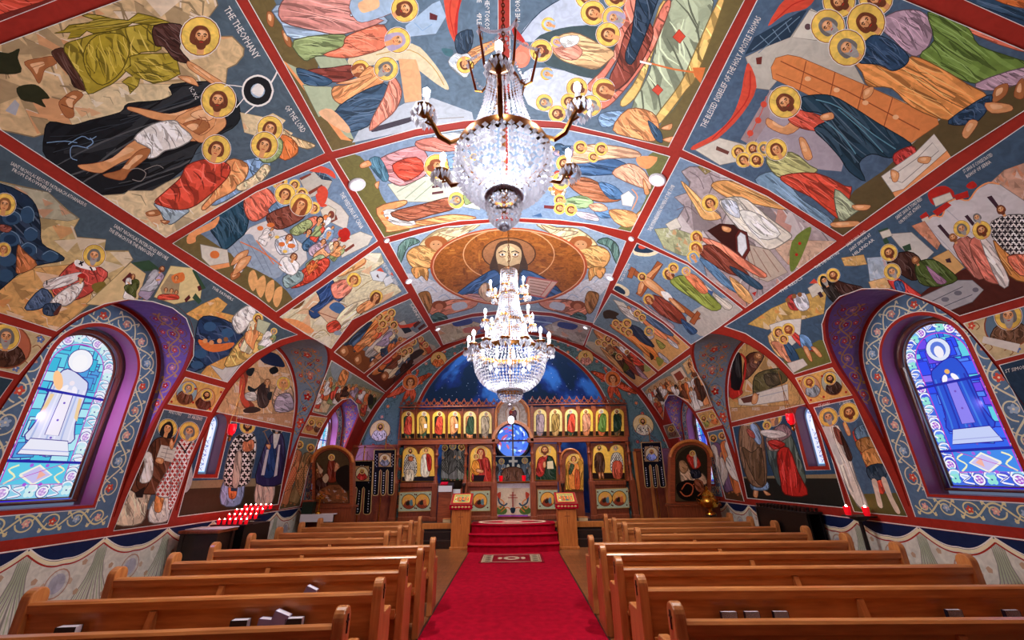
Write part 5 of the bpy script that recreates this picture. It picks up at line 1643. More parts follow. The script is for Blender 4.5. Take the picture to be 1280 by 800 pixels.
fresco('wall_fresco', 'left pier painting of a brown-cowled monk with a book and a bishop with red crosses', '204,511 259,521 238,570 225,610 209,655 141,664 158,620 180,570', '4a6070', '''
q 4a2c20 150,640 216,634 209,655 141,664
r d8c2a6 80 162,608 190,604 184,630 176,654 145,656 151,636 160,620
r 6a3c26 78 192,551 203,546 216,545 216,560 211,584 204,612 188,618 162,612 168,590 176,574
r 5a3220 78 176,572 188,556 194,552 190,590 180,612 170,606
q 1a1412 168,616 181,608 178,622 170,622
r e6e2da 80 179,566 189,567 191,588 186,602 174,602 180,582
r dcd6cc 80 190,628 216,610 212,640 207,652 186,652
r e08a4a 82 198,606 208,604 204,626 200,640 192,636
r e8e4de 80 222,552 240,546 242,560 237,578 226,602 220,618 204,622 194,616 204,596 214,578
x b42a22 2.2 6
r e8e4de 82 214,600 224,600 218,630 210,636
x b42a22 2 5
j blk 1.8 222,552 232,566
j blk 1.8 240,550 230,566
q d8d4c8 201,556 220,560 215,578 195,573
j std .8 203,560 217,563
j std .8 201,565 215,568
j std .8 200,570 213,573
j std .8 210,558 205,575
p skin 214,548 217,556 214,562 211,556
p skin 196,572 204,574 202,580 194,577
l ora 1.4 224,534 220,548 216,556
l ora 1.4 220,538 227,536
u .3,-1
h 209,536 6.5 blk k 1.8
h 236,540 6.8 gry w 1.8
t wht 4.5 210,516 226,520 ANTONY
t wht 4.5 234,522 252,526 ST ARSENY
''', group=GB)
fresco('wall_fresco', 'right pier painting of a bishop with a long scroll beside a soldier in red cloak', '1017,509 1067,498 1088,545 1115,600 1135,646 1068,640 1050,590 1035,550', '46607a', '''
q 5a5228 1060,618 1122,616 1135,646 1068,640
q a08060 1110,590 1118,600 1130,630 1122,616
r d8d4cc 70 1040,538 1048,532 1060,560 1072,600 1086,634 1072,632 1056,590 1046,560
r e4dcd0 70 1030,536 1046,534 1058,560 1068,590 1080,632 1070,628 1050,590
r 8a4a3c 70 1042,534 1052,540 1056,556 1048,552
r 3a2018 70 1050,540 1058,552 1066,572 1060,574
q cfcfcb 1028,534 1036,532 1046,556 1054,580 1050,582 1036,552
r ver 65 1066,540 1082,534 1092,560 1104,596 1106,616 1096,612 1078,570
r 5a7890 65 1068,538 1082,530 1088,548 1074,552
r 9a6a38 65 1070,552 1088,546 1094,560 1078,566
r c88a4c 65 1078,566 1096,560 1104,580 1086,584
r 24384a 65 1084,584 1104,580 1108,596 1090,600
p d8c4b0 1090,600 1096,600 1100,616 1104,634 1098,632 1094,616
p d8c4b0 1102,598 1108,598 1116,620 1126,640 1120,640 1108,616
p skin 1054,530 1058,528 1064,542 1060,544
l gold 1.4 1052,514 1058,532
l gold 1.4 1048,520 1056,517
u -.3,-1
h 1036,522 6.5 gry w 1.8
h 1062,516 6.8 brn b 1.8
t wht 4 1024,509 1038,506 ST JOHN
t wht 4 1050,506 1064,503 ST GEORGE
''', group=GB)
fresco('wall_fresco', 'vault panel crowded with small figures between the left second and third arches', '414,450 481,491 470,505 455,528 449,520 446,506 438,498 428,500 418,508 408,520 390,515 400,485', '7c8678', '''
p 8c9aa0 416,453 440,466 430,480 415,470
r e08c4c 70 428,462 436,466 430,482 422,478
k d8c49c 10 60 400,485 414,470 420,490 408,516 392,514
k 9a8a5c 10 60 440,480 478,492 466,506 452,520 446,500
f 406,478 398,500 4 wht ora brn - 1.3
f 413,474 406,500 4 ora wht brn - 1.3
f 421,480 412,505 4 grs ver brn - 1.3
f 402,490 395,510 4 ver wht brn - 1.3
f 428,484 418,505 4 wht brn brn - 1.3
f 436,482 428,500 4 orl dbr brn - 1.3
f 445,482 438,499 4 ora lil brn - 1.3
f 454,486 448,504 4 ver wht brn - 1.3
f 462,490 455,512 4 dbr ora brn - 1.3
f 468,494 460,514 3.5 wht grd brn - 1.3
f 456,504 452,520 3.5 ora ver brn - 1.3
p 26201c 460,498 466,494 466,504 460,506
''', group=G)
fresco('ceiling_fresco', 'vault panel crowded with small figures between the right second and third arches', '801,486 863,443 868,460 880,480 891,508 869,514 860,503 845,494 836,494 831,503 829,525 815,505', '7f8c88', '''
p bb9a74 806,490 836,470 866,474 890,506 869,514 845,494 832,500
o dcc8b0 838,466 852,458 860,472 846,480
q 8a3a2c 842,468 850,463 856,472 848,477
k d8b078 6 60 853,455 864,446 868,462 860,468
f 812,488 822,512 4 ver wht brn - 1.3
f 819,484 828,506 4 wht dbr brn - 1.3
f 826,480 834,498 4 ora wht brn - 1.3
f 833,475 842,494 4 brn orl brn - 1.3
f 841,480 850,498 4 dbr wht brn - 1.3
f 850,478 860,504 4 orl brn brn - 1.3
f 858,474 868,508 4 wht ora brn - 1.3
f 866,470 876,508 4 whi brn brn - 1.3
f 872,468 884,506 4 orl dbr brn - 1.3
f 864,486 872,512 4 whi whi brn - 1.3
f 820,500 828,522 4 ora ver brn - 1.3
f 862,450 870,470 3.5 brn orl brn - 1.3
''', group=G)
fresco('wall_fresco', 'tiny panel of two busts on the far left pier', '387,519 409,522 396,545 376,541', 'd0a060', lambda cv: busts(cv, [(388, 531, 5, 8, .5, 'c8b08c', 'a85a3c', 'brn', 'b', 2.6, (.35, -.95)), (398, 533, 5, 8, .5, 'a8b0a0', '6a3a24', 'brn', '', 2.6, (.35, -.95))]), group=GB)
fresco('wall_fresco', 'tiny panel of two busts on the far right pier', '870,516 891,511 903,531 882,537', 'd0a060', lambda cv: busts(cv, [(881, 526, 5, 8, -.5, 'c8b08c', '9a9a4c', 'brn', 'b', 2.6, (-.35, -.95)), (892, 523, 5, 8, -.5, 'a8b0a0', 'ora', 'brn', '', 2.6, (-.35, -.95))]), group=GB)
fresco('wall_fresco', 'far left pier painting of two saints in patterned orange robes', '374,545 398,549 385,590 375,633 348,637 358,600', '6a7c78', '''
q 5a4a30 350,628 377,624 375,633 348,637
f 374,556 354,630 6.5 c87a50 c86040 brn b 1.6
x e0b070 .8 3
f 388,560 366,628 6.5 9a7a50 c88a58 brn b 1.6
x 5a4a30 .8 3
''', group=GB)
fresco('wall_fresco', 'far right pier painting of a saint in purple and a saint in white and orange', '884,540 904,536 918,580 931,627 907,624 897,590', '5c7488', '''
q 5a3a24 903,612 928,612 931,627 907,624
f 892,548 913,614 6 7a5a80 e0d4c8 dbr b 1.6
f 903,545 924,616 6 e08048 ded8d0 brn b 1.6
''', group=GB)
fresco('wall_fresco', 'small dim bust panel beside the far right window arch', '829,532 842,529 851,546 835,549', '8a7a68', lambda cv: busts(cv, [(840, 539, 5, 7, -.4, 'a89a88', '8a5a4a', 'brn', 'b', 2.4, (-.3, -.95))]), group=GB)
# back walls of the two wide niches
def P2(X, Y, Z):
    cp, sp = math.cos(PIT), math.sin(PIT); cy, sy = math.cos(YAW), math.sin(YAW); a, b, c = X-CX, Y, Z-CH
    f = a*sy*cp+b*cy*cp+c*sp; r = a*cy-b*sy; u = -a*sy*sp-b*cy*sp+c*cp; k, j = math.cos(ROLL), math.sin(ROLL); return 640+FPX*(r*k+u*j)/f, 400-FPX*(u*k-r*j)/f
n_, r_, z_ = NICHE[1]
ZL = 2.83
lunL = [P2(-R, y, z) for y, z in [(n_-r_+.06, ZL), (n_+r_-.06, ZL)]+[(n_+(r_-.06)*math.cos(PI*i/20), z_+(r_-.06)*math.sin(PI*i/20)) for i in range(21)]]
lunR = [P2(R, y, z) for y, z in [(n_-r_+.06, ZL), (n_+r_-.06, ZL)]+[(n_+(r_-.06)*math.cos(PI*i/20), z_+(r_-.06)*math.sin(PI*i/20)) for i in range(21)]]
GN = 'paintings in the wide wall niches'
fresco('wall_fresco', 'arched left niche painting of a monk stooping to a reclining old man with black birds', lunL, 'c8946c', '''
k d8a878 26 30 262,520 285,470 330,434 352,440 367,480 367,516
p 8a3c22 300,470 304,458 310,470 306,490 312,500 318,508 308,512 300,500
p cc4a30 299,478 303,466 306,480 304,492 312,506 306,508 299,496
p 1e2a48 324,446 334,440 348,444 356,458 344,458 330,454
r d0a888 40 344,486 352,478 364,484 366,508 350,514 340,504
r b0a0b0 20 346,496 362,492 366,512 344,514
u .1,-1
h 354,480 5.5 orl - 1.6
r 3c241c 75 322,486 330,478 336,482 336,502 330,510 322,506
h 334,478 4 umb - 0
p blk 308,462 318,460 314,470 308,468
p blk 336,462 344,458 348,464 340,468
p blk 310,482 318,486 324,482 318,490 310,488
p blk 334,492 340,490 338,500 334,498
p 3a241c 304,512 316,508 326,512 318,516 306,516
r c8c0b8 10 306,492 318,490 320,500 308,500
''', Wall(-1), GN)
fresco('wall_fresco', 'arched right niche painting of a dark-robed figure and an old man at an open tomb', lunR, 'b88858', '''
k c89c60 24 60 910,510 913,450 930,420 960,436 1000,480 1012,505
r 5a3020 70 933,446 948,440 955,446 942,466 930,474
r 1a1416 85 915,450 926,442 928,480 926,488 914,486
r c02c20 85 910,448 915,446 914,484 928,488 926,494 912,496
l crim 2.5 926,442 932,450 931,470 926,488
u .4,-.9
h 948,446 5 umb b 0
r 5a5028 55 944,470 962,462 980,462 984,476 966,484 950,494 942,492
r 4a3c22 50 956,468 976,468 974,480 960,482
o d8d0c4 923,498 950,490 985,480 986,500 940,507 924,506
q 5a2c20 926,498 950,492 944,502 930,504
p skin 942,492 948,494 946,504 940,504
j gry 1 950,496 984,488
''', Wall(1), GN)
def lowp(sd):
    a = [P2(sd*R, y, z) for y, z in [(n_-r_+.05, 1.22), (n_+r_-.05, 1.22)]]
    b = [P2(sd*R, y, z) for y, z in [(n_+r_-.05, ZL-.1), (7.38, ZL-.1), (7.38, 1.77), (6.82, 1.77), (6.82, ZL-.1), (n_-r_+.05, ZL-.1)]]
    return a+b
fresco('wall_fresco', 'left niche painting of a bishop in black crosses and a dark-robed hermit on blue', lowp(-1), '2f4a68', '''
q 8a7a5c 210,602 370,596 372,612 200,614
q 3a2c1c 200,612 372,606 372,640 200,660
p b8b4b4 230,580 238,576 240,600 234,614 228,612
r 8098c0 85 280,600 304,598 300,630 276,630
r c8703c 85 286,606 296,606 294,622 286,622
q 24344c 288,608 296,608 296,614 288,614
r e6e0da 82 298,544 316,542 320,560 314,590 308,606 280,606 284,570 290,552
x 1a1416 3.2 7.5
r c87850 82 304,552 316,550 316,562 304,564
r b8a898 84 294,568 302,568 298,606 290,606
j blk 2 298,544 308,552
j blk 2 318,544 308,552
r d8b0a0 86 324,594 342,594 340,628 318,628
r 2c2450 84 338,544 352,542 356,570 352,604 320,604 326,570
r 1c3a70 84 334,560 344,556 342,594 328,594
q cfc8cc 333,562 336,562 330,594 326,594
q cfc8cc 348,556 350,556 346,594 342,596
p d8d4cc 342,538 350,538 346,556 342,560
l 8a6a4c 1.2 330,540 338,558
l 8a6a4c 1.2 328,540 336,536
p skin 332,556 338,556 336,562
u .1,-1
h 309,533 5.2 dbr b 1.85
h 346,534 4.6 blk kw 1.85 0
t wht 4 296,523 303,524 SVETI
t wht 4 321,524 328,525 SAVA
t wht 4 333,526 342,527 SVETI
t wht 3 355,528 362,529 SIMEON
''', Wall(-1), GN)
fresco('wall_fresco', 'right niche painting of a man in brown and a woman in red with child', lowp(1), '2a4866', '''
q 8a7a5c 924,596 1060,592 1062,600 926,598
q 20201c 924,598 1064,598 1072,640 928,632
p skin 943,612 948,612 947,622 942,620
p skin 954,612 964,618 958,619
r 7a9ac0 88 940,602 959,602 960,612 941,612
r 8a6a50 86 926,532 938,526 950,534 956,556 958,604 940,606 928,580 924,556
r 6a5038 86 928,560 940,566 952,560 956,604 944,600
r 8aa4c8 60 938,530 946,532 952,548 950,556 942,548
r b8584c 50 934,536 942,540 944,548 936,544
r 5a6a60 84 962,548 984,538 998,566 1008,600 1000,604 984,572 966,584 960,568
r 4a5a58 84 958,560 970,556 978,600 972,604
r c02a22 84 972,566 986,560 998,590 1010,618 982,618 976,600
r 8a6a70 70 966,538 980,530 990,542 976,552 966,552
r b89a90 30 958,548 972,544 974,562 962,562
r d8d0cc 10 952,538 974,538 984,544 968,548 954,544
r crim 20 960,552 972,550 982,556 968,562
u -.05,-1
h 934,522 5.4 dbr b 1.85
h 966,522 6 8a6a60 v 1.9
h 959,532 3 brn - 1.8
t wht 4 915,514 922,514 SVETI
t wht 4 941,513 950,513 BOGORODICA
t wht 4 975,512 982,511 ANA
''', Wall(1), GN)
# ================================================================= ICON SCREEN AND ITS ICONS
FI = Front(YI)
def I(px, py, y=YI): return Front(y).uv(px, py)
scr = empty('icon_screen', (0, YI, PLAT), 'tall carved walnut icon screen across the front with turned columns and crest', 'icon screen')
def part(mb, name, m, root, sm=False):
    o = mb.build(name, m, None, sm); o.parent = root; o.matrix_parent_inverse = Matrix.Translation(root.location).inverted() if not root.rotation_euler.z else (Matrix.Translation(root.location) @ Matrix.Rotation(root.rotation_euler.z, 4, 'Z')).inverted(); return o
def rect(mb, x0, y0, x1, y1, f0, f1, bev=.006, yy=YI):
    a, b = I(x0, y1, yy), I(x1, y0, yy); mb.box(a[0], b[0], yy+f0, yy+f1, a[1], b[1], bev)
for x0, x1, t, b in ((500, 622, 510, 555), (661, 782, 507, 552)):   # upper gallery
    m = MB(); rect(m, x0, t, x1, b-5, .03, .1); part(m, 'gallery_board', M['dwood'], scr)
    m = MB(); rect(m, x0-2, b-6, x1+2, b+1, -.08, .12); rect(m, x0-1, b-1, x1+1, b+1.5, -.11, .1); part(m, 'beam', M['dwoodh'], scr)
    m = MB(); rect(m, x0-1, t-3, x1+1, t, -.06, .1); part(m, 'cornice', M['dwoodh'], scr)
    m = MB(); n = 13     # pierced zigzag crest
    for k in range(n):
        a = x0+(x1-x0)*k/n; w = (x1-x0)/n; zb = I(a, t-3)[1]; X0 = I(a, t)[0]; W = I(a+w, t)[0]-X0; h2 = .19
        for s in (0, 1):
            p, q = (X0, X0+W*.5) if s == 0 else (X0+W, X0+W*.5)
            m.tube([(p, YI, zb), (q, YI, zb+h2)], .016, 6); m.tube([((p+q)/2-(.25*W if s == 0 else -.25*W), YI, zb+h2*.55), (q, YI, zb)], .013, 6)
        m.ball((X0+W*.5, YI, zb+h2+.015), .024)
    for k in range(n+1):
        a = x0+(x1-x0)*k/n; X0 = I(min(a, x1-.5), t)[0]; zb = I(a, t-3)[1]; m.tube([(X0, YI+.02, zb), (X0, YI+.02, zb+.1)], .014, 6); m.ball((X0, YI+.02, zb+.11), .02)
        if k < n: W = I(a+(x1-x0)/n, t)[0]-I(a, t)[0]; m.tube([(X0+W*.5-.07*math.cos(q), YI+.02, zb+.07+.06*math.sin(q)) for q in (2*PI*i/10 for i in range(10))], .011, 5, True)
    part(m, 'crest', M['dwood'], scr)
for k in range(14):
    l = k < 7; j = k % 7; x = (500, 519.6, 538.8, 558.4, 577.8, 597, 616.6)[j] if l else (665.5, 685, 704, 723.5, 743, 762, 781)[j]; t, b = (510, 549) if l else (507-.0, 546)
    m = MB(); rect(m, x-1.2, t, x+1.2, b, -.022, .05); part(m, 'gallery_mullion', M['dwoodh'], scr)
for x, t, b in ((498.5, 556, 604), (547, 556, 604), (583, 555, 603), (618, 555, 603), (664.5, 554, 602), (699, 553, 601), (735, 553, 601), (784, 552, 600)):
    X, zt = I(x, t); _, zb = I(x, b); H = zt-zb; pr = [(.075, 0), (.075, .05)]
    for k in range(1, 20): pr.append((.038+.03*max(0, math.sin(k*PI/20*6))**4, .05+(H-.1)*k/20))
    pr += [(.075, H-.05), (.075, H)]
    part(MB().lathe(pr, 14, (X, YI-.02, zb)), 'column', M['dwoodh'], scr, True)
    m = MB(); m.box(X-.085, X+.085, YI-.11, YI+.07, PLAT, zb, .01); m.box(X-.1, X+.1, YI-.13, YI+.09, PLAT, PLAT+.1, .01); part(m, 'pedestal', M['dwood'], scr)
for x0, x1, t, b in ((501, 545, 556, 605), (585, 616, 555, 604), (667, 697, 554, 603), (737, 782, 553, 602)):
    m = MB(); rect(m, x0, t, x1, b, .02, .08, .004); part(m, 'icon_backing', M['dwoodh'], scr)
    m = MB(); a, bb = I(x0, b-1), I(x1, b-1); m.box(a[0], bb[0], YI, YI+.08, PLAT, a[1], .004); m.box(a[0], bb[0], YI-.06, YI+.02, a[1]-.12, a[1], .01); m.box(a[0], bb[0], YI-.05, YI+.02, PLAT, PLAT+.12, .01); part(m, 'base_panel', M['dwood'], scr)
# raised centre: round wooden arch over the opening and a pale arched head above it
cxI, czI = I(641, 552); rI = I(667, 552)[0]-cxI
m = MB(); K = 28
def ring(m, r0, r1, y0, y1, a0=0, a1=PI):
    vs_ = []
    for i in range(K+1):
        a = a0+(a1-a0)*i/K
        for r in (r0, r1):
            for y in (y0, y1): vs_.append((cxI+r*math.cos(a), y, czI+r*math.sin(a)))
    fs_ = []
    for i in range(K):
        q = i*4; fs_ += [(q, q+1, q+5, q+4), (q+2, q+6, q+7, q+3), (q, q+4, q+6, q+2), (q+1, q+3, q+7, q+5)]
    m.add(vs_, fs_+[(0, 2, 3, 1), (K*4, K*4+1, K*4+3, K*4+2)])
ring(m, rI*.86, rI, YI-.08, YI+.06); part(m, 'door_arch', M['lect'], scr)
top = I(641, 497)[1]; hw = I(661, 530)[0]-cxI; zs_ = top-hw*.95
P = [(cxI-rI, czI)]+[(cxI-hw, czI+.58), (cxI-hw, zs_)]+[(cxI-hw*math.cos(PI*i/16), zs_+hw*.95*math.sin(PI*i/16)) for i in range(1, 16)]+[(cxI+hw, zs_), (cxI+hw, czI+.58), (cxI+rI, czI)]+[(cxI+rI*.93*math.cos(PI*i/20), czI+rI*.93*math.sin(PI*i/20)) for i in range(21)]
part(MB().prism(P, YI-.02, YI+.05, 'y'), 'arched_head', mat('pale_carved_panel', 'b8aca4', .5, noise=14, color2='8f8278'), scr)
m = MB(); m.tube([(cxI-hw-.0, YI-.03, czI+.35), (cxI-hw, YI-.03, zs_)]+[(cxI-hw*math.cos(PI*i/16), YI-.03, zs_+hw*.95*math.sin(PI*i/16)) for i in range(1, 16)]+[(cxI+hw, YI-.03, zs_), (cxI+hw, YI-.03, czI+.35)], .045, 8)
m.tube([(cxI-hw*.86*math.cos(PI*i/16), YI-.03, zs_+hw*.82*math.sin(PI*i/16)) for i in range(17)], .02, 6); part(m, 'head_moulding', M['lect'], scr, True)
# ---- icons: a board with a painted face
def icon(label, outline, src, group, y=YI-.05, bg='eebc50', rim='8a5a24', th=.025, name='icon', bw=.8, cat='icon'):
    S = Front(y); pts = [tuple(float(q) for q in p.split(',')) for p in outline.split()] if isinstance(outline, str) else outline
    uv = [S.uv(*p) for p in pts]; x = sum(p[0] for p in uv)/len(uv); z = min(p[1] for p in uv)
    root = empty(name, (x, y, z), label, cat, group)
    part(MB().prism(uv, y, y+th, 'y'), 'board', M['dwoodh'], root)
    cv = Canvas(S, True, seed=len(label)); cv.poly(bg, pts, .3); cv.cl = 0
    cv.dsl(src) if isinstance(src, str) else src(cv)
    cv.line(rim, bw*2, pts+[pts[0]], False)
    o = cv.build('painting', M['tempera'], .003, grid=False); o.parent = root; o.matrix_parent_inverse = Matrix.Translation(root.location).inverted()
    return root
def archpx(x0, x1, t, b, n=10): r = (x1-x0)/2; c = (x0+x1)/2; return [(x0, b)]+[(c-r*math.cos(PI*i/n), t+r*.95-r*.95*math.sin(PI*i/n)) for i in range(n+1)]+[(x1, b)]
ups = [('ver', 'dgn', 'brn', 'in red over dark green, first at the left end'), ('och', 'dgn', 'gry', 'in ochre and green holding a white book'), ('ver', '16221c', 'brn', 'in vermilion over black, third from the left end'), ('orl', '20242c', 'gry', 'in pale orange over black beside the green figure'), ('dgn', 'orl', 'gry', 'in a dark green cloak with orange hem'), ('a89a84', '9a8c7c', 'std', 'in drab taupe, nearest the centre arch on its left'),
       ('a08c94', '8a7a88', 'std', 'in dull mauve, nearest the centre arch on its right'), ('a88848', 'b8925a', 'umb', 'in dull gold beside the mauve figure'), ('ver', 'dgn', 'gry', 'in bright orange and green on the right half'), ('d09070', 'c87a50', 'umb', 'in rose tan, fourth right of the centre arch'), ('5a7a34', 'c8643c', 'gry', 'in leaf green over red, second from the right end'), ('1c3424', '5a4a2c', 'brn', 'in blackish green, last at the right end')]
for k, (c1, c2, hr, txt) in enumerate(ups):
    l = k < 6; x = (509.9, 529.2, 548.5, 568, 587.4, 606.6)[k] if l else (675.3, 694.7, 714, 733.3, 752.5, 772)[k-6]; dy = 0 if l else -2.6-.004*(x-641)
    gold = 'e8c050' if k in (0, 1, 2, 3, 9, 10, 11) else 'e4cf88'
    def paint(cv, x=x, dy=dy, c1=c1, c2=c2, hr=hr, k=k):
        cv.poly('1c140e', [(x-10, 542+dy), (x+10, 542+dy), (x+10, 550+dy), (x-10, 550+dy)], .2)
        m = 1 if k < 6 else -1
        cv.ell('e8d8a0', x+m, 517.5+dy, 3.4, n=14); cv.rnd.seed(k)
        cv.robe(c2, [(x-4, 521+dy), (x+4, 521+dy), (x+4.5, 530+dy), (x+3, 546+dy), (x-4, 546+dy), (x-5, 530+dy)], 90, .8)
        cv.robe(c1, [(x-1, 521+dy), (x+4.5, 522+dy), (x+5, 533+dy), (x+3.5, 543+dy), (x-4.5, 541+dy), (x-4, 532+dy)] if k % 2 == 0 else [(x+1, 521+dy), (x-4.5, 522+dy), (x-5, 532+dy), (x-4, 543+dy), (x+3, 539+dy), (x+5, 531+dy)], 80, .8)
        if k in (1, 3): cv.poly('whi', [(x+1, 530+dy), (x+4.5, 530+dy), (x+4.5, 535+dy), (x+1, 535+dy)], .1)
        for q in (-2.5, 2): cv.poly('skd', [(x+q-1, 545+dy), (x+q+1, 545+dy), (x+q+1.6*m, 548+dy), (x+q-.5, 548+dy)], .1)
        cv.head(x+m, 517.6+dy, 1.9, hr, 'b', 0, .15*m)
    icon('arched gold icon of an apostle '+txt, archpx(x-8.6, x+8.6, 513.3+dy, 548.3+dy), paint, 'icons of the upper row', bg=gold)
GL2 = 'large icons of the lower row'
icon('left double-arched gold icon of a bishop and a figure in white and red', [(501.5, 602)]+archpx(503, 522.5, 558, 601)[1:-1]+archpx(524, 543, 558, 601)[1:-1]+[(544, 602)], '''
q 1c1a22 500,596 546,595 546,604 500,604
q cfc49c 504,594 521,594 521,596 504,596
r e6e0d8 90 508,569 518,569 521,582 519,594 506,594 505,582
x 1a1416 1 2.6
r c86a3c 90 511,571 516,571 516,576 511,576
r e0d0b8 90 507,588 517,588 516,602 507,602
r e8dcc4 90 528,569 536,569 537,582 536,595 527,595 526,582
r crim 85 533,568 539,571 539,586 535,588
h 513,564 2.4 dbr b 1.7
h 532.5,563 2.3 brn - 1.7
''', GL2)
icon('large gold icon of a woman in dark red holding a child, left of centre', archpx(587.3, 615, 556.5, 602.5), '''
r a4281e 80 597,573 610,573 614,590 614,603 592,603 590,592
q 20141a 592,594 606,594 604,603 592,603
r d88a30 60 592,576 598,577 600,590 596,594 589,590 590,582
p skin 596,586 604,588 603,591 596,590
h 601,566 4.6 8a2a20 v 1.5
h 595,571 2.4 brn - 1.5
''', GL2)
icon('large gold icon of a bearded man in red and green holding an open book', archpx(669, 696, 554.5, 600.5), '''
r b03028 70 675,572 690,571 694,588 694,601 670,601 671,584
r 16301f 60 685,570 692,576 696,590 696,601 670,601 672,592 680,589
r b03028 70 674,576 681,574 680,592 674,596 670,590
q e6d8b0 684,577 691,576 692,586 684,586
p skin 679,578 682,577 682,584 679,584
h 681,563 4.8 brn b 1.45
''', GL2)
icon('right double-arched gold icon of a dark-robed prophet and a bishop with a red robe', [(739.5, 599.5)]+archpx(741, 760, 555, 598.5)[1:-1]+archpx(761.5, 780, 555, 598.5)[1:-1]+[(781.5, 599.5)], '''
q 20140e 738,591 783,591 783,601 738,601
r 4a2c1c 88 745,567 753,567 756,580 754,592 746,592 743,580
p skd 748,591 751,591 751,598 749,598
p skd 752,591 754,591 755,598 753,597
r e0dccf 88 766,567 775,567 779,580 777,590 765,590 763,580
x 5a4a44 1 2.6
r c2543a 88 766,578 777,578 777,597 767,597
h 749,560 2.4 dbr b 1.7
h 769.5,560 2.4 gry w 1.7
''', GL2)
# right deacon door with its archangel, left doorway open
dr = empty('deacon_door', (I(719, 640)[0], YI, PLAT), 'closed walnut door with an arched icon of a winged archangel, right side', 'door')
m = MB(); a, b = I(704, 640), I(731, 640); zt = I(718, 561)[1]; rr = (b[0]-a[0])/2; c = (a[0]+b[0])/2
m.prism([(a[0], PLAT+.02)]+[(c-rr*math.cos(PI*i/16), zt-rr+rr*math.sin(PI*i/16)) for i in range(17)]+[(b[0], PLAT+.02)], YI-.01, YI+.05, 'y'); part(m, 'door_leaf', M['dwood'], dr)
m = MB(); m.tube([(c-rr*.97*math.cos(PI*i/16), YI-.02, zt-rr+rr*.97*math.sin(PI*i/16)) for i in range(17)], .035, 8); part(m, 'arch_moulding', M['lect'], dr, True)
m = MB(); m.ball((b[0]-.08, YI-.04, 1.45), .03); part(m, 'handle', M['gold'], dr)
icon('arched gold icon of an archangel in orange on the deacon door', archpx(706.5, 729.5, 566.5, 614), '''
q 3a1c10 704,612 732,612 732,624 704,624
r c08a30 80 708,582 713,576 716,590 711,612 708,604
r c08a30 100 722,574 729,580 729,606 725,612 722,592
r e08a40 90 711,580 722,579 725,594 724,610 712,610 711,594
r 3a4a30 60 713,580 718,582 714,592 711,592
r d05c30 90 719,588 724,590 725,610 719,610
h 717,574 3.6 brn - 1.6
''', GL2, YI-.04)
# lower painted panels with roundels
GP = 'roundel panels along the base of the screen'
for lab, o, rs in (('wide sage-green panel with two gold roundels at the left base', '499,615 540.5,613.5 539.5,639 497.5,640', ((511, 627), (528, 626.5))), ('narrow sage-green panel with one gold roundel, base left of the opening', '587.5,613.5 613,612.8 613,639 587,639.5', ((600, 626),)),
                   ('narrow sage-green panel with one gold roundel, base right of the opening', '671.5,611.5 697,612 698,636.5 672,637', ((684.5, 624.3),)), ('wide sage-green panel with two gold roundels at the right base', '744.5,611 785,609.5 787,635 746,636.5', ((756.5, 623.5), (774, 622.8)))):
    def paint(cv, rs=rs):
        for i, (x, y) in enumerate(rs):
            cv.ell('4a2c18', x, y, 9.2, 9.6, n=22); d = cv.ell('dca048', x, y, 8.4, 8.8, n=22); o_ = cv.cl; cv.cl = d
            cv.poly('8a3a24', [(x-7, y+9), (x-5, y+1), (x, y-2), (x+4, y+2), (x+6, y+9)], .5, True); cv.poly('2a241c', [(x-4, y+3), (x-1, y-1), (x+2, y+2), (x-1, y+5)], .4, True); cv.poly(('5a7a84', 'c86a3c')[i % 2], [(x+1, y), (x+4, y-3), (x+5, y+4), (x+2, y+5)], .4, True)
            cv.ell('skin', x-3, y-2, 1.5); cv.ell('skin', x+3, y-3.5, 1.3); cv.cl = o_
            for q in ((-9.5, -8.5), (9.5, -8.5), (-9.5, 8.5), (9.5, 8.5)): cv.ell('5a2c20', x+q[0], y+q[1], 1.1, n=6)
    icon(lab, o, paint, GP, YI-.032, 'a3ae93', 'b07a40', .02, 'painted_panel', 1, 'painted panel')
icon('small pale icon at the top of the central arch of the screen', [(633, 529), (632, 514), (636, 507), (646, 507), (650, 514), (649, 529)], 'f 641,511 641,528 4 crim 5a2c3c brn b', 'icons of the upper row', YI-.05, 'cfc6c0')
# apse wall paintings seen through the openings
fresco('wall_fresco', 'apse painting of three bishops on dark blue, seen through the left doorway of the screen', '545,548 590,548 590,612 545,612', '101c30', '''
q 2c5a34 545,588 590,588 590,600 545,600
q 2a180f 545,600 590,600 590,612 545,612
f 556,560 556,598 5 8a8684 6a645c brn b 1.6
x 20181a .8 2.4
f 566,558 566,599 5.5 7a7270 5a5450 std w 1.6
f 577,559 577,599 5.5 9a958c 6e6a64 brn b 1.6
x 20181a .8 2.4
''', Front(14.85), 'apse paintings')
fresco('wall_fresco', 'apse painting of robed figures around a white cross on dark blue, under the round window', '612,570 670,570 670,612 612,612', '1a2a40', '''
p 4a3a30 612,590 630,584 650,584 670,588 670,612 612,612
f 627,577 624,604 6 9aa4ae 6a7480 std b 1.6
f 618,580 616,604 5 8a5a3c 5a4a44 brn b 1.6
f 656,576 660,604 6 7a8490 5a6470 std - 1.6
f 665,580 667,604 5 6a4a34 8a7a6c brn b 1.6
q d8d0c0 640,571 643,571 643,588 640,588
q d8d0c0 636,575 647,575 647,578 636,578
e e0d8c0 635,584 2 4
e e0d8c0 648,584 2 4
r 7a4a34 90 630,586 652,586 654,606 628,606
''', Front(15.9), 'apse paintings')
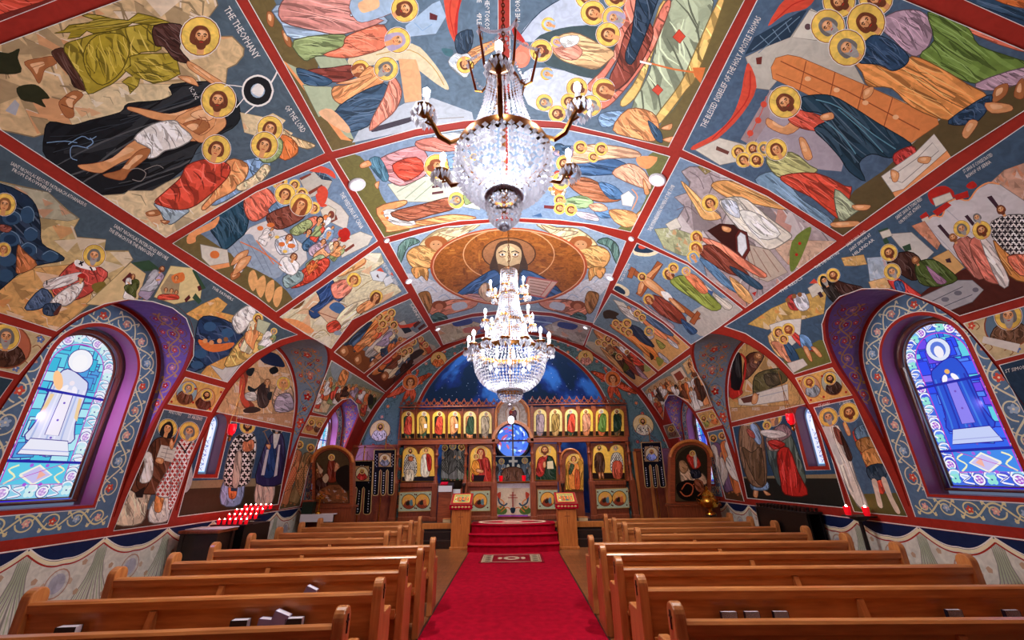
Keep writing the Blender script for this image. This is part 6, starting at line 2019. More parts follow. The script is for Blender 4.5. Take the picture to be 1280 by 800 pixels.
# altar with embroidered frontal
al = empty('altar_table', (I(641, 640)[0], 13.3, PLAT), 'altar table in the central opening under a cream embroidered frontal', 'altar')
S = Front(13.28); q = [S.uv(x, y) for x, y in ((619.5, 604), (662.5, 604), (663.5, 646), (618.5, 646))]
zt = q[0][1]; m = MB(); m.box(q[0][0], q[1][0], 13.29, 14.2, PLAT, zt, .01); part(m, 'table_body', M['dwood'], al)
cv = Canvas(S, True, seed=3); cv.dsl('''
q e2cfb6 619.5,604 662.5,604 663.5,646 618.5,646
q d8d4de 619.5,604 662.5,604 662.5,610 619.5,610
p 5a7a3c 620,636 628,632 634,638 630,643 620,642
p 5a7a3c 663,636 655,632 649,638 653,643 662,642
l orl 1.6 622,622 630,628 626,636 622,632
l nv2 2 623,620 624,628 630,632 634,629
l orl 1.6 661,622 653,628 657,636 661,632
l nv2 2 660,620 659,628 653,632 649,629
l ora 1.2 626,640 634,634 640,638 648,634 656,640
p ver 621,618 626,615 625,624
p ver 662,618 657,615 658,624
j crim 1.2 641,615 641,634
j crim 1 637,619 645,619
j crim 1 635,622 647,622
p navy 638,635 644,635 643,641 639,641
q 8a5ac8 623,643.5 660,643.5 660,645 623,645
q c84a8c 618.5,645 663.5,645 663.5,646 618.5,646
'''); o = cv.build('frontal', M['paint'], .004, grid=False); o.parent = al; o.matrix_parent_inverse = Matrix.Translation(al.location).inverted()
m = MB(); m.box(q[0][0]-.03, q[1][0]+.03, 13.22, 14.25, zt, zt+.05, .01); part(m, 'gilt_top_rail', M['brass'], al)
def votive(x, y, z, lab, group=None, s=1, lit=True):
    r = empty('votive_candle', (x, y, z), lab, 'candle', group)
    part(MB().lathe([(.024*s, 0), (.03*s, .02*s), (.034*s, .085*s), (.031*s, .085*s), (.026*s, .012*s)], 12, (x, y, z)), 'glass_cup', M['redglass'], r, True)
    if lit: part(MB().ball((x, y, z+.088*s), .012*s, 1, (1, 1, 1.6)), 'flame', M['flame'], r)
    return r
for px, t in ((626, 'left'), (655, 'right')):
    x, _ = Front(13.3).uv(px, 600); votive(x, 13.33, zt+.05, f'red votive glass on the altar rail at its {t} end', None, 1.9, False)
# ================================================================= PEWS
def pew_end(sd):
    """profile in (along the aisle, up): square back post with rolled top, arm rest towards the front"""
    pr = [(-.037, 0), (-.037, .80)]+[(.045+.082*math.cos(PI-PI*i/10), .86+.078*math.sin(PI*i/10)) for i in range(11)]+[(.127, .74), (.14, .66), (.38, .645)]+[(.40+.04*math.sin(PI*i/6), .605+.04*math.cos(PI*i/6)) for i in range(7)]+[(.42, .5), (.43, .12), (.46, .08), (.46, 0)]
    return pr
def make_pew(y, xa, xb, label, group):
    """xa aisle end, xb wall end"""
    s = 1 if xb > xa else -1; r = empty('pew', ((xa+xb)/2, y, 0), label, 'pew', group)
    for x, inn in ((xa, 1), (xb, 0)):
        a, b = (x-s*.012, x+s*.066) if inn else (x-s*.066, x+s*.012)
        e = part(MB().prism([(y+p, q) for p, q in pew_end(s)], min(a, b), max(a, b), 'x'), 'end_panel', M['woode'], r)
        bv = e.modifiers.new('b', 'BEVEL'); bv.width = .012; bv.segments = 2; bv.limit_method = 'ANGLE'
        if inn:
            m = MB(); m.box(x-s*.016-.003, x-s*.016+.003, y+.038, y+.052, .78, .89); m.box(x-s*.016-.003, x-s*.016+.003, y+.02, y+.07, .845, .857)
            c = part(m, 'cross_inlay', M['dark'], r); mw = c.matrix_world.copy(); c.parent = e; c.matrix_parent_inverse = Matrix.Translation((-r.location.x, -r.location.y, 0)) @ Matrix()
            c.matrix_parent_inverse = Matrix.Translation(r.location).inverted()
            e_m = e.matrix_parent_inverse.copy(); c.matrix_parent_inverse = Matrix.Identity(4)
    lo, hi = sorted((xa+s*.055, xb-s*.055))
    m = MB(); m.prism([(y-.025, .765), (y+.03, .765), (y+.04, .83), (y+.02, .845), (y-.02, .84), (y-.035, .825)], lo, hi, 'x'); part(m, 'top_rail', M['wood'], r)
    m = MB(); m.prism([(y-.005, .77), (y+.02, .77), (y+.085, .14), (y+.06, .14)], lo, hi, 'x'); part(m, 'backrest', M['wood'], r)
    m = MB(); m.prism([(y+.03, .40), (y+.41, .43), (y+.43, .42), (y+.43, .395), (y+.03, .365)], lo, hi, 'x'); part(m, 'seat', M['wood'], r)
    m = MB(); m.box(lo, hi, y-.11, y+.05, .455, .475); m.box(lo, hi, y-.115, y-.10, .455, .53); part(m, 'book_rack', M['wood'], r)
    xm = s*2.9
    m = MB(); m.prism([(y-.005, .765), (y-.03, .755), (y-.115, .47), (y-.11, .44), (y+.04, .42)], xm-.025, xm+.025, 'x'); part(m, 'bracket', M['woode'], r)
    m = MB(); m.box(xm-.03, xm+.03, y+.05, y+.4, 0, .39); part(m, 'middle_leg', M['woode'], r)
    return r
def pew_turn(k, s): return (.068 if k < 5 else .045) if s < 0 else -.022   # the blocks are set at a slight angle
ORD = ['first', 'second', 'third', 'fourth', 'fifth', 'sixth', 'seventh', 'eighth', 'ninth']
for k in range(9):
    y = 3.19+.81*k
    for s, t in ((-1, 'left'), (1, 'right')):
        xa = s*(1.10 if k < 5 else 2.0); xb = (-(3.86+.07*k) if k < 5 else -4.2) if s < 0 else 4.74
        pw = make_pew(y, xa, xb, f'{ORD[k]} oak pew from the rear in the {t} block' + (', set back from the aisle' if k > 4 else ', its end by the red carpet'), f'oak pews of the {t} block')
        th = pew_turn(k, s); pv = Vector((xa, y, 0)); pw.location = pv+Matrix.Rotation(th, 3, 'Z') @ (pw.location-pv); pw.rotation_euler = (0, 0, th)
# books and booklets standing in the racks on the pew backs
def book(px, py, row, w=.13, h=.19, th=.035, kind='navy', lab='', tilt=0):
    sd = -1 if px < 640 else 1; th = pew_turn(row, sd); y = 3.19+.81*row-.075; d = ray(px, py)
    for _ in range(3): t = (y-.02)/d[1]; x = CX+d[0]*t; y = 3.19+.81*row-.078+(x-sd*1.1)*math.tan(th)
    r = empty('hymn_book' if kind == 'navy' else 'booklet', (x, y, .508 if kind == 'navy' else .52), lab, 'book', 'books in the pew racks', th)
    m = MB(); m.box(-w/2, w/2, -th/2, -th/2+.004, 0, h); m.box(-w/2, w/2, th/2-.004, th/2, 0, h); m.box(-w/2, -w/2+.004, -th/2, th/2, 0, h)
    o = m.build('cover', M['navy' if kind == 'navy' else 'purple'], r); o.rotation_euler = (0, tilt, 0)
    o = MB().box(-w/2+.004, w/2-.004, -th/2+.004, th/2-.004, .004, h-.001).build('pages', M['page'], r); o.rotation_euler = (0, tilt, 0)
for a in ((84, 783, 1, .15, .185, .04, 'navy', 'navy book in the left second pew rack, nearest the wall'), (299, 778, 1, .13, .19, .04, 'navy', 'navy book alone in the left second pew rack, mid pew'), (367, 777, 1, .13, .19, .045, 'navy', 'navy book beside violet booklets in the left second pew rack'),
          (340, 772, 1, .12, .23, .01, 'v', 'violet booklet leaning in the left second pew rack, taller one', .35), (331, 778, 1, .13, .18, .012, 'v', 'violet booklet lower one in the left second pew rack', .1), (379, 733, 2, .11, .23, .01, 'v', 'violet booklet leaning in the left third pew rack', .4),
          (912, 767, 1, .13, .185, .045, 'navy', 'navy book in the right second pew rack, nearest the aisle'), (941, 767, 1, .12, .185, .045, 'navy', 'navy book in the right second pew rack, second from the aisle'), (977, 767, 1, .12, .185, .045, 'navy', 'navy book in the right second pew rack, third from the aisle'),
          (1194, 763, 1, .12, .19, .045, 'navy', 'navy book in the right second pew rack, fourth from the aisle'), (1266, 763, 1, .12, .185, .045, 'navy', 'navy book in the right second pew rack, nearest the wall')): book(*a)
# ================================================================= CARPET AND RUGS
struct_c = MB().box(-1.095, 1.095, YB+.2, 11.16, 0, .012).build('carpet_runner', M['carpet']); tag(struct_c, 'long crimson carpet runner down the central aisle', 'carpet')
for s in (-1, 1): e = MB().box(s*1.095-.012, s*1.095+.012, YB+.2, 11.1, 0, .016).build('edge_binding', M['dark']); e.parent = struct_c
class FloorS:
    gu = gv = .5
    def __init__(s, z): s.z = z
    def uv(s, px, py): d = ray(px, py); t = (s.z-CH)/d[2]; return CX+d[0]*t, d[1]*t
    def p3(s, u, v, o=0): return u, v, s.z+o
def rug(label, z, P, orn):
    cv = Canvas(FloorS(z), False, seed=9); cv.poly('8c0c22', P, .3); cv.cl = 0; orn(cv)
    o = cv.build('rug', M['paint'], .012, grid=False); tag(o, label, 'rug')
    sol = o.modifiers.new('s', 'SOLIDIFY'); sol.thickness = .008; sol.offset = -1
def rug1(cv):
    cv.line('cfc3a6', .03, [(-.68, 9.84), (.60, 9.84), (.60, 10.68), (-.68, 10.68), (-.68, 9.84)], False)
    for s in (-1, 1):
        x = -.04+s*.52; cv.poly('b9ab8c', [(x-.1, 9.88), (x+.1, 9.88), (x+.1, 10.64), (x-.1, 10.64)], .5)
        for k in range(5): cv.ell('4a3a34', x, 9.95+.15*k, .07, .04, .3, 8)
        cv.ell('d8c8a8', -.04+s*.26, 10.26, .05, .12)
    cv.ell('cfc3a6', -.04, 10.26, .18, .2, n=16); cv.ell('8c0c22', -.04, 10.26, .09, .1, n=12)
rug('small rectangular red rug with cream border on the carpet before the steps', .012, [(-.74, 9.78), (.66, 9.78), (.66, 10.74), (-.74, 10.74)], rug1)
def rug2(cv):
    o = ell(-.03, 12.12, .88, .40, 0, 30); cv.line('d8ccb0', .09, o+[o[0]], False); cv.ell('b51a34', -.03, 12.12, .55, .22, n=20); cv.ell('d8ccb0', -.03, 12.12, .28, .13, n=16)
    for k in range(14): a = 2*PI*k/14; cv.ell('4a3a34', -.03+.72*math.cos(a), 12.12+.31*math.sin(a), .07, .04, a, 8)
    cv.ell('8c0c22', -.03, 12.12, .14, .06, n=12)
rug('oval red rug with cream medallion on the platform before the opening', PLAT+.012, ell(-.03, 12.12, 1.05, .52, 0, 36), rug2)
# ================================================================= LECTERNS WITH ICONS
def lectern(px0, px1, py, lab, ilab):
    x0 = FloorS(0).uv(px0, py)[0]; x1, yv = FloorS(0).uv(px1, py); c = (x0+x1)/2; w = .24
    r = empty('lectern', (c, yv+.2, 0), lab, 'lectern', 'oak lecterns flanking the steps')
    m = MB(); m.box(c-w, c+w, yv, yv+.4, .05, 1.0, .008); part(m, 'body', M['lect'], r)
    m = MB(); m.box(c-w-.03, c+w+.03, yv-.03, yv+.43, 0, .06, .008); part(m, 'plinth', M['lect'], r)
    m = MB(); m.box(c-.007, c+.007, yv-.004, yv+.002, .58, .86); m.box(c-.07, c+.07, yv-.004, yv+.002, .745, .76); part(m, 'cross_inlay', M['dwood'], r)
    m = MB(); m.prism([(yv-.04, 1.0), (yv-.04, 1.05), (yv+.42, 1.30), (yv+.42, 1.0)], c-w-.05, c+w+.05, 'x'); part(m, 'sloped_top', M['dwoodh'], r)
    m = MB().mat(0); m.box(c-w-.06, c+w+.06, yv-.06, yv-.035, .93, 1.04)
    for k in range(6): m.mat(1); m.ball((c-w+.02+k*(2*w-.04)/5, yv-.06, .985), .03, 1, (1.3, .5, .8))
    part(m, 'red_cloth_trim', [M['carpet'], mat('gold_braid', 'cda868', .5)], r)
    n = Vector((0, .46, .25)).normalized(); S = Flat((c, yv-.03, 1.06), (1, 0, 0), n)
    cv = Canvas(S, False, seed=px0); W = w+.03; L_ = .5
    cv.poly('a01a24', [(-W, 0), (W, 0), (W, L_), (-W, L_)], .2); cv.poly('d8b85c', [(-W+.05, .06), (W-.05, .06), (W-.05, L_-.05), (-W+.05, L_-.05)], .4); cv.up = (0, 1)
    cv.poly('8c9a5c', [(-W+.08, .09), (W-.08, .09), (W-.08, L_-.08), (-W+.08, L_-.08)], .5)
    for k in range(4): cv.fig(-.14+.093*k, .34, -.14+.093*k, .12, .035, ('cream', 'ver', 'nv2', 'orl')[k], 'ora', 'brn', '', 1.7)
    o = cv.build('icon_panel', M['tempera'], .004, grid=False); ic = empty('lectern_icon', (c, yv+.18, 1.18), ilab, 'icon', 'icons on the lecterns'); o.parent = ic; o.matrix_parent_inverse = Matrix.Translation(ic.location).inverted()
lectern(563, 586.5, 687, 'oak lectern with carved cross, left of the red steps', 'gold and green icon lying on the left lectern')
lectern(699.5, 723, 686.5, 'oak lectern with carved cross, right of the red steps', 'gold and green icon lying on the right lectern')
# ================================================================= CHANDELIERS
cry = bpy.data.materials.new('cut_crystal'); cry.use_nodes = True; nt = cry.node_tree; nt.nodes.clear(); ou = nt.nodes.new('ShaderNodeOutputMaterial')
tr = nt.nodes.new('ShaderNodeBsdfTranslucent'); tr.inputs[0].default_value = (.62, .62, .68, 1); gl = nt.nodes.new('ShaderNodeBsdfGlossy'); gl.inputs['Roughness'].default_value = .12; gl.inputs[0].default_value = (.9, .9, 1, 1)
tp = nt.nodes.new('ShaderNodeBsdfTransparent'); m1 = nt.nodes.new('ShaderNodeMixShader'); m1.inputs[0].default_value = .3; m2 = nt.nodes.new('ShaderNodeMixShader'); m2.inputs[0].default_value = .35
nt.links.new(tr.outputs[0], m1.inputs[1]); nt.links.new(gl.outputs[0], m1.inputs[2]); nt.links.new(m1.outputs[0], m2.inputs[1]); nt.links.new(tp.outputs[0], m2.inputs[2]); nt.links.new(m2.outputs[0], ou.inputs[0])
def strands(m, c, n, prof, d, r, ph=0):
    """n strings of beads hung over a profile of (radius, z) points"""
    L_ = [0]
    for a, b in zip(prof, prof[1:]): L_.append(L_[-1]+math.hypot(b[0]-a[0], b[1]-a[1]))
    k = int(L_[-1]/d)
    for i in range(n):
        a = 2*PI*(i+ph)/n
        for j in range(k+1):
            t = L_[-1]*j/max(1, k); rr = np.interp(t, L_, [p[0] for p in prof]); z = np.interp(t, L_, [p[1] for p in prof])
            m.octa((c[0]+rr*math.cos(a), c[1]+rr*math.sin(a), c[2]+z), r, d*.5)
def garland(m, p, q, sag, n, r):
    p, q = Vector(p), Vector(q)
    for i in range(n+1): t = i/n; v = p.lerp(q, t); m.ball((v.x, v.y, v.z-sag*4*t*(1-t)), r, 1)
def ringp(m, c, r, z, w, h=.03, n=36): m.lathe([(r-w, z), (r-w, z+h), (r, z+h), (r+.006, z+h/2), (r, z)], n, c, False); return m
def s_arm(m, c, a, r0, z0, r1, z1, th=.014):
    f = lambda r, z: (c[0]+r*math.cos(a), c[1]+r*math.sin(a), c[2]+z); d = r1-r0
    m.tube([f(r0, z0), f(r0+d*.25, z0-.06), f(r0+d*.55, z0-.04), f(r0+d*.8, (z0+z1)/2), f(r1, z1)], [th, th*1.1, th*1.3, th*1.1, th*.9], 7)
    m.tube([f(r0+d*.8, z1-.02), f(r0+d*.95, z1-.09), f(r0+d*.72, z1-.1), f(r0+d*.74, z1-.03)], th*.6, 6)
    return f(r1, z1)
def sub(mb, name, m, par, sm=False):
    o = mb.build(name, m, None, sm); o.parent = par; return o
def arm(root, c, a, r0, z0, r1, z1, th, s, nd, rd):
    m = MB(); p = s_arm(m, c, a, r0, z0, r1, z1, th); arm_o = part(m, 'candle_arm', M['brass'], root, True)
    m_cup, m_drop, m_can, m_bulb = MB(), MB(), MB(), MB()
    x, y, z = p; m_cup.lathe([(.012*s, -.03*s), (.03*s, -.01*s), (.05*s, .012*s), (.045*s, .018*s), (.01*s, .005*s)], 12, p)
    for k in range(10): a = 2*PI*k/10; m_drop.octa((x+.047*s*math.cos(a), y+.047*s*math.sin(a), z-.035*s), .011*s, .032*s)
    for q in range(nd): t = 2*PI*q/nd; m_drop.octa((x+rd*math.cos(t), y+rd*math.sin(t), z-.03-.02*(q % 2)), .015, .04)
    m_can.lathe([(.013*s, .01*s), (.013*s, .09*s)], 8, p); m_bulb.ball((x, y, z+.125*s), .02*s, 1, (1, 1, 1.9))
    sub(m_cup, 'candle_cup', M['brass'], arm_o, True); sub(m_drop, 'crystal_drops', cry, arm_o); sub(m_can, 'candle_tube', M['white'], arm_o); sub(m_bulb, 'candle_bulb', M['bulb'], arm_o, True)
def chandelier(y, label, parts):
    r = empty('chandelier', (0, y, ZC+R), label, 'chandelier'); b = dict(metal=MB(), drop=MB(), bead=MB(), bowl=MB(), chain=MB())
    c = (0, y, 0); parts(b, c, r)
    part(b['chain'], 'chain', M['brass'], r, True); part(b['metal'], 'bronze_rings', M['brass'], r, True); part(b['drop'], 'crystal_finials', cry, r); part(b['bead'], 'crystal_strands', cry, r); part(b['bowl'], 'crystal_basket', cry, r)
    return r
def chainlinks(m, c, z0, z1):
    n = int((z1-z0)/.05)
    for i in range(n):
        z = z0+(i+.5)*.05; ax = i % 2; m.tube([(c[0]+(.014*math.cos(t) if ax else 0), c[1]+(0 if ax else .014*math.cos(t)), z+.03*math.sin(t)) for t in (2*PI*k/8 for k in range(8))], .006, 5, True)
    m.lathe([(.09, -.03), (.08, -.005), (.03, -.05), (.0, -.06)][::-1], 16, (c[0], c[1], z1-.0))
def near(b, c, r):
    chainlinks(b['chain'], c, 4.86, ZC+R); b['metal'].tube([(0, c[1], 3.5), (0, c[1], 4.95)], .014, 8)
    ringp(b['metal'], c, .14, 4.78, .04, .05); ringp(b['metal'], c, .365, 3.99, .045, .07); ringp(b['metal'], c, .125, 3.64, .03, .03)
    strands(b['bead'], c, 36, [(.135, 4.78), (.17, 4.52), (.24, 4.24), (.355, 4.05)], .036, .011)
    strands(b['bowl'], c, 38, [(.365, 3.99), (.37, 3.92), (.35, 3.83), (.29, 3.74), (.21, 3.68), (.125, 3.65)], .05, .025, .5)
    strands(b['bowl'], c, 28, [(.35, 3.97), (.33, 3.86), (.25, 3.74), (.125, 3.67)], .05, .023)
    strands(b['bowl'], c, 20, [(.125, 3.64), (.128, 3.56), (.10, 3.46), (.045, 3.40), (.0, 3.37)], .034, .016)
    for k in range(6):
        a = 2*PI*k/6+.5; arm(r, c, a, .365, 4.03, .63, 4.16, .016, 1.5, 18, .085)
        a2 = 2*PI*(k+1)/6+.5; garland(b['bead'], (c[0]+.39*math.cos(a), c[1]+.39*math.sin(a), 4.0), (c[0]+.39*math.cos(a2), c[1]+.39*math.sin(a2), 4.0), .1, 14, .012)
        u = s_arm(b['metal'], c, a+.4, .14, 4.82, .31, 5.16, .009); b['drop'].octa((u[0], u[1], u[2]-.06), .02, .05)
        garland(b['bead'], u, (0, c[1], 5.5), .05, 14, .015); garland(b['bead'], u, (c[0]+.14*math.cos(a+.4), c[1]+.14*math.sin(a+.4), 4.81), .12, 8, .01)
    for k in range(8): a = 2*PI*k/8; part(MB().ball((.18*math.cos(a), c[1]+.18*math.sin(a), 3.88), .025, 1, (1, 1, 1.5)), 'basket_bulb', M['bulb'], r, True)
def far(b, c, r):
    chainlinks(b['chain'], c, 4.98, ZC+R); b['metal'].tube([(0, c[1], 2.8), (0, c[1], 5.0)], .016, 8)
    for r_, z, h in ((.135, 4.96, .03), (.15, 4.52, .05), (.24, 4.02, .05), (.55, 3.5, .07), (.19, 2.92, .05)): ringp(b['metal'], c, r_, z, .04, h)
    strands(b['bead'], c, 30, [(.135, 4.97), (.14, 4.75), (.15, 4.55)], .04, .014)
    strands(b['bead'], c, 36, [(.15, 4.52), (.17, 4.3), (.24, 4.05)], .04, .015)
    strands(b['bead'], c, 50, [(.24, 4.02), (.30, 3.8), (.40, 3.65), (.54, 3.55)], .042, .016)
    strands(b['bowl'], c, 60, [(.55, 3.5), (.555, 3.38), (.52, 3.22), (.44, 3.08), (.32, 2.98), (.19, 2.93)], .05, .019)
    strands(b['bowl'], c, 24, [(.19, 2.92), (.18, 2.85), (.12, 2.79), (.04, 2.76)], .035, .018)
    b['drop'].ball((0, c[1], 2.7), .04, 2)
    for n, r0, z0, r1, z1, s in ((6, .15, 4.54, .32, 4.56, 1.3), (6, .24, 4.03, .40, 4.02, 1.4), (14, .53, 3.53, .64, 3.56, 1.5)):
        for k in range(n): arm(r, c, 2*PI*(k+.3)/n, r0, z0, r1, z1, .011, s, 8, .06)
    for k in range(8): a = 2*PI*k/8; part(MB().ball((.3*math.cos(a), c[1]+.3*math.sin(a), 3.3), .03, 1, (1, 1, 1.5)), 'basket_bulb', M['bulb'], r, True)
chandelier(2.4, 'near crystal chandelier with bronze scroll arms, high over the front pews', near)
chandelier(6.0, 'far crystal chandelier with three tiers of candle lamps, hanging before the icon screen', far)
for k in range(6):
    an = 2*PI*k/6+.5; lamp('near_chandelier_lamp', 'POINT', (.63*math.cos(an), 2.4+.63*math.sin(an), 4.42), NEAR_CHANDELIER_W*.15, (.95, .96, 1), .05)
lamp('near_chandelier_lamp', 'POINT', (0, 2.4, 3.86), NEAR_CHANDELIER_W*.1, (.95, .96, 1), .1)
for k in range(7): an = 2*PI*(k*2+.3)/14; lamp('far_chandelier_lamp', 'POINT', (.64*math.cos(an), 6.0+.64*math.sin(an), 3.8), FAR_CHANDELIER_W*.09, (.95, .96, 1), .05)
for k in range(3): an = 2*PI*(k*2+.3)/6; lamp('far_chandelier_lamp', 'POINT', (.4*math.cos(an), 6.0+.4*math.sin(an), 4.3), FAR_CHANDELIER_W*.06, (.95, .96, 1), .05); lamp('far_chandelier_lamp', 'POINT', (.32*math.cos(an), 6.0+.32*math.sin(an), 4.82), FAR_CHANDELIER_W*.05, (.95, .96, 1), .05)
lamp('far_chandelier_lamp', 'POINT', (0, 6.0, 3.3), FAR_CHANDELIER_W*.05, (.95, .96, 1), .15)
# recessed lamps in the vault bands
def downlight(px, py, r, lab, aim=None, w=0):
    u, v = VA.uv(px, py); p = Vector(VA.p3(u, v)); a = u/R; n = Vector((-math.sin(a), 0, -math.cos(a))); q = n.to_track_quat('Z', 'Y').to_matrix().to_4x4(); q.translation = p
    root = empty('ceiling_spotlight', p, lab, 'light', 'recessed lamps in the vault bands')
    for nm, pr, m in (('trim_ring', [(r, 0), (r*1.02, .02), (r*.9, .035), (r*.72, .03), (r*.7, .01)], M['white']), ('lens', [(r*.7, .012), (r*.4, .02), (0.001, .022)], M['lens'])):
        t = MB().lathe(pr, 20); t.v = [tuple(q @ Vector(v_)) for v_ in t.v]; part(t, nm, m, root, True)
    if aim: lamp('spot_lamp', 'SPOT', p+n*.06, w, (1, .95, .88), .06, (Vector(aim)-p).to_track_quat('-Z', 'Y').to_euler(), spot=1.25)
for a_ in ((446, 230, .125, 'large round recessed lamp in the left vault band beside the wedding painting', (-2.2, 5.2, 0), PEW_SPOT_W), (822, 224, .125, 'large round recessed lamp in the right vault band beside the angel painting', (2.2, 5.2, 0), PEW_SPOT_W), (483, 300, .055, 'small recessed lamp at the left upper corner of the oval painting'), (789.5, 298, .055, 'small recessed lamp at the right upper corner of the oval painting'), (511, 351, .09, 'recessed lamp in the left vault band beside the oval painting', (-1.2, 10.4, 0), AISLE_SPOT_W), (762.5, 347, .09, 'recessed lamp in the right vault band beside the oval painting', (1.2, 10.4, 0), AISLE_SPOT_W), (547, 411, .09, 'recessed lamp in the left band near the front arch', (-1.6, 12.9, 1.9), SCREEN_SPOT_W), (732, 409, .09, 'recessed lamp in the right band near the front arch', (1.6, 12.9, 1.9), SCREEN_SPOT_W)): downlight(*a_)
lamp('sanctuary_lamp', 'POINT', (0, 13.6, 4.6), 80, (.8, .88, 1), .25)  # unseen lamp added to brighten the apse, apart from the hanging globe
# ================================================================= BANNERS, SHRINES, STANDS
def banner(label, y, tl, tr, bl, br, split, med, mr, dots=True, sun='cream'):
    S = Front(y); root = empty('church_banner', S.p3(*S.uv((tl[0]+tr[0])/2, tl[1])), label, 'banner', 'black processional banners')
    L_ = lambda a, b, t: (a[0]+(b[0]-a[0])*t, a[1]+(b[1]-a[1])*t)
    def at(u, v): return L_(L_(tl, tr, u), L_(bl, br, u), v)
    P = [at(0, 0), at(1, 0), at(1, .94), at(.95, .99), at(.83, 1), at(.72, .98), at(.70, .92), at(.69, split), at(.655, split-.03), at(.62, split), at(.62, .93), at(.58, .99), at(.5, 1), at(.42, .99), at(.38, .93), at(.38, split), at(.345, split-.03), at(.31, split), at(.30, .92), at(.28, .98), at(.17, 1), at(.05, .99), at(0, .94)]
    cv = Canvas(S, True, seed=int(tl[0])); cv.poly('0c0a10', P, .2); cv.cl = 0
    for k in range(9):
        for u in (.12, .5, .88):
            v = split+.04+(1-split-.1)*k/8; x, y_ = at(u, v); cv.ell('c8c4cc', x, y_, .9 if k % 2 else .6, .9, n=5)
    for k in range(16):
        u, v = (.1+.05*(k % 2), .1+.03*k) if k < 8 else (.9-.05*(k % 2), .1+.03*(k-8)); x, y_ = at(u, v*split/.4); cv.ell('c8c4cc', x, y_, .7, .5, .6, 5)
    for k in range(6): x, y_ = at(.25+.1*k, .08+.02*abs(k-2.5)); cv.ell('c8c4cc', x, y_, .7, .6, 0, 5)
    x, y_ = med; cv.poly('b08a5c', [(x-mr*1.15, y_-mr*1.25), (x+mr*1.15, y_-mr*1.25), (x+mr*1.15, y_+mr*1.25), (x-mr*1.15, y_+mr*1.25)], .3); cv.ell('0c0a10', x, y_, mr*1.1, mr*1.2, n=20); d = cv.ell('e0cfa0', x, y_, mr, mr*1.1, n=20); o_ = cv.cl; cv.cl = d
    cv.robe(sun, [(x-mr, y_+mr*1.2), (x-mr*.5, y_), (x, y_-mr*.2), (x+mr*.5, y_), (x+mr, y_+mr*1.2)], 90, .6); cv.head(x, y_-mr*.35, mr*.28, 'brn', 'b', 1.6); cv.cl = o_
    cv.line('d0b070', 1.5, P+[P[0]], False)
    o = cv.build('banner_cloth', M['paint'], .0, grid=False); o.parent = root; o.matrix_parent_inverse = Matrix.Translation(root.location).inverted()
    sol = o.modifiers.new('s', 'SOLIDIFY'); sol.thickness = .012
    a, b = S.uv(*at(-.03, 0)), S.uv(*at(1.03, 0)); cxm = (a[0]+b[0])/2; base = PLAT if y > 12.1 else 0
    m = MB(); m.tube([(a[0], y+.02, a[1]), (b[0], y+.02, b[1])], .014, 8); part(m, 'crossbar', M['gold'], root, True)
    m = MB(); m.tube([(cxm, y+.05, base+.03), (cxm, y+.05, a[1]+.34)], .016, 8); m.ball((cxm, y+.05, a[1]+.36), .03); m.lathe([(.16, 0), (.15, .03), (.03, .05)], 16, (cxm, y+.05, base)); part(m, 'pole', M['gold'], root, True)
    m = MB(); m.tube([(a[0]+.02, y+.03, a[1]), (cxm, y+.05, a[1]+.25), (b[0]-.02, y+.03, b[1])], .005, 5); part(m, 'cord', M['gold'], root)
banner('black church banner nearest the arched left shrine, medallion of a figure in red', 11.3, (440, 576), (466.5, 576), (429.5, 643.5), (463.5, 643.5), .52, (452.5, 592), 7.5, sun='c03028')
banner('black church banner between the left shrine and the icon screen, medallion of a grey figure', 12.35, (467.5, 562), (494.5, 562), (465, 620), (492.5, 619), .47, (481, 575), 6.8, sun='8a8a94')
banner('black church banner right of the icon screen with a pale blue medallion', 12.3, (801, 553), (826, 552.5), (806.5, 610.5), (833, 609.5), .52, (814.5, 567.5), 7.5, sun='8fa0d8')
# wooden side screens closing the platform beside the icon screen
for s, x0, x1, t in ((-1, 432, 497, 'left'), (1, 792, 842, 'right')):
    y = 12.86; a, b = Front(y).uv(x0, 560), Front(y).uv(x1, 560); lo, hi = max(a[0], -R+.12), min(b[0], R-.12); zt = a[1]
    r = empty('wooden_screen', ((lo+hi)/2, y, PLAT), f'dark walnut panelled screen behind the banners at the {t}', 'screen', 'side screens')
    m = MB(); m.box(lo, hi, y, y+.05, PLAT, zt if s < 0 else zt-.1); part(m, 'panel', M['dwood'], r)
    m = MB(); m.box(lo, hi, y-.04, y+.05, (zt if s < 0 else zt-.1), (zt if s < 0 else zt-.1)+.08, .01); part(m, 'top_rail', M['dwoodh'], r)
    for k in range(4): xx = lo+(hi-lo)*k/3; m = MB(); m.box(xx-.045, xx+.045, y-.03, y, PLAT, zt-.1, .006); part(m, 'stile', M['lect'] if s > 0 else M['dwoodh'], r)
def shrine(label, ilabel, y, o, base, pane, src, bg):
    S = Front(y); uv = [S.uv(*p) for p in o]; x = sum(p[0] for p in uv)/len(uv); x0, x1 = min(p[0] for p in uv), max(p[0] for p in uv)
    r = empty('icon_shrine', (x, y, 0), label, 'shrine', 'arched icon shrines')
    zb = min(p[1] for p in uv)
    part(MB().prism(uv, y, y+.18, 'y'), 'arched_case', M['dwoodh'], r)
    m = MB(); m.box(x0+.02, x1-.02, y-.02, y+.3, .08, zb, .01); m.box(x0-.02, x1+.02, y-.04, y+.34, zb-.05, zb, .01); m.box(x0-.02, x1+.02, y-.05, y+.34, 0, .1, .01); part(m, 'cabinet', M['dwood'], r)
    m = MB(); m.tube([(p[0], y-.01, p[1]) for p in uv[1:-1]], .04, 8); part(m, 'arch_moulding', M['lect'], r, True)
    icon(ilabel, pane, src, 'icons in the shrines', y-.02, bg, '3a1c10', .015)
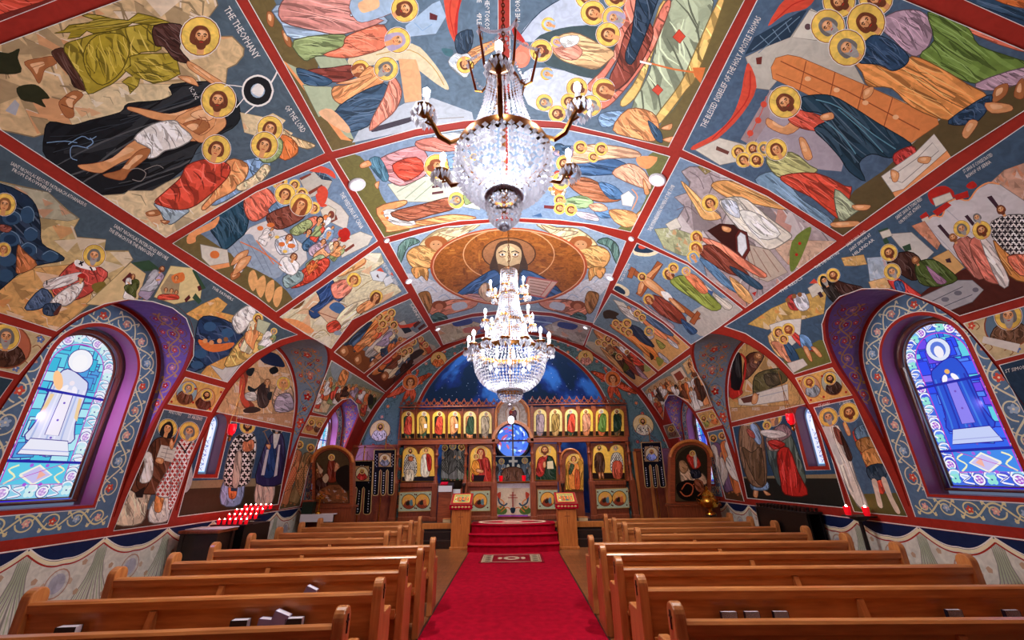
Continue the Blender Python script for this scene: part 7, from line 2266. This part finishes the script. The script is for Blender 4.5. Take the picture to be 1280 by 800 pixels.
def shp(x0, x1, t, b, k=16): c = (x0+x1)/2; w = (x1-x0)/2; return [(x0, b)]+[(c-w*math.cos(PI*i/k), t+w*.8*(1-math.sin(PI*i/k))) for i in range(k+1)]+[(x1, b)]
shrine('arched walnut shrine on the left before the far window', 'dark arched icon of a figure on a rock, in the left shrine', 10.42, shp(390, 441, 558, 632), 640, shp(394, 437, 562, 629), '''
p 4a3a24 394,575 405,565 420,562 432,568 437,580 437,600 394,600
r 6a3a1c 80 396,584 402,583 404,600 396,612 394,600
r 7a2c18 80 411,576 418,576 422,590 420,602 410,602 409,590
r c88a60 60 420,578 425,584 418,590
p 1a1410 421,588 430,582 437,584 437,612 428,610 420,600
r 3a1c14 70 396,600 406,598 410,610 400,624 394,620
k 7a4a2c 14 30 400,612 412,606 424,606 434,616 436,629 394,629 394,622
p c8b090 403,598 408,592 411,598 407,604
p c8a888 396,578 400,584 404,588 400,592
u 0,-1
h 414.5,572 2.4 mar - 1.7
h 397,588 2 umb b 0
''', '3a2c1a')
shrine('arched walnut shrine on the right behind the brass censer', 'dark arched icon of a rider on a pale horse, in the right shrine', 10.42, shp(838, 889, 551, 630), 640, shp(844, 884, 556, 627), '''
p 2c2418 845,575 858,560 875,560 891,580 891,605 845,605
r c8a888 50 849,578 856,577 864,590 878,592 884,604 872,606 860,600 852,602 850,592
r a88058 40 849,577 855,576 860,584 856,592 850,588
r c03424 60 858,572 864,566 872,572 876,582 866,586
r 1c2030 70 863,588 874,588 876,596 866,598
r e0d0c0 85 867,567 870,568 871,582 868,584
p 0e0a08 846,606 862,600 880,606 886,622 860,626 848,620
l c8643c 1.4 852,612 858,604 866,608 864,618 856,620 850,614
l c8643c 1.2 866,606 874,602 880,612 872,620
r 8a4a2c 50 868,600 878,602 880,616 870,612
u 0,-1
h 865.5,567 2.3 brn - 1.6
''', '4a3c28')
# brass urn on a stand by the right shrine
S = Front(10.17); ux, uz = S.uv(888.5, 643); _, ut = S.uv(888.5, 607); H = ut-uz; w = S.uv(898, 630)[0]-ux
r = empty('brass_urn', (ux, 10.17, 0), 'polished brass urn with domed lid on a stand at the right front', 'urn')
part(MB().lathe([(w*.55, 0), (w*.5, H*.06), (w*.18, H*.12), (w*.22, H*.18), (w*.8, H*.26), (w, H*.42), (w*.95, H*.52), (w*.7, H*.6), (w*.72, H*.64)], 24, (ux, 10.17, uz)), 'bowl', M['gold'], r, True)
part(MB().lathe([(w*.74, H*.64), (w*.6, H*.72), (w*.3, H*.82), (w*.14, H*.86), (w*.2, H*.92), (.001, H)], 24, (ux, 10.17, uz)), 'lid', M['gold'], r, True)
for s in (-1, 1): part(MB().tube([(ux+s*w*.9, 10.17, uz+H*.5), (ux+s*w*1.25, 10.17, uz+H*.56), (ux+s*w*1.2, 10.17, uz+H*.38), (ux+s*w*.95, 10.17, uz+H*.34)], .012, 7), 'handle', M['gold'], r, True)
m = MB(); m.lathe([(.12, uz-.03), (.12, uz)], 20, (ux, 10.17, 0)); m.lathe([(.11, 0), (.1, .04), (.035, .08), (.03, uz-.03)], 16, (ux, 10.17, 0)); part(m, 'stand', M['dark'], r, True)
# white-clothed table with cross and casket at the left front
S = Front(10.16); ax, az = S.uv(376, 643); bx, _ = S.uv(417, 643)
r = empty('side_table', ((ax+bx)/2, 10.26, 0), 'small table under a white cloth beside the left shrine', 'table')
m = MB(); m.box(ax+.04, bx-.04, 10.17, 10.36, az-.06, az-.02)
part(m, 'table_top', M['dark'], r)
for sx in (ax+.08, bx-.08):
    for sy in (10.2, 10.33): part(MB().box(sx-.025, sx+.025, sy-.025, sy+.025, 0, az-.06), 'leg', M['dark'], r)
m = MB(); m.box(ax, bx, 10.155, 10.37, az-.019, az, .006); m.box(ax, bx, 10.15, 10.158, az-.16, az-.01); o = m.build('tablecloth', M['white']); tag(o, 'white cloth lying over the small left table', 'tablecloth')
x, _ = Front(10.24).uv(398, 640); r = empty('standing_cross', (x, 10.24, az), 'gilt standing cross on the white-clothed table', 'cross')
m = MB(); H = .44; m.box(x-.014, x+.014, 10.23, 10.25, az+.05, az+H); m.box(x-.09, x+.09, 10.23, 10.25, az+H*.72, az+H*.79); m.box(x-.05, x+.05, 10.23, 10.25, az+H*.86, az+H*.91); part(m, 'cross', M['gold'], r)
part(MB().lathe([(.07, 0), (.06, .03), (.02, .06)], 14, (x, 10.24, az)), 'foot', M['gold'], r, True)
x, _ = Front(10.26).uv(385, 640); r = empty('casket', (x, 10.26, az), 'dark green casket standing on the left white-clothed table', 'box')
part(MB().box(x-.13, x+.13, 10.18, 10.34, az, az+.26, .01), 'body', mat('dark_green_lacquer', '10261c', .3), r); part(MB().box(x-.14, x+.14, 10.17, 10.35, az+.26, az+.3, .01), 'lid', M['dwood'], r)
# votive rack at the left wall: rows of lit red glasses
VX0, VX1, VY0, VY1, VZ = -4.86, -4.28, 7.15, 7.95, 1.06
r = empty('votive_rack', ((VX0+VX1)/2, (VY0+VY1)/2, 0), 'black iron votive rack against the left niche wall', 'candle rack')
m = MB()
for k in range(4): m.box(VX0, VX1, VY0+.2*k, VY0+.2*k+.19, VZ+.06*k-.02, VZ+.06*k)
part(m, 'stepped_tray', M['black'], r)
part(MB().box(VX0+.04, VX1-.04, VY0+.03, VY1-.03, .1, VZ-.02), 'cabinet', M['black'], r)
for sx in (VX0+.05, VX1-.05):
    for sy in (VY0+.05, VY1-.05): part(MB().box(sx-.02, sx+.02, sy-.02, sy+.02, 0, .12), 'leg', M['black'], r)
for k in range(4):
    for i in range(6):
        votive(VX0+.06+.09*i+.02*(k % 2), VY0+.1+.2*k, VZ+.06*k, f'lit red votive glass, {("front", "second", "third", "back")[k]} row of the left rack, {ORD[i]} from the wall', 'red votive glasses on the left rack', .85)
# unlit candle stand on the right
r = empty('candle_stand', (4.91, 7.95, 0), 'long black candle stand with many empty cups against the right niche wall', 'candle stand')
part(MB().box(4.77, 5.05, 7.2, 8.7, 1.10, 1.13, .006), 'tray', M['black'], r)
for i in range(4):
    for j in range(14): part(MB().lathe([(.018, 0), (.028, .055), (.022, .055)], 8, (4.80+.07*i, 7.28+.103*j, 1.13)), 'candle_cup', M['dark'], r, True)
for k in (0, 1): part(MB().box(4.79+.22*k, 4.81+.22*k, 7.22, 8.68, .35, 1.1), 'side_panel', M['black'], r)
for sx in (4.8, 5.02):
    for sy in (7.24, 8.66): part(MB().box(sx-.02, sx+.02, sy-.02, sy+.02, 0, 1.1), 'leg', M['black'], r)
# two red lights on an iron pedestal by the right pier
r = empty('iron_pedestal', (4.92, 6.3, 0), 'black iron pedestal holding two red glasses by the right pier', 'candle stand')
part(MB().lathe([(.13, 0), (.12, .03), (.03, .07), (.025, 1.08), (.11, 1.12), (.12, 1.14)], 16, (4.92, 6.3, 0)), 'post', M['black'], r, True)
part(MB().box(4.78, 5.06, 6.15, 6.45, 1.14, 1.16, .004), 'tray', M['black'], r)
for px, py, t in ((1054, 640, 'nearer the pews'), (1062.5, 636, 'nearer the wall')):
    x, y = (4.84, 6.38) if px < 1060 else (4.98, 6.22); votive(x, y, 1.16, f'tall red glass on the iron pedestal, {t}', 'red glasses on the iron pedestal', 1.3)
# hanging vigil lamps
for s, px, py, t in ((-1, 289.5, 537, 'left'), (1, 988.5, 524, 'right')):
    S = Wall(s, 4.72); y, z = S.uv(px, py); x = s*4.72
    r = empty('vigil_lamp', (x, y, z), f'red glass vigil lamp hanging beside the narrow {t} window', 'lamp')
    part(MB().lathe([(.025, -.09), (.055, -.05), (.062, .06), (.058, .09), (.05, .06), (.04, -.05)], 16, (x, y, z)), 'red_glass', M['redglass'], r, True)
    part(MB().ball((x, y, z), .022, 1, (1, 1, 1.6)), 'flame', M['flame'], r)
    m = MB(); m.lathe([(.001, -.2), (.03, -.17), (.02, -.13), (.05, -.1), (.03, -.09)], 14, (x, y, z)); part(m, 'brass_holder', M['brass'], r, True)
    m = MB()
    for k in range(3): a = 2*PI*k/3; m.tube([(x+.055*math.cos(a), y+.055*math.sin(a), z+.08), (x+.0, y, z+.5)], .004, 5)
    m.tube([(x, y, z+.5), (x, y, 3.4), (s*5.06, y, 3.55)], .006, 5); part(m, 'chains', M['brass'], r)
    lamp('vigil_light', 'POINT', (x-s*.1, y, z), 2.5, (1, .12, .12), .05)
lamp('votive_glow', 'POINT', (-4.55, 7.5, 1.42), 5, (1, .08, .08), .2)
# dark table with white cloth behind the left pews
r = empty('wall_table', (-4.6, 6.85, 0), 'dark wooden table at the left pier beside the votive rack', 'table')
part(MB().box(-4.95, -4.35, 6.62, 7.08, 1.0, 1.04, .006), 'table_top', M['dwood'], r); part(MB().box(-4.9, -4.4, 6.66, 7.04, .6, 1.0), 'apron', M['dark'], r)
for sx in (-4.9, -4.4):
    for sy in (6.68, 7.02): part(MB().box(sx-.03, sx+.03, sy-.03, sy+.03, 0, 1.0), 'leg', M['dark'], r)
m = MB(); m.box(-4.93, -4.33, 6.72, 7.07, 1.041, 1.052, .004); o = m.build('tablecloth', M['white']); tag(o, 'white cloth spread on the dark table at the left pier', 'tablecloth')
# chanters' corner left of the opening
S = Front(12.45); ax, az = S.uv(549, 610); bx, _ = S.uv(565, 610)
r = empty('chant_stand', ((ax+bx)/2, 12.45, PLAT), 'dark wooden chant stand in front of the open left doorway', 'stand')
part(MB().box(ax, bx, 12.35, 12.6, PLAT, az, .008), 'body', M['dwoodh'], r); part(MB().prism([(12.33, az), (12.33, az+.05), (12.62, az+.14), (12.62, az)], ax-.03, bx+.03, 'x'), 'sloped_top', M['dark'], r)
m = MB(); m.box(ax, bx+.02, 12.315, 12.33, az-.1, az+.06); o = m.build('altar_cloth', M['white']); tag(o, 'white cloth hung over the front of the chant stand', 'cloth')
o = MB().prism([(12.4, az+.075), (12.4, az+.11), (12.55, az+.16), (12.55, az+.12)], ax+.04, ax+.24, 'x').build('service_book', M['carpet']); tag(o, 'red service book on top of the chant stand', 'book')
x0, z0 = Front(12.5).uv(562, 645); x1, z1 = Front(12.5).uv(577, 611)
r = empty('folding_chair', ((x0+x1)/2, 12.52, PLAT), 'reddish chair with pale back beside the chant stand', 'chair')
part(MB().box(x0+.03, x1-.03, 12.36, 12.68, PLAT+.42, PLAT+.46, .01), 'seat', M['dwoodh'], r); part(MB().box(x0+.04, x1-.04, 12.64, 12.66, PLAT+.62, z1-.02, .008), 'backrest', M['white'], r)
for sx in (x0+.03, x1-.03):
    part(MB().box(sx-.02, sx+.02, 12.63, 12.67, PLAT, z1), 'leg', M['dwoodh'], r); part(MB().box(sx-.02, sx+.02, 12.37, 12.41, PLAT, PLAT+.42), 'leg', M['dwoodh'], r)
for px, py, t, w in ((560, 643, 'left of the steps', .2), (727, 640, 'right of the steps, below the archangel door', .24)):
    x, _ = Front(12.4).uv(px, py); r = empty('prayer_book', (x, 12.24, PLAT+.012), f'thick closed book lying on the platform {t}', 'book', 'books on the platform')
    part(MB().box(x-w/2, x+w/2, 12.17, 12.32, PLAT+.012, PLAT+.1, .004), 'pages', mat('old_paper', 'cdb98c', .7), r); part(MB().box(x-w/2-.01, x+w/2+.01, 12.165, 12.325, PLAT+.1, PLAT+.112, .003), 'cover', M['lect'], r)
for px in (584, 703):   # tall dark candle holders beside the doorways
    x, z = Front(12.5).uv(px-4 if px < 640 else px, 604); r = empty('floor_candlestick', (x, 12.5, PLAT), 'tall dark turned candlestick ' + ('left of the red-robed icon' if px < 640 else 'by the archangel door'), 'candlestick')
    part(MB().lathe([(.12, 0), (.1, .03), (.03, .07), (.03, .3), (.05, .34), (.03, .4), (.03, z-PLAT-.12), (.06, z-PLAT-.05), (.05, z-PLAT)], 14, (x, 12.5, PLAT)), 'shaft', M['dark'], r, True)
    part(MB().ball((x, 12.5, PLAT+.42), .05, 2), 'knop', M['gold'], r, True)
x, z = Front(12.4).uv(639, 525); r = empty('sanctuary_lamp', (x, 12.4, z), 'white lit globe lamp hanging before the centre arch', 'lamp')
part(MB().ball((x, 12.4, z), .1, 2, (1, 1, 1.25)), 'globe', M['lens'], r, True); part(MB().tube([(x, 12.4, z+.12), (x, 12.4, 5.9)], .008, 6), 'chain', M['brass'], r)
